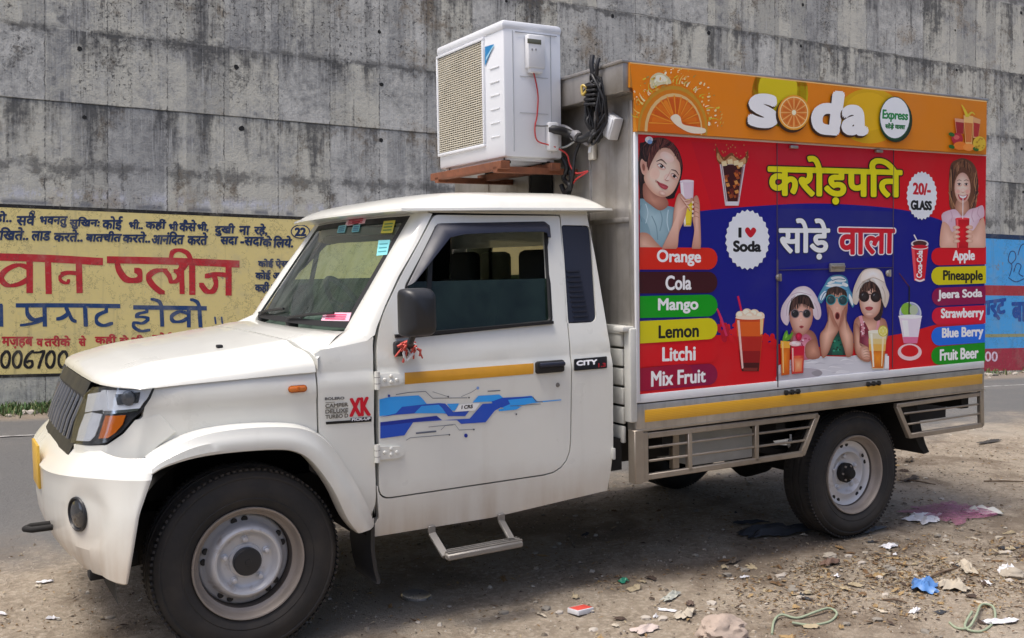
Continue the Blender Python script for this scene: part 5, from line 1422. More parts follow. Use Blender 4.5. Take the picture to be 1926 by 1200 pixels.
# girl with a glass, left
pcut = [(1203, 252), (1463, 268), (1463, 468), (1203, 465)]
a = Art(UP(.0012), zoom=(3.53, 1180, 100), cut=pcut)
SK, SKS, SKL, HR, HRB = (214, 170, 146), (166, 108, 90), (234, 198, 182), (30, 14, 16), (92, 46, 42)
a.poly([(70, 640), (110, 590), (180, 562), (270, 575), (335, 640), (365, 730), (362, 800), (340, 880), (318, 935), (300, 965), (200, 970), (100, 990), (70, 1000)], HR)
a.strands([(90, 620), (80, 700), (76, 800)], [(80, 760), (84, 880), (90, 985)], 26, 7, [(50, 26, 26), (20, 10, 12), (70, 40, 36)], 1, 8)
a.fan([(60, 990), (150, 985), (210, 1015), (270, 1015), (330, 1040), (345, 1130), (320, 1210), (300, 1310), (60, 1310)], (170, 1090), (164, 192, 200), (112, 146, 160))
a.poly([(60, 1090), (110, 1100), (150, 1190), (150, 1310), (60, 1310)], (124, 156, 168))
for P_, w, c in (([(120, 1000), (135, 1060), (120, 1130)], 5, (190, 212, 218)), ([(210, 1030), (230, 1100), (215, 1180)], 7, (120, 150, 162)), ([(270, 1040), (262, 1120), (280, 1200)], 6, (184, 208, 216)), ([(160, 1080), (190, 1150), (200, 1240)], 6, (112, 142, 156)), ([(90, 1010), (80, 1060), (95, 1120)], 5, (100, 132, 146))): a.line(P_, w, c)
a.fan([(60, 1205), (130, 1195), (185, 1250), (225, 1310), (60, 1310)], (110, 1270), (220, 178, 156), (180, 128, 106))
a.fan([(110, 860), (190, 935), (250, 955), (270, 1010), (215, 1045), (150, 1005), (105, 960)], (170, 980), (196, 142, 120), (150, 96, 80))
a.fan([(130, 760), (165, 690), (225, 632), (290, 640), (335, 700), (352, 780), (338, 850), (300, 925), (245, 955), (185, 940), (135, 890), (108, 830)], (225, 800), (240, 212, 194), (206, 158, 134), 4, 6, 2.4)
a.soft(180, 800, 34, 40, (234, 192, 172), (233, 198, 178)); a.soft(262, 690, 50, 30, (240, 212, 200), (232, 198, 184), 30)
a.fan([(106, 700), (126, 720), (130, 770), (118, 806), (98, 800), (84, 750), (88, 710)], (106, 750), (190, 132, 112), (216, 168, 148)); a.ell(106, 758, 9, 24, (140, 84, 70), -6)
a.poly([(100, 620), (180, 564), (270, 575), (340, 660), (362, 760), (340, 720), (290, 645), (240, 622), (195, 660), (155, 735), (136, 780), (126, 700)], HRB)
a.strands([(120, 600), (200, 566), (290, 590), (345, 670)], [(130, 760), (190, 660), (250, 622), (340, 715)], 60, 6, [(60, 28, 26), (116, 62, 54), (40, 18, 18), (84, 42, 38), (130, 78, 66)], 2, 7)
a.poly([(85, 650), (130, 600), (190, 580), (150, 640), (128, 720), (96, 700)], HR); a.strands([(95, 640), (140, 600), (190, 578)], [(112, 720), (126, 690), (150, 640)], 22, 5, [(60, 30, 28), (24, 12, 12), (86, 48, 42)], 3, 5)
a.soft(222, 754, 34, 20, (186, 128, 112), (226, 188, 172), 30); a.ell(222, 752, 24, 9, (236, 224, 220), 28); a.ell(224, 752, 12, 10, (44, 24, 20), 28); a.ell(226, 750, 5, 5, (10, 6, 6)); a.ell(221, 748, 3, 3, (240, 240, 240)); a.line([(194, 742), (220, 736), (252, 766)], [2, 6, 2], (40, 22, 20)); a.line([(190, 720), (224, 708), (258, 738)], [3, 8, 3], (84, 48, 40))
a.soft(308, 820, 28, 18, (182, 122, 106), (216, 172, 154), 35); a.ell(308, 818, 19, 8, (228, 212, 206), 35); a.ell(308, 818, 11, 9, (44, 24, 20), 35); a.ell(308, 817, 5, 5, (10, 6, 6)); a.line([(286, 802), (308, 803), (332, 832)], [2, 5, 2], (40, 22, 20)); a.line([(288, 774), (318, 782), (340, 812)], [4, 7, 3], (84, 48, 40))
a.soft(262, 828, 22, 26, (244, 216, 204), (228, 190, 174), 20); a.line([(284, 780), (268, 812), (252, 836)], [2, 5, 4], (206, 154, 136)); a.line([(246, 838), (256, 846), (272, 846)], [3, 5, 3], (160, 100, 86))
a.fan([(190, 846), (214, 860), (236, 868), (268, 886), (252, 906), (222, 894), (200, 868)], (230, 880), (196, 92, 98), (164, 60, 70)); a.line([(190, 846), (222, 874), (268, 887)], [2, 3, 2], (110, 36, 44)); a.line([(188, 840), (184, 850), (190, 860)], 3, (176, 118, 102)); a.soft(230, 930, 26, 14, (238, 206, 192), (206, 156, 138), 20)
a.ell(140, 575, 26, 22, (214, 220, 232)); a.ell(146, 590, 16, 14, (120, 160, 210)); a.ell(130, 568, 10, 9, (236, 238, 244)); a.ell(150, 572, 8, 7, (180, 200, 226))
a.poly([(345, 850), (438, 846), (432, 1000), (418, 1150), (372, 1150), (358, 1000)], (206, 184, 198), 0); a.poly([(352, 860), (430, 856), (424, 960), (360, 964)], (216, 196, 208), 0); a.poly([(360, 975), (434, 965), (420, 1145), (374, 1145)], (206, 182, 30), 0); a.poly([(372, 1020), (420, 1010), (412, 1130), (382, 1130)], (226, 204, 50), 0); a.poly([(350, 860), (366, 858), (380, 1000), (384, 1140), (376, 1140), (360, 1000)], (234, 226, 228), 0); a.ell(392, 850, 46, 9, (226, 212, 220))
a.fan([(325, 955), (350, 930), (392, 975), (425, 960), (432, 975), (398, 1015), (385, 1070), (365, 1130), (340, 1190), (320, 1310), (225, 1310), (290, 1160), (305, 1040)], (335, 1060), (232, 192, 172), (186, 130, 110), 4, 5, 1.3)
for k in range(4): a.line([(346+k*13, 958+k*19), (372+k*12, 985+k*19), (412, 978+k*24)], [3, 5, 2], (176, 118, 98)); a.line([(352+k*13, 952+k*19), (376+k*12, 978+k*19), (412, 972+k*24)], [2, 3, 2], (238, 206, 190))
a.fan([(436, 965), (458, 945), (474, 985), (478, 1060), (482, 1310), (425, 1310), (440, 1180), (428, 1100), (440, 1040)], (456, 1120), (226, 184, 164), (184, 128, 108))
for k in range(4): a.line([(428, 1000+k*30), (450, 992+k*30), (472, 1004+k*30)], [2, 5, 2], (172, 114, 96)); a.ell(430, 990+k*30, 7, 9, (238, 208, 192))
a.build('girl_picture', box)
# girl with a red glass, right
a = Art(UP(.0012), zoom=(3.749, 1520, 140), cut=[(1760, 290), (1853, 296), (1852, 466), (1760, 466)])
a.poly([(1000, 650), (1050, 600), (1100, 592), (1160, 625), (1192, 700), (1194, 830), (1176, 945), (1120, 955), (1010, 955), (992, 850)], (104, 66, 46))
HC_ = [(78, 46, 34), (140, 96, 66), (110, 70, 48), (168, 122, 88), (58, 34, 28)]
a.strands([(1010, 640), (1002, 740), (996, 830)], [(1010, 800), (1004, 880), (1030, 955)], 40, 8, HC_, 4, 10); a.strands([(1180, 680), (1190, 760), (1190, 840)], [(1176, 820), (1178, 900), (1140, 955)], 40, 8, HC_, 5, 10)
a.fan([(1050, 880), (1120, 880), (1130, 970), (1085, 1010), (1035, 970)], (1085, 950), (214, 164, 140), (164, 112, 92))
a.fan([(1086+57*math.cos(t), 800+108*math.sin(t)) for t in [R(15*k) for k in range(24)]], (1084, 790), (244, 212, 196), (206, 156, 136), 0, 6, 2.2)
a.poly([(1026, 760), (1040, 690), (1090, 650), (1140, 690), (1148, 770), (1164, 700), (1130, 625), (1080, 604), (1026, 650)], (128, 86, 58)); a.strands([(1080, 604), (1050, 630), (1030, 680)], [(1080, 660), (1044, 700), (1026, 770)], 26, 6, HC_, 6, 6); a.strands([(1090, 604), (1130, 630), (1160, 690)], [(1100, 660), (1140, 700), (1148, 770)], 26, 6, HC_, 7, 6)
for x in (1062, 1112): a.soft(x, 778, 20, 14, (180, 124, 104), (228, 186, 166)); a.ell(x, 776, 13, 6, (226, 214, 208)); a.ell(x, 776, 7, 7, (56, 40, 38)); a.line([(x-15, 772), (x, 767), (x+15, 773)], [2, 5, 2], (60, 38, 32)); a.line([(x-18, 752), (x, 744), (x+18, 752)], [2, 5, 2], (124, 82, 60))
a.soft(1088, 818, 16, 14, (246, 216, 202), (234, 194, 176)); a.line([(1076, 828), (1088, 834), (1100, 828)], [2, 4, 2], (186, 126, 108)); a.soft(1052, 826, 18, 16, (228, 164, 150), (228, 184, 166)); a.soft(1122, 826, 18, 16, (228, 164, 150), (226, 180, 162))
a.poly([(1054, 846), (1088, 856), (1122, 846), (1110, 880), (1086, 890), (1064, 878)], (180, 66, 70)); a.poly([(1062, 852), (1088, 860), (1114, 852), (1102, 870), (1074, 870)], (240, 234, 232))
a.fan([(940, 985), (1000, 955), (1040, 955), (1085, 1000), (1130, 955), (1180, 940), (1228, 925), (1238, 1000), (1200, 1040), (1196, 1240), (960, 1240), (944, 1060)], (1090, 1060), (238, 216, 224), (206, 172, 188)); a.poly([(985, 1040), (1030, 1010), (1040, 1100), (1000, 1160)], (210, 178, 192))
for P_ in ([(1000, 960), (1012, 1000), (1004, 1040)], [(1160, 950), (1150, 1000), (1164, 1040)], [(1200, 935), (1190, 980), (1210, 1010)]): a.line(P_, 6, (196, 158, 176))
a.fan([(940, 1050), (985, 1060), (1010, 1110), (1060, 1130), (1050, 1240), (930, 1240)], (985, 1160), (232, 190, 170), (204, 154, 132)); a.fan([(1232, 1010), (1246, 1100), (1240, 1240), (1110, 1240), (1110, 1120), (1160, 1100), (1200, 1040)], (1190, 1160), (232, 190, 170), (202, 152, 130))
a.fan([(1034, 1018), (1134, 1014), (1124, 1240), (1046, 1240)], (1080, 1110), (222, 20, 36), (176, 4, 24), 0); a.poly([(1040, 1022), (1054, 1022), (1060, 1236), (1050, 1236)], (236, 90, 96), 0); a.ell(1084, 1017, 50, 8, (230, 60, 70)); a.line([(1088, 872), (1086, 1018)], 5, (240, 236, 236), 1)
for k in range(4): a.fan([(1018, 1074+k*32), (1044, 1066+k*32), (1068, 1080+k*32), (1046, 1092+k*32), (1020, 1092+k*32)], (1044, 1078+k*32), (240, 202, 182), (206, 154, 132)); a.fan([(1156, 1070+k*32), (1130, 1064+k*32), (1106, 1078+k*32), (1128, 1090+k*32), (1154, 1090+k*32)], (1130, 1076+k*32), (240, 202, 182), (206, 154, 132))
a.build('girl_picture', box)

# three children with hats and sunglasses
a = Art(UP(.0012), zoom=(3.637, 1520, 440))
a.poly([(-205, 900), (-120, 860), (60, 835), (250, 840), (400, 820), (540, 820), (552, 945), (300, 975), (-205, 1045)], (204, 204, 210), 0)
rk = random.Random(3)
for k in range(30): x, y = rk.uniform(-180, 430), rk.uniform(860, 960); a.line([(x, y), (x+rk.uniform(20, 50), y-rk.uniform(2, 14)), (x+rk.uniform(60, 110), y-rk.uniform(0, 10))], [2, rk.uniform(4, 12), 2], rk.choice([(186, 186, 194), (224, 224, 228), (214, 213, 218), (196, 196, 204)]), 4); a.L -= .6
a.poly([(-205, 960), (-80, 920), (60, 925), (90, 960), (-40, 1000), (-205, 1010)], (176, 170, 178)); a.poly([(20, 950), (70, 930), (95, 955), (60, 975)], (150, 146, 152))
SK1, SK2, SK3, SKD = (206, 152, 130), (170, 110, 90), (230, 190, 172), (140, 86, 70)
def shades(x0, y0, x1, y1, r, rim, lens):
    for x, y in ((x0, y0), (x1, y1)): a.ell(x, y, r, r*1.06, rim); a.soft(x, y, r*.8, r*.86, tuple(min(255, v+26) for v in lens), lens); a.poly([(x-r*.5, y-r*.45), (x-r*.05, y-r*.6), (x-r*.4, y-r*.1)], (110, 114, 122), 0)
    a.line([(x0+r*.8, y0-r*.3), ((x0+x1)/2, (y0+y1)/2-r*.5), (x1-r*.8, y1-r*.3)], 7, rim, 2)
# left child
a.fan([(-120, 670), (-60, 650), (20, 660), (60, 720), (70, 830), (20, 850), (-110, 850)], (-30, 740), (198, 140, 118), (136, 84, 68)); a.fan([(-100, 700), (0, 690), (40, 780), (30, 850), (-90, 850)], (-30, 770), (222, 150, 168), (180, 100, 124))
for k in range(14): a.ell(rk.uniform(-80, 20), rk.uniform(710, 840), 7, 6, rk.choice([(240, 200, 210), (170, 70, 100)]), 0, 8); a.L -= .6
a.fan([(-20, 760), (40, 720), (80, 800), (70, 850), (-10, 850)], (35, 800), (206, 150, 126), (150, 94, 76))
a.fan([(-190, 560), (-178, 490), (-130, 420), (-85, 370), (-20, 358), (30, 390), (70, 460), (88, 540), (72, 585), (40, 570), (10, 470), (-100, 450), (-130, 520), (-140, 620), (-170, 610)], (-50, 410), (246, 236, 240), (204, 186, 196))
for P_ in ([(-150, 560), (-140, 480), (-90, 420)], [(-120, 420), (-60, 400), (20, 420)], [(40, 470), (62, 520), (66, 570)]): a.line(P_, 5, (190, 170, 182))
a.fan([(-130, 540), (-115, 470), (-60, 430), (0, 440), (30, 520), (20, 620), (-30, 690), (-80, 690), (-120, 620)], (-55, 590), (228, 184, 166), (168, 112, 94), 4, 5, 1.5); a.poly([(-135, 560), (-122, 470), (-70, 420), (0, 425), (40, 510), (10, 500), (-30, 480), (-80, 480), (-115, 510)], (40, 26, 28)); a.strands([(-110, 440), (-50, 424), (20, 450)], [(-122, 545), (-50, 500), (20, 520)], 40, 6, [(30, 18, 20), (66, 44, 42), (90, 62, 56), (20, 12, 14)], 8, 6)
shades(-92, 545, -12, 545, 29, (120, 106, 112), (20, 20, 24)); a.soft(-52, 588, 12, 14, (240, 204, 188), (218, 170, 152)); a.fan([(-64, 634), (-48, 626), (-32, 634), (-48, 646)], (-48, 636), (120, 30, 40), (180, 80, 84))
# middle child
a.fan([(100, 660), (290, 660), (300, 830), (90, 830)], (190, 740), (44, 84, 76), (22, 44, 42), 0); a.fan([(150, 700), (230, 700), (236, 830), (160, 830)], (190, 770), (24, 120, 92), (14, 70, 58), 0)
for k in range(10): a.ell(rk.uniform(165, 225), rk.uniform(720, 820), 8, 7, rk.choice([(60, 150, 120), (10, 50, 40)]), 0, 8); a.L -= .6
a.fan([(62, 440), (110, 345), (150, 290), (220, 280), (262, 305), (278, 370), (318, 450), (300, 505), (270, 440), (150, 375), (112, 420), (88, 475)], (190, 330), (130, 196, 222), (66, 128, 164))
for P_ in ([(150, 300), (220, 290), (258, 320), (200, 330)], [(115, 355), (180, 340), (240, 350), (180, 365)], [(76, 430), (110, 390), (120, 410), (90, 455)], [(280, 410), (305, 460), (298, 490), (276, 440)], [(130, 335), (170, 315), (180, 330), (140, 345)], [(235, 330), (268, 345), (262, 362), (230, 350)]): a.poly(P_, rk.choice([(226, 232, 238), (206, 220, 230)]))
for P_ in ([(160, 320), (200, 308), (250, 312)], [(118, 385), (190, 360), (262, 390)], [(86, 452), (104, 410), (126, 396)]): a.line(P_, 5, (44, 100, 140))
a.fan([(120, 460), (130, 390), (190, 365), (250, 395), (268, 470), (258, 560), (230, 640), (180, 655), (140, 610)], (192, 520), (224, 176, 154), (156, 102, 84), 4, 5, 1.5); a.poly([(118, 450), (130, 380), (190, 360), (250, 385), (262, 430), (220, 400), (200, 420), (170, 400), (145, 425)], (60, 40, 36)); a.strands([(135, 390), (190, 364), (250, 390)], [(130, 440), (190, 425), (256, 436)], 24, 5, [(40, 26, 24), (90, 64, 54), (60, 40, 36)], 9, 6)
shades(152, 450, 234, 454, 34, (40, 140, 150), (26, 54, 60)); a.soft(194, 508, 12, 16, (236, 194, 174), (216, 166, 144)); a.ell(196, 560, 18, 27, (176, 90, 84)); a.ell(196, 561, 13, 21, (80, 20, 24))
for P_, c_ in (([(75, 700), (110, 640), (138, 560), (130, 500), (150, 510), (176, 580), (205, 640), (200, 670), (170, 720), (130, 820), (90, 840)], (130, 680)), ([(305, 700), (280, 640), (250, 560), (258, 500), (240, 510), (222, 580), (205, 640), (215, 700), (240, 780), (260, 840), (300, 820)], (260, 690))): a.fan(P_, c_, (230, 184, 160), (156, 100, 80), 4, 5, 1.3)
for k in range(4): a.line([(134+k*8, 510+k*4), (154+k*7, 580+k*4), (178+k*4, 636)], [3, 5, 2], (168, 112, 92)); a.line([(256-k*8, 510+k*4), (236-k*7, 580+k*4), (216-k*3, 636)], [3, 5, 2], (168, 112, 92)); a.L -= .5
# right child
a.fan([(310, 600), (360, 560), (480, 570), (530, 600), (535, 720), (430, 760), (330, 830), (308, 720)], (410, 640), (228, 180, 158), (160, 106, 86)); a.poly([(350, 610), (380, 600), (420, 690), (410, 780), (350, 800)], (120, 36, 56)); a.line([(352, 560), (366, 620), (372, 700)], 22, (214, 150, 160)); a.line([(480, 570), (470, 640), (450, 690)], 18, (214, 150, 160)); a.fan([(370, 690), (450, 680), (500, 700), (500, 760), (420, 800), (370, 770)], (430, 740), (186, 90, 110), (110, 40, 60))
for k in range(14): a.ell(rk.uniform(356, 380), rk.uniform(570, 700), 5, 5, rk.choice([(240, 210, 216), (170, 80, 100)]), 0, 8); a.L -= .6
a.poly([(340, 420), (380, 320), (450, 315), (500, 390), (508, 520), (480, 590), (440, 570), (430, 400)], (52, 34, 34)); a.strands([(470, 400), (490, 430), (500, 470)], [(460, 570), (480, 590), (500, 540)], 24, 7, [(36, 22, 22), (80, 54, 48), (54, 34, 32)], 10, 8)
a.fan([(298, 440), (310, 360), (366, 255), (440, 235), (498, 258), (526, 350), (550, 420), (522, 505), (496, 420), (470, 360), (400, 315), (350, 370), (335, 470), (312, 480)], (430, 290), (246, 238, 230), (200, 186, 172)); a.fan([(370, 262), (440, 240), (495, 262), (515, 330), (440, 300), (360, 330)], (440, 270), (248, 242, 236), (224, 212, 200))
for P_ in ([(362, 330), (440, 300), (516, 332)], [(326, 400), (350, 350), (380, 322)], [(500, 360), (520, 410), (520, 470)]): a.line(P_, 5, (180, 164, 150))
a.fan([(345, 440), (370, 370), (420, 340), (470, 380), (492, 450), (482, 530), (440, 575), (400, 575), (360, 530)], (415, 470), (240, 204, 188), (180, 126, 106), 4, 6, 1.6); a.poly([(340, 430), (372, 345), (430, 325), (480, 370), (500, 450), (468, 400), (430, 370), (410, 390), (372, 380)], (52, 34, 34)); a.strands([(360, 370), (420, 330), (480, 370)], [(345, 440), (410, 396), (496, 450)], 36, 6, [(36, 22, 22), (84, 58, 50), (60, 40, 36), (104, 76, 64)], 11, 6)
shades(378, 428, 456, 430, 35, (50, 30, 28), (28, 20, 22)); a.soft(414, 474, 12, 15, (248, 218, 204), (232, 192, 174)); a.fan([(384, 505), (410, 496), (438, 504), (424, 522), (398, 522)], (411, 510), (200, 96, 98), (164, 56, 62)); a.line([(388, 507), (411, 508), (434, 506)], 3, (110, 30, 36)); a.soft(412, 548, 24, 10, (240, 202, 186), (214, 166, 148))
a.fan([(312, 620), (345, 640), (350, 760), (400, 770), (420, 800), (420, 870), (360, 862), (318, 800)], (340, 740), (226, 178, 156), (156, 102, 82)); a.fan([(350, 780), (400, 775), (416, 850), (366, 850)], (384, 810), (238, 198, 178), (190, 136, 114))
for k in range(4): a.line([(372, 792+k*18), (395, 786+k*18), (416, 792+k*18)], [2, 4, 2], (160, 104, 84))
# drinks on the table
a.poly([(404, 665), (532, 672), (510, 922), (432, 922)], (216, 208, 176), 0); a.fan([(412, 790), (522, 790), (508, 918), (434, 918)], (470, 850), (232, 144, 30), (196, 96, 10), 0); a.poly([(408, 750), (525, 752), (522, 800), (412, 800)], (222, 172, 80), 0); a.poly([(407, 715), (527, 717), (525, 755), (408, 752)], (220, 196, 130), 0); a.poly([(418, 680), (434, 680), (446, 910), (436, 910)], (240, 234, 214), 0); a.poly([(500, 690), (514, 690), (500, 905), (494, 905)], (232, 214, 170), 0); a.ell(468, 668, 64, 12, (230, 226, 210))
a.ell(506, 664, 34, 38, (196, 186, 30)); a.ell(506, 664, 27, 31, (232, 226, 170)); a.ell(506, 664, 23, 27, (216, 206, 90)); a.poly([(520, 830), (546, 835), (546, 920), (515, 920)], (226, 226, 228), 0)
for k in range(6): a.line([(506, 664), (506+22*math.cos(R(60*k)), 664+26*math.sin(R(60*k)))], 2, (236, 230, 180), 1); a.L -= .6
a.fan([(-195, 730), (-130, 735), (-134, 960), (-190, 968)], (-165, 850), (236, 130, 30), (190, 80, 10), 0); a.poly([(-195, 730), (-130, 735), (-131, 780), (-194, 780)], (232, 170, 60), 0); a.poly([(-186, 740), (-176, 740), (-172, 950), (-180, 950)], (246, 190, 120), 0); a.fan([(-125, 770), (-32, 765), (-40, 950), (-118, 958)], (-80, 860), (236, 110, 70), (190, 40, 40), 0); a.poly([(-125, 770), (-32, 765), (-35, 830), (-123, 835)], (196, 20, 50), 0); a.fan([(-104, 850), (-44, 850), (-50, 940), (-98, 945)], (-75, 895), (240, 176, 130), (220, 110, 70), 0); a.poly([(-118, 780), (-108, 780), (-106, 940), (-112, 940)], (244, 190, 180), 0)
a.fan([(-92, 690), (-70, 674), (-48, 690), (-56, 722), (-72, 732), (-86, 720)], (-74, 696), (222, 30, 80), (160, 4, 44)); a.poly([(-180, 730), (-170, 680), (-150, 660), (-140, 690), (-110, 670), (-130, 720)], (90, 150, 40)); a.poly([(-165, 715), (-158, 680), (-148, 700)], (130, 190, 70)); a.ell(-95, 750, 40, 18, (226, 190, 190)); a.ell(-105, 746, 14, 10, (240, 220, 220)); a.ell(-80, 752, 14, 9, (240, 214, 214))
a.build('children_picture', box)
# glass of cola with a splash
a = Art(UP(.0012), zoom=(3.53, 1180, 100))
a.poly([(612, 740), (590, 620), (632, 690), (690, 660), (720, 690), (770, 700), (800, 640), (778, 745)], (126, 66, 30)); a.poly([(610, 720), (600, 660), (640, 715), (690, 680), (740, 715), (780, 690), (770, 740)], (196, 150, 100))
a.poly([(612, 738), (782, 738), (738, 1012), (648, 1012)], (200, 190, 196), 0); a.poly([(622, 740), (772, 740), (734, 985), (654, 985)], (60, 14, 16), 0)
for k in range(26): x, y = ro.uniform(640, 750), ro.uniform(750, 965); x = 695+(x-695)*(1-(y-750)/600); r = ro.uniform(8, 18); a.poly([(x-r, y-r*.6), (x+r*.4, y-r), (x+r, y+r*.5), (x-r*.3, y+r)], ro.choice([(186, 96, 36), (120, 44, 24), (206, 140, 70), (90, 26, 20), (150, 70, 30)]), 0)
for x, y in ((640, 735), (680, 722), (720, 730), (750, 742)): a.poly([(x-18, y-14), (x+14, y-20), (x+20, y+12), (x-14, y+16)], (226, 206, 160), 0)
a.line([(628, 745), (662, 1005)], 6, (214, 190, 190), 1); a.line([(764, 745), (728, 1005)], 5, (160, 120, 120), 1); a.poly([(650, 985), (736, 985), (732, 1012), (654, 1012)], (210, 206, 214), 0)
for k in range(22): a.ell(ro.uniform(575, 820), ro.uniform(605, 700), 4, 6, (190, 120, 70), 0, 7)
a.build('cola_picture', box)
# tall iced drink with a straw (left plain)
a = Art(UP(.0016), zoom=(3.635, 1190, 440))
a.line([(718, 425), (745, 540)], 14, (200, 20, 70), 1)
for x, y, r in ((735, 555, 32), (780, 540, 34), (830, 545, 34), (870, 560, 30), (800, 565, 34)): a.ell(x, y, r, r*.9, (226, 204, 176)); a.ell(x-6, y-6, r*.6, r*.5, (240, 228, 208))
a.poly([(700, 570), (898, 570), (862, 938), (744, 938)], (196, 66, 24), 0); a.poly([(706, 600), (892, 600), (880, 700), (716, 700)], (214, 92, 26), 0); a.poly([(716, 700), (882, 700), (872, 800), (724, 800)], (176, 34, 24), 0); a.poly([(724, 800), (872, 800), (866, 880), (732, 880)], (140, 14, 20), 0); a.poly([(734, 880), (866, 880), (860, 938), (744, 938)], (70, 12, 16), 0)
a.poly([(868, 580), (892, 580), (886, 680), (870, 690)], (226, 190, 130), 0); a.poly([(712, 590), (728, 590), (756, 920), (744, 920)], (230, 190, 180), 0); a.ell(800, 572, 100, 14, (232, 214, 190)); a.poly([(752, 915), (852, 915), (848, 936), (756, 936)], (120, 40, 36), 0); a.build('iced_drink_picture', box)
# cola cup, lime drink
a = Art(UP(.0016), zoom=(3.637, 1520, 440))
a.line([(722, 5), (735, 30), (748, 52)], 8, (226, 220, 220)); a.ell(762, 68, 60, 28, (210, 200, 204)); a.ell(762, 66, 48, 20, (76, 40, 40)); a.poly([(704, 86), (820, 86), (796, 318), (760, 328), (724, 318)], (196, 18, 40), 0); a.poly([(704, 86), (724, 86), (742, 318), (724, 318)], (226, 80, 90), 0); a.ell(762, 92, 57, 16, (226, 214, 216)); a.ell(762, 88, 54, 13, (196, 18, 40))
a.text('Coca-Cola', [(738, 300), (742, 110), (782, 112), (776, 302)], (236, 232, 234), .5); a.line([(730, 310), (762, 322), (794, 310)], 12, (226, 214, 216)); a.build('cup_picture', box)
a = Art(UP(.0016), zoom=(3.637, 1520, 440))
a.ell(693, 808, 82, 58, (230, 196, 200)); a.ell(693, 800, 60, 40, (203, 6, 24))
a.ell(697, 545, 76, 80, (190, 196, 214)); a.ell(697, 540, 64, 66, (150, 156, 190)); a.ell(675, 515, 42, 44, (130, 180, 60)); a.ell(720, 520, 30, 34, (176, 190, 160)); a.poly([(614, 560), (778, 560), (772, 582), (744, 748), (652, 748), (622, 582)], (222, 212, 224), 0); a.poly([(646, 705), (752, 705), (744, 748), (652, 748)], (216, 110, 150), 0); a.poly([(640, 590), (680, 590), (690, 700), (656, 700)], (236, 232, 240), 0); a.ell(697, 566, 80, 14, (232, 234, 242))
a.line([(620, 268), (690, 362)], 6, (90, 40, 40), 1); a.line([(690, 358), (688, 550)], 9, (30, 30, 34), 1); a.build('lime_drink_picture', box)

# ---- stickers on the cab
MAT['decal'] = printed('cut_vinyl', .35, .1)
def body_map(s0): return lambda px, py, l: (lambda q: Vector((q[0], -(ys(*q)+s0+l), q[1])))(sp(px, py))
near_door = next(o for o in TRUCK.children if o.name.split('.')[0] == 'door' and o.data.vertices[0].co.y < 0)
a = Art(body_map(.0022), zoom=(2.608, 560, 640), grid=40, step=6e-5)
CY, BL_, NV = (48, 150, 226), (30, 74, 176), (22, 44, 140)
a.poly([(400, 290), (450, 278), (592, 270), (610, 285), (632, 312), (700, 308), (745, 352), (640, 352), (565, 355), (400, 372)], CY, 0)
a.poly([(400, 378), (480, 358), (510, 326), (640, 312), (690, 308), (712, 330), (740, 362), (660, 352), (580, 358), (470, 366)], BL_, 0); a.poly([(570, 358), (606, 322), (690, 316), (716, 340), (735, 358)], CY, 0)
a.poly([(730, 312), (790, 310), (770, 345), (755, 345)], CY, 0); a.poly([(690, 308), (722, 310), (762, 352), (840, 346), (820, 372), (736, 372)], BL_, 0)
a.poly([(404, 402), (680, 370), (708, 392), (565, 402), (522, 466), (404, 482)], BL_, 0); a.poly([(404, 402), (680, 370), (700, 386), (404, 420)], NV, 0)
a.poly([(700, 392), (842, 384), (905, 312), (960, 308), (1000, 300), (1010, 320), (965, 345), (920, 402), (800, 410), (780, 392)], BL_, 0)
a.poly([(856, 305), (885, 272), (988, 266), (1010, 285), (1145, 272), (1175, 300), (1290, 290), (1292, 294), (1150, 308), (1100, 318), (1060, 328), (1010, 334), (960, 300), (910, 302)], CY, 0); a.poly([(950, 300), (1000, 282), (1145, 274), (1150, 280), (1030, 292), (1040, 312), (1000, 330), (960, 322)], BL_, 0); a.poly([(985, 338), (1100, 322), (1070, 340), (985, 348)], CY, 0)
for P_, w in (([(480, 266), (540, 256), (625, 250), (660, 284), (830, 282)], 3), ([(660, 252), (735, 276), (740, 280)], 2), ([(800, 276), (850, 255), (880, 235)], 2), ([(930, 250), (992, 246)], 5), ([(578, 456), (678, 446)], 8), ([(530, 490), (550, 478), (740, 462)], 2.5), ([(640, 425), (770, 412), (790, 440), (862, 436)], 2.5), ([(700, 440), (722, 418), (760, 415)], 2), ([(1150, 276), (1168, 300), (1200, 302)], 4), ([(1040, 322), (1130, 316), (1190, 312)], 2.5)): a.line(P_, w, (90, 96, 110), 0)
for x, y, r, c in ((446, 272, 6, NV), (882, 234, 7, (120, 150, 200)), (823, 467, 9, NV), (736, 276, 4, (60, 60, 70)), (838, 281, 4, (60, 60, 70)), (862, 437, 4, (60, 60, 70)), (1070, 362, 4, (60, 60, 70)), (742, 463, 4, (60, 60, 70))): a.ell(x, y, r, r*1.1, c, 0, 10)
a.poly([(790, 315), (892, 306), (868, 344), (768, 350)], (226, 226, 224), 0); a.text('I CRS', [(802, 319), (858, 314), (856, 333), (800, 338)], K_, .5); a.build('stripe_decal', near_door, 'decal')
cowl_o = next(o for o in TRUCK.children if o.name.split('.')[0] == 'cowl_side' and o.data.vertices[0].co.y < 0)
a = Art(body_map(.0022), zoom=(2.608, 560, 640), step=6e-5)
a.text('BOLERO', [(132, 280), (228, 276), (228, 290), (132, 294)], (90, 90, 92), .4)
a.text('XK', [(252, 284), (352, 276), (358, 370), (252, 376)], (190, 16, 40), 1.8)
a.poly([(136, 400), (360, 384), (360, 398), (138, 413)], (20, 20, 22), 0); a.poly([(258, 382), (361, 374), (361, 392), (258, 400)], (20, 20, 22), 0); a.text('PICK-UP', [(264, 382), (356, 376), (356, 390), (264, 396)], (220, 220, 224), .35)
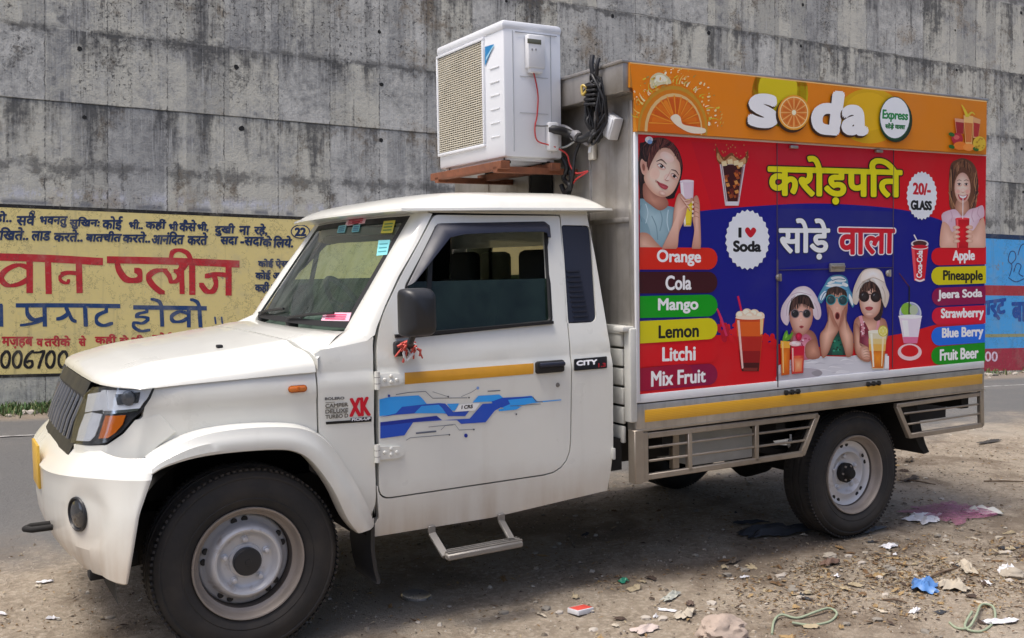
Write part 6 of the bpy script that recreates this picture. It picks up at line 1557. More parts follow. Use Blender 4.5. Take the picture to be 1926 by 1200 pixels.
for w, y in (('CAMPER', 312), ('DELUXE', 340), ('TURBO D', 366)): a.text(w, [(134, y), (246, y-8), (246, y+12), (134, y+20)], (96, 92, 84), .35)
for x0, y0, x1 in ((134, 306, 180), (196, 322, 246), (134, 334, 200), (170, 358, 240)): a.line([(x0, y0), (x1, y0-3)], 3, (120, 116, 108), 0)
a.build('model_decal', cowl_o, 'decal')
rq_o = next(o for o in TRUCK.children if o.name.split('.')[0] == 'quarter_panel' and o.data.vertices[0].co.y < 0)
a = Art(body_map(.005), zoom=(2.608, 560, 640), step=6e-5)
a.poly([tuple(p) for p in round_poly([(1352, 92), (1514, 78), (1514, 136), (1352, 150)], 6)], (18, 16, 18), 0); a.text('CITY', [(1364, 100), (1466, 92), (1466, 118), (1364, 126)], (214, 214, 218), .9); a.text('1.3', [(1470, 112), (1508, 109), (1508, 130), (1470, 133)], (150, 30, 40), .7); a.build('name_badge', rq_o, 'decal')
def screen_map(px, py, l):
    best = None; o_, v_ = CPOS, ray_t(px, py)
    u, t = 0, .5
    for it in range(40):
        p = ws(u, t, .004+l); d = (p-o_); s_ = d.dot(v_)/v_.length_squared; e = o_+v_*s_-p
        du = ws(u+.001, t, .004+l)-p; dt = ws(u, t+.001, .004+l)-p
        A_, B_, C_ = du.dot(du), du.dot(dt), dt.dot(dt); a1, a2 = du.dot(e), dt.dot(e); D_ = A_*C_-B_*B_
        if abs(D_) < 1e-18: break
        u += max(-.15, min(.15, .001*(a1*C_-a2*B_)/D_)); t += max(-.15, min(.15, .001*(A_*a2-B_*a1)/D_))
        u = max(-1.1, min(1.1, u)); t = max(-.2, min(1.2, t))
    return ws(u, t, .004+l)
for P_, c, marks in (([(652, 412), (690, 407), (686, 420), (648, 425)], (226, 190, 200), (196, 50, 80)), ([(636, 424), (652, 422), (648, 437), (633, 438)], (110, 180, 190), (40, 110, 140)), ([(664, 424), (678, 422), (675, 436), (661, 437)], (110, 180, 190), (40, 110, 140)),
                     ([(722, 416), (744, 414), (738, 438), (716, 439)], (190, 180, 60), (40, 110, 60)), ([(712, 452), (734, 451), (728, 479), (708, 481)], (120, 190, 196), (60, 130, 140)), ([(609, 588), (661, 588), (656, 604), (604, 603)], (220, 170, 186), (190, 60, 100))):
    a = Art(screen_map, step=1e-4); a.poly(P_, c, 0); b = [Vector(p) for p in P_]
    for k in range(3):
        y = .25+k*.25; a.line([tuple(b[0].lerp(b[3], y).lerp(b[1].lerp(b[2], y), .12)), tuple(b[0].lerp(b[3], y).lerp(b[1].lerp(b[2], y), .85))], 2.2, marks, 0)
    a.build('windscreen_sticker', screen, 'decal')

# ---- paint on the wall
def wall_mat():
    m = NT('wall_paint'); a = m.n('VertexColor', layer_name='print'); p = m.pos(); n = m.noise(p, 3.5, 7, .65); g = m.noise(p, 26, 5, .7); st = m.noise(m.scale(p, (12, 1, .7)), 1, 5, .6); cr_ = m.noise(p, 1.6, 8, .72)
    c = m.mix(m.math('MULTIPLY', m.step(n, .50, .72), .30), a.outputs[0], (.42, .38, .28)); c = m.mix(m.math('MULTIPLY', m.step(st, .58, .74), .35), c, (.16, .14, .10)); c = m.mix(m.math('MULTIPLY', m.step(g, .58, .72), .35), c, (.45, .42, .33))
    c = m.mix(m.math('MULTIPLY', m.step(m.math('ADD', m.noise(p, 2.6, 9, .78), m.math('MULTIPLY', m.math('SUBTRACT', g, .5), .3)), .62, .66), .75), c, (.27, .26, .235))
    crack = m.math('LESS_THAN', m.math('ABSOLUTE', m.math('SUBTRACT', cr_, .5)), .0035); c = m.mix(m.math('MULTIPLY', crack, .6), c, (.06, .05, .04))
    m.set(Base_Color=c, Roughness=.85); m.bump(g, .35, .006); return m.m
MAT['wallpaint'] = wall_mat()
def wmap(off): return lambda px, py, l: (lambda q: Vector((q[0], -(off+l), q[1])))(wall_uv(px, py))
def block(u0, u1, h0, h1, off, c, a): a.raw_uv = None
def rect(a, u0, u1, h0, h1, c, off):
    n = 30; b = len(a.V)
    for k in range(n+1): u = lerp(u0, u1, k/n); a.V += [Vector((u, -off, h0)), Vector((u, -off, h1))]
    for k in range(n): a.F.append([b+2*k, b+2*k+2, b+2*k+3, b+2*k+1]); a.C.append(a.col(c))
hb, ht = wall_uv(60, 704)[1], wall_uv(300, 402)[1]; ue = wall_uv(730, 500)[0]
a = Art(wmap(.003)); rect(a, -9, ue, hb, ht, (216, 196, 128), .003); rect(a, -9, ue, ht-.002, ht+.034, (30, 28, 26), .0036); rect(a, -9, ue, hb-.028, hb+.004, (30, 28, 26), .0036); a.build('yellow_panel', WALL, 'wallpaint')
ub = wall_uv(1700, 500)[0]; H_ = lambda py: wall_uv(1890, py)[1]
a = Art(wmap(.003)); rect(a, ub, 40, H_(662), H_(450), (74, 158, 214), .003); rect(a, ub, 40, H_(450), H_(441), (30, 50, 80), .0034); rect(a, ub, 40, H_(556), H_(537), (164, 52, 58), .0036); rect(a, ub, 40, H_(634), H_(628), (150, 150, 110), .0036); rect(a, ub, 40, H_(697), H_(655), (160, 50, 66), .0036)
a.poly([(1905, 695), (1918, 668), (1930, 655), (1990, 655), (1990, 695)], (40, 86, 170), 0); a.build('blue_panel', WALL, 'wallpaint')
NAVY, RED = (26, 46, 82), (182, 40, 46)
a = Art(wmap(.005)); a.L = 2
for x, y, w in ((1905, 478, 20), ): pass
for P_ in ([(1898, 520), (1903, 500), (1896, 490), (1900, 474), (1908, 474), (1910, 486), (1902, 496)], [(1906, 512), (1912, 496), (1920, 500), (1916, 514), (1924, 520)], [(1914, 480), (1920, 462), (1930, 458)], [(1896, 522), (1910, 530), (1926, 524)]): a.line(P_, 1.6, (40, 60, 110))
a.text('मार्ट', [(1835, 568), (1892, 560), (1892, 602), (1835, 604)], (34, 78, 150), 1.8); a.text('बाजार', [(1902, 568), (1975, 566), (1975, 605), (1902, 606)], (34, 78, 150), 1.8); a.text('00', [(1852, 661), (1876, 661), (1876, 680), (1852, 680)], (226, 200, 214), .5); a.build('mural_lettering', WALL, 'wallpaint')
# lettering of the yellow panel, traced at 2.727 times
Zt = (2.727, 0, 380)
a = Art(wmap(.0045), zoom=Zt)
def T(a, w, x0, y0, x1, y1, c, b, skew=0, slant=0): a.text(w, [(x0, y0), (x1, y0+skew), (x1, y1+skew), (x0, y1)], c, b, slant=slant)
for w, x0, y0, x1, y1 in (('हो..', -30, 45, 62, 112), ('सवे', 84, 52, 182, 122), ('भवनतु', 200, 72, 345, 132), ('सुिखन:', 355, 75, 512, 140), ('कोई', 524, 72, 628, 148), ('भी..', 660, 88, 735, 140), ('कहीं', 745, 86, 852, 146), ('भी', 865, 98, 915, 148), ('कैसे', 918, 90, 1008, 152), ('भी,', 1010, 100, 1070, 154), ('दुखी', 1100, 108, 1205, 176), ('ना', 1225, 122, 1282, 170), ('रहे,', 1302, 110, 1372, 176),
                             ('दिखते..', -40, 128, 150, 200), ('लाड', 160, 148, 260, 200), ('करते..', 275, 140, 428, 205), ('बातचीत', 440, 148, 625, 205), ('करते..', 628, 150, 775, 210), ('आनंिदत', 778, 150, 945, 222), ('करते', 960, 155, 1065, 222), ('सदा', 1128, 176, 1220, 222), ('-सदा', 1232, 178, 1350, 228), ('के', 1345, 172, 1395, 230), ('िलये.', 1400, 172, 1506, 235)):
    T(a, w, x0, y0, x1, y1, NAVY, 1.0, 0, .06)
a.line([(150, 72), (160, 48), (176, 50), (172, 70)], 6, NAVY)
a.ell(1540, 152, 50, 36, NAVY); a.ell(1540, 152, 44, 30, (216, 196, 128)); T(a, '22', 1510, 130, 1570, 176, NAVY, 1.4)
for w, x0, y0, x1, y1 in (('कोई ऐसा', 1322, 290, 1490, 342), ('कोई आप', 1308, 348, 1480, 402), ('कहीं जा', 1306, 408, 1440, 468)): T(a, w, x0, y0, x1, y1, NAVY, .9)
T(a, 'सब', 1340, 498, 1460, 540, RED, 1.0)
a.build('wall_lettering', WALL, 'wallpaint')
a = Art(wmap(.0045), zoom=Zt)       # big red words, flat brush
N_ = lambda P_, w, h, n=6: a.nib(P_, w, h, RED, n)
N_([(-60, 280), (250, 290), (520, 306)], 16, 38); N_([(152, 300), (152, 455)], 34, 24, 1); N_([(150, 340), (95, 322), (30, 350), (6, 392), (40, 428), (100, 420), (150, 392)], 26, 16); N_([(246, 300), (250, 460)], 32, 24, 1)
N_([(404, 305), (408, 455)], 32, 24, 1); N_([(400, 366), (350, 362), (318, 370)], 16, 20); N_([(322, 372), (306, 388), (318, 408), (344, 416), (352, 402)], 14, 13)
N_([(556, 296), (900, 304), (1220, 318)], 16, 36); N_([(600, 310), (612, 352), (650, 398), (712, 398), (716, 362), (700, 350)], 24, 26); N_([(846, 350), (800, 352), (762, 382), (778, 420), (812, 452), (832, 465)], 26, 18); N_([(846, 352), (868, 380), (880, 410), (912, 400), (916, 368), (900, 352)], 20, 16); N_([(956, 310), (918, 360)], 26, 22, 1); N_([(930, 330), (934, 462)], 26, 20, 1)
N_([(985, 310), (986, 465)], 32, 22, 1); N_([(980, 300), (960, 262), (920, 246), (886, 256), (876, 286)], 20, 16)
N_([(1172, 320), (1172, 468)], 32, 24, 1); N_([(1166, 376), (1110, 370), (1060, 380)], 20, 22); N_([(1098, 378), (1108, 420), (1092, 456), (1060, 458), (1032, 424)], 22, 20)
a.build('wall_lettering', WALL, 'wallpaint')
a = Art(wmap(.0045), zoom=Zt); N_ = lambda P_, w, h, n=6: a.nib(P_, w, h, (30, 62, 108), n)
N_([(-20, 532), (8, 532)], 10, 22, 1); N_([(4, 535), (6, 632)], 22, 14, 1)
N_([(86, 530), (350, 530), (612, 534)], 10, 22); N_([(138, 540), (142, 576), (172, 604), (222, 596)], 18, 16); N_([(228, 535), (230, 632)], 22, 14, 1); N_([(222, 604), (170, 622), (110, 632)], 16, 12)
N_([(338, 540), (348, 570), (322, 592), (296, 600)], 16, 16); N_([(352, 566), (368, 600), (386, 612)], 14, 14); N_([(436, 535), (440, 632)], 22, 14, 1); N_([(545, 536), (545, 562)], 18, 12, 1); N_([(545, 560), (500, 582), (496, 616), (530, 634), (572, 622)], 16, 14)
N_([(688, 540), (860, 542), (1055, 545)], 10, 22); N_([(750, 545), (752, 562), (712, 572), (700, 588), (740, 590), (760, 600), (730, 622), (690, 618), (686, 640), (722, 662), (764, 656)], 14, 12); N_([(828, 545), (832, 632)], 20, 14, 1); N_([(830, 540), (815, 510), (780, 498)], 16, 12)
N_([(968, 545), (968, 636)], 20, 14, 1); N_([(965, 572), (920, 562), (880, 586), (890, 612), (930, 612), (962, 596)], 16, 13); N_([(1022, 545), (1028, 636)], 20, 14, 1); N_([(1024, 542), (1010, 512), (982, 500)], 16, 12)
N_([(1102, 592), (1106, 622)], 8, 8, 1); N_([(1136, 592), (1140, 622)], 8, 8, 1); a.build('wall_lettering', WALL, 'wallpaint')
a = Art(wmap(.0045), zoom=Zt)
for w, x0, y0, x1, y1 in (('मज़हब', 8, 690, 170, 752), ('व', 186, 700, 222, 742), ('तरीके', 226, 684, 362, 742), ('से', 402, 684, 442, 740), ('कहीं', 486, 676, 598, 735), ('से', 612, 682, 660, 730), ('भी', 672, 680, 740, 730), ('कोई भी', 780, 668, 960, 722)): T(a, w, x0, y0, x1, y1, RED, 1.0)
a.build('wall_lettering', WALL, 'wallpaint')
a = Art(wmap(.0045), zoom=Zt); KK = (26, 24, 24); NB = lambda P_: a.nib(P_, 13, 10, KK, 7)
for x in (-75, 8, 68, 238, 302): NB([(x+22, 766), (x+2, 790), (x, 828), (x+18, 850), (x+36, 832), (x+42, 790), (x+30, 766), (x+18, 768)])
NB([(168, 764), (140, 790), (126, 830), (146, 850), (166, 836), (160, 814), (132, 822)]); NB([(176, 772), (205, 770), (226, 766), (212, 806), (198, 850)]); NB([(362, 842), (356, 858)])
a.build('wall_lettering', WALL, 'wallpaint')

# ================================================================ things lying about
rg = random.Random(21)
def gp(px, py):
    p = ground_hit(px, py); p.z = ghw(p.x, p.y); return p
def put(mb, name, label, cat, org, group=None, smooth=40):
    o = mb.build(name, None, smooth, org); return tag(o, label, cat, group or {'paper_scrap': 'paper scraps in the dirt', 'bark_piece': 'dark scraps in the dirt', 'dry_husk': 'bleached husks by the blue bag', 'twig': 'twigs in the dirt', 'stone': 'larger stones in the dirt', 'cloth_rag': 'dark rags by the wheel', 'plastic_strip': 'plastic strips in the dirt'}.get(name))
def crumple(c, lx, ly, h, seed, m, n=14, rot=0, edge=.25, lift=.006, mb=None):
    """crumpled sheet lying on the ground"""
    mb = mb or MB(); rows = []
    for i in range(n+1):
        r = []
        for j in range(n+1):
            u, v = -1+2*i/n, -1+2*j/n; q = Vector((u*1.7+seed*3.1, v*1.7, seed))
            k = 1+edge*pnoise(q*1.3+Vector((0, 0, 9)))+edge*.6*pnoise(q*3)
            x, y = u*lx/2*k, v*ly/2*k
            x, y = x+.12*lx*pnoise(q+Vector((4, 0, 0))), y+.12*ly*pnoise(q+Vector((0, 7, 0)))
            z = lift+h*max(0, .42+.9*pnoise(q*1.1+Vector((2, 2, 2)))+.45*abs(pnoise(q*2.6)))*(1-.65*max(abs(u), abs(v))**3)
            X, Y = x*math.cos(rot)-y*math.sin(rot), x*math.sin(rot)+y*math.cos(rot)
            r.append((c.x+X, c.y+Y, ghw(c.x+X, c.y+Y)+z))
        rows.append(r)
    mb.loft(rows, m); return mb
def rock(c, rad, seed, m, flat=.7, mb=None, sub=2):
    mb = mb or MB(); k = mb.mi(m); ret = bmesh.ops.create_icosphere(mb.bm, subdivisions=sub, radius=1)
    for v in ret['verts']:
        q = v.co*1.3+Vector((seed*5.7, seed, 0)); f = 1+.35*pnoise(q)+.18*pnoise(q*2.7)+.10*pnoise(q*6)
        v.co = Vector((v.co.x*rad*f*1.15, v.co.y*rad*f, v.co.z*rad*f*flat))+c
    for f in {f for v in ret['verts'] for f in v.link_faces}: f.material_index = k
    return mb
stone = plain('field_stone', (.36, .32, .26), .9, 0, .3, 14, .4)
paperw = plain('waste_paper', (.66, .66, .68), .7, 0, .12, 20)
q = gp(1736, 978); put(crumple(q, .20, .15, .03, 1, paperw, rot=.3), 'paper_scrap', 'white crumpled paper lying against the pink net behind the rear wheel', 'paper', q)
def netmat():
    m = NT('pink_net'); p = m.pos(); w = m.n('TexWave', wave_type='BANDS', bands_direction='DIAGONAL'); m.put(w.inputs[0], p); w.inputs['Scale'].default_value = 26; w.inputs['Distortion'].default_value = 9; w.inputs['Detail'].default_value = 3
    n = m.noise(p, 18, 4, .7); tr = m.n('BsdfTransparent'); mx = m.n('MixShader')
    m.set(Base_Color=m.mix(n, (.30, .085, .17), (.42, .17, .27)), Roughness=.6)
    m.put(mx.inputs[0], m.math('MULTIPLY', m.step(m.math('ADD', w.outputs[1], m.math('MULTIPLY', n, .4)), .35, .8), .85)); m.t.links.new(tr.outputs[0], mx.inputs[1]); m.t.links.new(m.b.outputs[0], mx.inputs[2]); m.t.links.new(mx.outputs[0], m.t.nodes['Material Output'].inputs[0]); return m.m
q = gp(1785, 965); put(crumple(q, .46, .34, .03, 2.2, netmat(), 22, .15, .45), 'net_bag', 'flat pink plastic net bag on the dusty ground behind the rear wheel', 'net', q, smooth=60)
q = gp(1846, 968); put(crumple(q, .10, .20, .05, 3.4, plain('clear_wrap', (.46, .46, .43), .3, 0, .2), 10, .8), 'plastic_wrap', 'crinkled clear plastic wrap right beside the pink net bag', 'plastic', q)
dark = plain('dark_rag', (.030, .034, .042), .75, 0, .3, 20)
q = gp(1462, 1006); put(crumple(q, .42, .13, .05, 4.1, dark, 16, -.1, .3), 'cloth_rag', 'dark blue-grey rag lying in front of the rear wheel', 'rag', q)
q = gp(1410, 990); put(crumple(q, .2, .05, .02, 14.1, dark, 10, -.2, .3), 'cloth_rag', 'thin black strip of rag left of the larger dark rag', 'rag', q)
q = gp(1632, 1000); put(crumple(q, .26, .05, .02, 5.3, plain('torn_sheet', (.07, .075, .08), .6, 0, .4, 25), 14, .1, .4), 'plastic_strip', 'torn dark plastic strip under the rear tyre', 'plastic', q)
q = gp(1738, 1108); put(crumple(q, .115, .10, .055, 6.2, plain('blue_plastic', (.09, .22, .50), .4, 0, .2), 14, .5, .4), 'plastic_bag', 'small crumpled bright blue plastic bag', 'plastic bag', q)
q = gp(1172, 1100); put(crumple(q, .04, .035, .02, 7.7, plain('green_foil', (.02, .20, .12), .4), 8, .2), 'foil_scrap', 'tiny green foil scrap on the dirt', 'scrap', q)
# matchbox
q = gp(1092, 1151); rot = Matrix.Rotation(R(14), 3, 'Z') @ Matrix.Rotation(R(3), 3, 'Y'); mb = MB()
mb.box(q+Vector((0, 0, .014)), (.092, .062, .020), paperw, .001, rot); mb.box(q+rot @ Vector((0, 0, .0148))+Vector((0, 0, .0097)), (.089, .050, .0015), plain('red_card', (.60, .07, .05), .55), .0004, rot)
put(mb, 'cardboard_box', 'small flat red and white card box on the dirt', 'box', q)
# lid
q = gp(783, 1123); mb = MB(); rot = Matrix.Rotation(R(6), 3, 'X')
mb.lathe([(0, .006), (.045, .006), (.060, .010), (.066, .004), (.064, 0)], q+Vector((0, 0, .004)), rot @ Vector((0, 0, 1)), plain('dull_foil', (.50, .48, .45), .30, .7, .2, 30), 24); put(mb, 'tin_lid', 'dull round tin lid on the dirt below the step', 'lid', q)
# ropes
rope = plain('green_rope', (.27, .32, .22), .8, 0, .2, 30)
def ropeline(pts, r, label):
    P3 = []
    for px, py, h in pts: p = gp(px, py); P3.append(p+Vector((0, 0, r+h)))
    out = []
    for i in range(len(P3)-1):
        p0, p1, p2, p3 = P3[max(i-1, 0)], P3[i], P3[i+1], P3[min(i+2, len(P3)-1)]
        for k in range(6): t = k/6; out.append(.5*((2*p1)+(p2-p0)*t+(2*p0-5*p1+4*p2-p3)*t*t+(3*p1-p0-3*p2+p3)*t**3))
    mb = MB(); mb.tube(out+[P3[-1]], r, rope, 7); put(mb, 'rope', label, 'rope', P3[0], 'pale green rope ends on the ground', 60)
ropeline([(1452, 1196, 0), (1456, 1172, .005), (1470, 1163, .01), (1500, 1166, 0), (1535, 1160, .012), (1560, 1150, .01), (1574, 1158, .004), (1560, 1172, 0), (1525, 1178, 0), (1490, 1176, .006)], .005, 'pale green rope loop nearest the broken stone lump')
ropeline([(1786, 1172, 0), (1800, 1182, 0), (1822, 1186, .01), (1836, 1168, .02), (1846, 1146, .012), (1868, 1148, .01), (1870, 1168, 0), (1845, 1188, 0), (1815, 1184, .008), (1828, 1162, .02)], .005, 'tangled pale green rope by the right edge of the litter')
# lump of broken masonry and other stones
q = gp(1360, 1196); put(rock(q+Vector((0, 0, .02)), .085, 1.2, plain('rubble_pink', (.36, .29, .24), .95, 0, .3, 22, .6), .62, None, 4), 'stone', 'large broken lump of pinkish rubble', 'stone', q)
for px, py, r, lab in ((1905, 1085, .05, 'pale angular stone right of the blue plastic bag'), (1560, 1048, .03, 'reddish stone chip below the rear wheel')):
    q = gp(px, py); put(rock(q+Vector((0, 0, r*.3)), r, px*.01, stone, .5, None, 3), 'stone', lab, 'stone', q)
# scraps: pale papers, husks, twigs
pale = plain('bleached_husk', (.44, .39, .31), .85, 0, .2, 20)
for px, py, lx, ly, h, rot, m, nm, lab in (
    (1672, 1030, .10, .05, .02, .2, paperw, 'paper_scrap', 'white paper fragment just right of the rear tyre foot'), (1560, 1064, .12, .05, .03, .1, plain('brown_peel', (.14, .085, .06), .7), 'bark_piece', 'dark brown folded scrap below the rear wheel'),
    (1820, 1075, .16, .05, .04, .9, pale, 'dry_husk', 'long bleached husk curled above the blue plastic bag'), (1795, 1110, .12, .06, .05, 2.1, pale, 'dry_husk', 'bleached husk right beside the blue plastic bag'), (1895, 1080, .10, .06, .04, .4, paperw, 'paper_scrap', 'white torn paper above the right rope'),
    (1720, 1152, .05, .03, .02, .3, paperw, 'paper_scrap', 'small white scrap under the blue plastic bag'), (1880, 1172, .14, .04, .02, -.4, paperw, 'paper_scrap', 'white strip of paper beside the right rope'), (1262, 1126, .15, .035, .02, .5, plain('grey_plastic', (.42, .43, .38), .5), 'plastic_strip', 'pale grey plastic strip above the rubble lump'),
    (1215, 1183, .11, .05, .02, .2, plain('pinkish_paper', (.50, .42, .38), .8), 'paper_scrap', 'pinkish paper scrap left of the rubble lump'), (1290, 1160, .10, .05, .03, .2, pale, 'dry_husk', 'pale leafy husk just above the rubble lump'), (1400, 1087, .05, .02, .012, .1, paperw, 'paper_scrap', 'small white paper chip on open dirt'),
    (1382, 1058, .12, .03, .025, .4, plain('dark_husk', (.12, .095, .07), .9), 'bark_piece', 'dark ragged bark below the long rag'), (1298, 1139, .045, .03, .02, .7, plain('brown_nut', (.12, .08, .06), .8), 'bark_piece', 'brown shell fragment beside the grey plastic strip'), (85, 1098, .07, .03, .01, .1, paperw, 'paper_scrap', 'white paper fragment in front of the bumper'),
    (1860, 833, .32, .05, .02, .1, plain('dark_branch', (.05, .045, .04), .9), 'bark_piece', 'dark flat strip on the road edge behind the truck'), (1712, 905, .20, .04, .03, .2, plain('dark_branch2', (.07, .055, .045), .9), 'bark_piece', 'dark bark strip close behind the rear wheel'), (1710, 870, .12, .05, .03, .4, plain('dark_leafpile', (.10, .075, .05), .9), 'bark_piece', 'brown leaf scrap behind the rear tyre')):
    q = gp(px, py); put(crumple(q, lx, ly, h, px*.013, m, 10, rot, .4), nm, lab, nm.split('_')[-1] if nm != 'plastic_strip' else 'plastic', q)
wood = plain('dry_twig', (.11, .075, .05), .9, 0, .3, 20); r4 = random.Random(8)
for (x0, y0, x1, y1), lab in (((1660, 1130, 1706, 1136), 'dark twig left of the blue plastic bag'), ((1690, 905, 1760, 912), 'long thin twig near the rear mudflap'), ((1850, 905, 1925, 908), 'pale brown stick at the right behind the truck'), ((1745, 1090, 1800, 1072), 'thin stick over the brown leaf patch')):
    a, b = gp(x0, y0), gp(x1, y1); mid = a.lerp(b, .5); mid.z = ghw(mid.x, mid.y)+.012; mb = MB(); mb.tube([a+Vector((0, 0, .006)), mid, b+Vector((0, 0, .006))], [.004, .006, .003], wood, 6); put(mb, 'twig', lab, 'twig', a)

# ---- masses nobody could count
def scatter(name, label, n, area, make, seed, smooth=0, dens=None):
    r5 = random.Random(seed); mb = MB(); c = 0; tries = 0
    while c < n and tries < n*12:
        tries += 1; x, y = r5.uniform(area[0], area[1]), r5.uniform(area[2], area[3])
        if dens and r5.random() > dens(x, y): continue
        make(mb, x, y, ghw(x, y), r5); c += 1
    mb.cl = True; o = mb.build(name, None, smooth); return tag(o, label, None, None, 'stuff')
def dirt_side(x, y):
    e = (Vector((x, y, 0))-WALL_O).dot(WALL_N)+.10*x+.9*pnoise(Vector((x*.9, y*.9, 2)))
    return sstep(e, 5.5, 6.8)
gm = [plain('grit_a', (.36, .31, .245), .95), plain('grit_b', (.27, .225, .175), .95), plain('grit_c', (.44, .40, .34), .95), plain('grit_d', (.16, .135, .105), .95)]
def pebble(mb, x, y, z, r5):
    s = r5.uniform(.0015, .0055)*(1 if r5.random() < .95 else 2.6); k = mb.mi(r5.choice(gm)); a = r5.uniform(0, 6.3)
    P_ = [Vector((x+s*math.cos(a+i*1.57)*r5.uniform(.7, 1.3), y+s*math.sin(a+i*1.57)*r5.uniform(.7, 1.3), z-.001)) for i in range(4)]; tp = [p.lerp(Vector((x, y, z)), r5.uniform(.25, .5))+Vector((0, 0, s*r5.uniform(.5, 1.0))) for p in P_]
    A_ = [mb.bm.verts.new(p) for p in P_]; B_ = [mb.bm.verts.new(p) for p in tp]
    mb.bm.faces.new(B_).material_index = k
    for i in range(4): mb.bm.faces.new([A_[i], A_[(i+1) % 4], B_[(i+1) % 4], B_[i]]).material_index = k
scatter('gravel', 'grit and pebbles over the shoulder', 11000, (-1.6, 7, -2.3, 1.6), pebble, 31, 0, lambda x, y: dirt_side(x, y)*(.35+.65*max(0, .5+pnoise(Vector((x*2, y*2, 7))))))
LC = gp(1600, 1085); LC2 = gp(1830, 1080); LC3 = gp(1180, 1095)
lm = [plain('leaf_a', (.22, .135, .06), .85), plain('leaf_b', (.13, .075, .035), .85), plain('leaf_c', (.30, .205, .095), .85), plain('leaf_d', (.055, .035, .025), .9), plain('leaf_e', (.34, .28, .18), .85)]
def leaf(mb, x, y, z, r5):
    s = r5.uniform(.004, .014)*(1 if r5.random() < .95 else 2); w = s*r5.uniform(.15, .5); a = r5.uniform(0, 6.3); k = mb.mi(r5.choice(lm)); d = Vector((math.cos(a), math.sin(a), 0)); e = Vector((-d.y, d.x, 0)); c = Vector((x, y, z+r5.uniform(.001, .010))); t = r5.uniform(-.4, .4)
    P_ = [c-d*s+Vector((0, 0, -t*s)), c+e*w+Vector((0, 0, r5.uniform(0, .006))), c+d*s+Vector((0, 0, t*s)), c-e*w+Vector((0, 0, r5.uniform(0, .004)))]
    V_ = [mb.bm.verts.new(p) for p in P_]; mb.bm.faces.new([V_[0], V_[1], V_[2]]).material_index = k; mb.bm.faces.new([V_[0], V_[2], V_[3]]).material_index = k
def ldens(x, y):
    d = lambda c, sx, sy: math.exp(-((x-c.x)/sx)**2-((y-c.y)/sy)**2)
    return min(1, 1.3*d(LC, .50, .20)+.7*d(LC2, .7, .45)+.5*d(LC3, .16, .06)+.05*dirt_side(x, y))*(.2+.8*max(0, .5+1.2*pnoise(Vector((x*4, y*4, 1)))))
scatter('leaf_litter', 'crushed brown leaves and straw on the shoulder', 15000, (-1, 6.5, -2.3, 1.2), leaf, 32, 0, ldens)
gm2 = [plain('grass_a', (.055, .115, .03), .7), plain('grass_b', (.09, .16, .04), .7), plain('grass_c', (.14, .15, .06), .8)]
def blade(mb, x, y, z, r5):
    k = mb.mi(r5.choice(gm2)); h = r5.uniform(.03, .14); a = r5.uniform(0, 6.3); d = Vector((math.cos(a), math.sin(a), 0)); e = Vector((-d.y, d.x, 0))*r5.uniform(.004, .010); c = Vector((x, y, z-.01)); L = r5.uniform(.02, .12)
    P_ = [c-e, c+e, c+e*.8+d*L*.5+Vector((0, 0, h*.7)), c-e*.8+d*L*.5+Vector((0, 0, h*.7)), c+d*L+Vector((0, 0, h*r5.uniform(.7, 1)))]
    V_ = [mb.bm.verts.new(p) for p in P_]; mb.bm.faces.new(V_[:4]).material_index = k; mb.bm.faces.new([V_[3], V_[2], V_[4]]).material_index = k
def gdens(x, y):
    dw = (Vector((x, y, 0))-WALL_O).dot(WALL_N); u = (Vector((x, y, 0))-WALL_O).dot(WALL_D)
    if dw < .02: return 0
    f = math.exp(-(dw/.42)**2)*(.15+.85*sstep(pnoise(Vector((u*1.1, 0, 4))), -.15, .25)) if u > 1.2 else math.exp(-(dw/.42)**2)
    return f*(1 if u < 2.2 else .22)
scatter('grass', 'green weeds along the foot of the wall', 9000, (-4, 16, 5.6, 7.5), blade, 33, 0, gdens)
rb = [stone, plain('rubble_b', (.42, .38, .33), .95), plain('rubble_c', (.22, .2, .17), .95)]
def chunk(mb, x, y, z, r5): rock(Vector((x, y, z+.01)), r5.uniform(.015, .06), r5.uniform(0, 50), r5.choice(rb), .6, mb, 1)
scatter('rubble', 'small rubble along the foot of the wall', 320, (-2, 16, 5.2, 7.4), chunk, 34, 0, lambda x, y: math.exp(-(((Vector((x, y, 0))-WALL_O).dot(WALL_N)-.35)/.35)**2) if (Vector((x, y, 0))-WALL_O).dot(WALL_N) > .05 else 0)
def debris(mb, x, y, z, r5):
    k = r5.random()
    if k < .55: rock(Vector((x, y, z+.003)), r5.uniform(.007, .024), r5.uniform(0, 60), r5.choice(rb), .55, mb, 1)
    else:
        crumple(Vector((x, y, z)), r5.uniform(.02, .07), r5.uniform(.012, .035), r5.uniform(.008, .022), r5.uniform(0, 60), r5.choice([pale, lm[4], lm[2], paperw if r5.random() < .4 else lm[0], lm[1], lm[3], dark]), 5, r5.uniform(0, 6), .5, .003, mb)
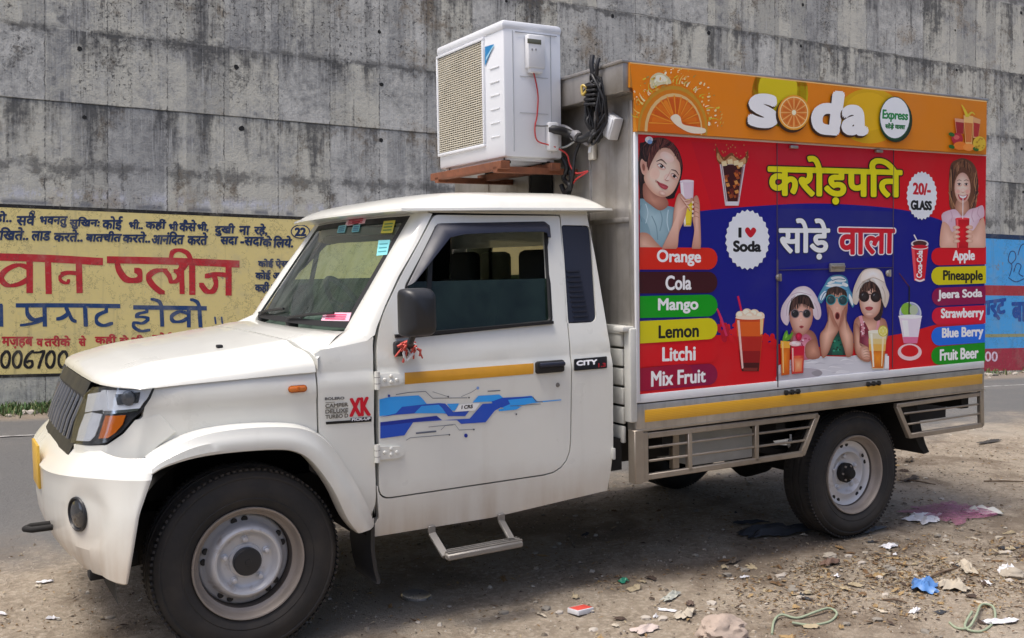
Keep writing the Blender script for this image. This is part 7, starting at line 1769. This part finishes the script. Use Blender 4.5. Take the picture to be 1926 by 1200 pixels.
D1, D2 = gp(1780, 1080), gp(1300, 1160)
scatter('rubble', 'broken stones and scraps trodden into the dirt', 330, (-.9, 5.5, -2.2, .9), debris, 35, 40, lambda x, y: min(1, math.exp(-((x-D1.x)/.9)**2-((y-D1.y)/.55)**2)+.35*math.exp(-((x-D2.x)/.8)**2-((y-D2.y)/.3)**2)+.05*dirt_side(x, y)))
# charm hung from the tow hook
c0 = Vector((-.80, -.34, .45)); mb = MB(); r6 = random.Random(2); br = plain('dried_charm', (.22, .12, .03), .8, 0, .3, 20)
mb.tube([c0, c0+Vector((0, .01, -.06))], .003, 'cable', 5)
for k in range(9):
    a = c0+Vector((r6.uniform(-.012, .012), r6.uniform(-.012, .012), -.02-.016*k)); mb.tube([a, a+Vector((r6.uniform(-.05, .05), r6.uniform(-.05, .05), r6.uniform(-.02, .02)))], [.009, .003], br, 5)
o = mb.build('hanging_charm', None, 50, c0); o.matrix_world = M @ Matrix.Translation(c0); tag(o, 'brown dried charm strung under the front bumper', 'charm')

# unseen trees added behind the viewer: they darken the low sky and show in the glass
tl = [plain('tree_leaf_a', (.045, .075, .025), .7), plain('tree_leaf_b', (.07, .10, .035), .7), plain('tree_leaf_c', (.03, .05, .02), .8)]
mb = MB(); r7 = random.Random(9)
for k in range(6500):
    a = r7.uniform(-1.75, 1.75); d = 13+r7.uniform(-2.0, 2.5)+1.2*math.sin(a*9); h = r7.uniform(0, 1)**.8*(4.6+1.6*math.sin(a*5+1)+.8*math.sin(a*17))
    c = Vector((CPOS.x+math.sin(a)*d, CPOS.y-math.cos(a)*d, gz(0, -6)-.3+h)); s = r7.uniform(.12, .42); n = Vector((r7.uniform(-1, 1), r7.uniform(-1, 1), r7.uniform(-.3, 1))).normalized(); u_ = n.orthogonal().normalized(); v_ = n.cross(u_)
    mb.face([c+u_*s, c+v_*s*.6, c-u_*s, c-v_*s*.6], tl[k % 3])
mb.cl = True; o = mb.build('unseen_treeline', None, 0); tag(o, 'unseen green trees added behind the viewer to darken the low sky', None, None, 'stuff')
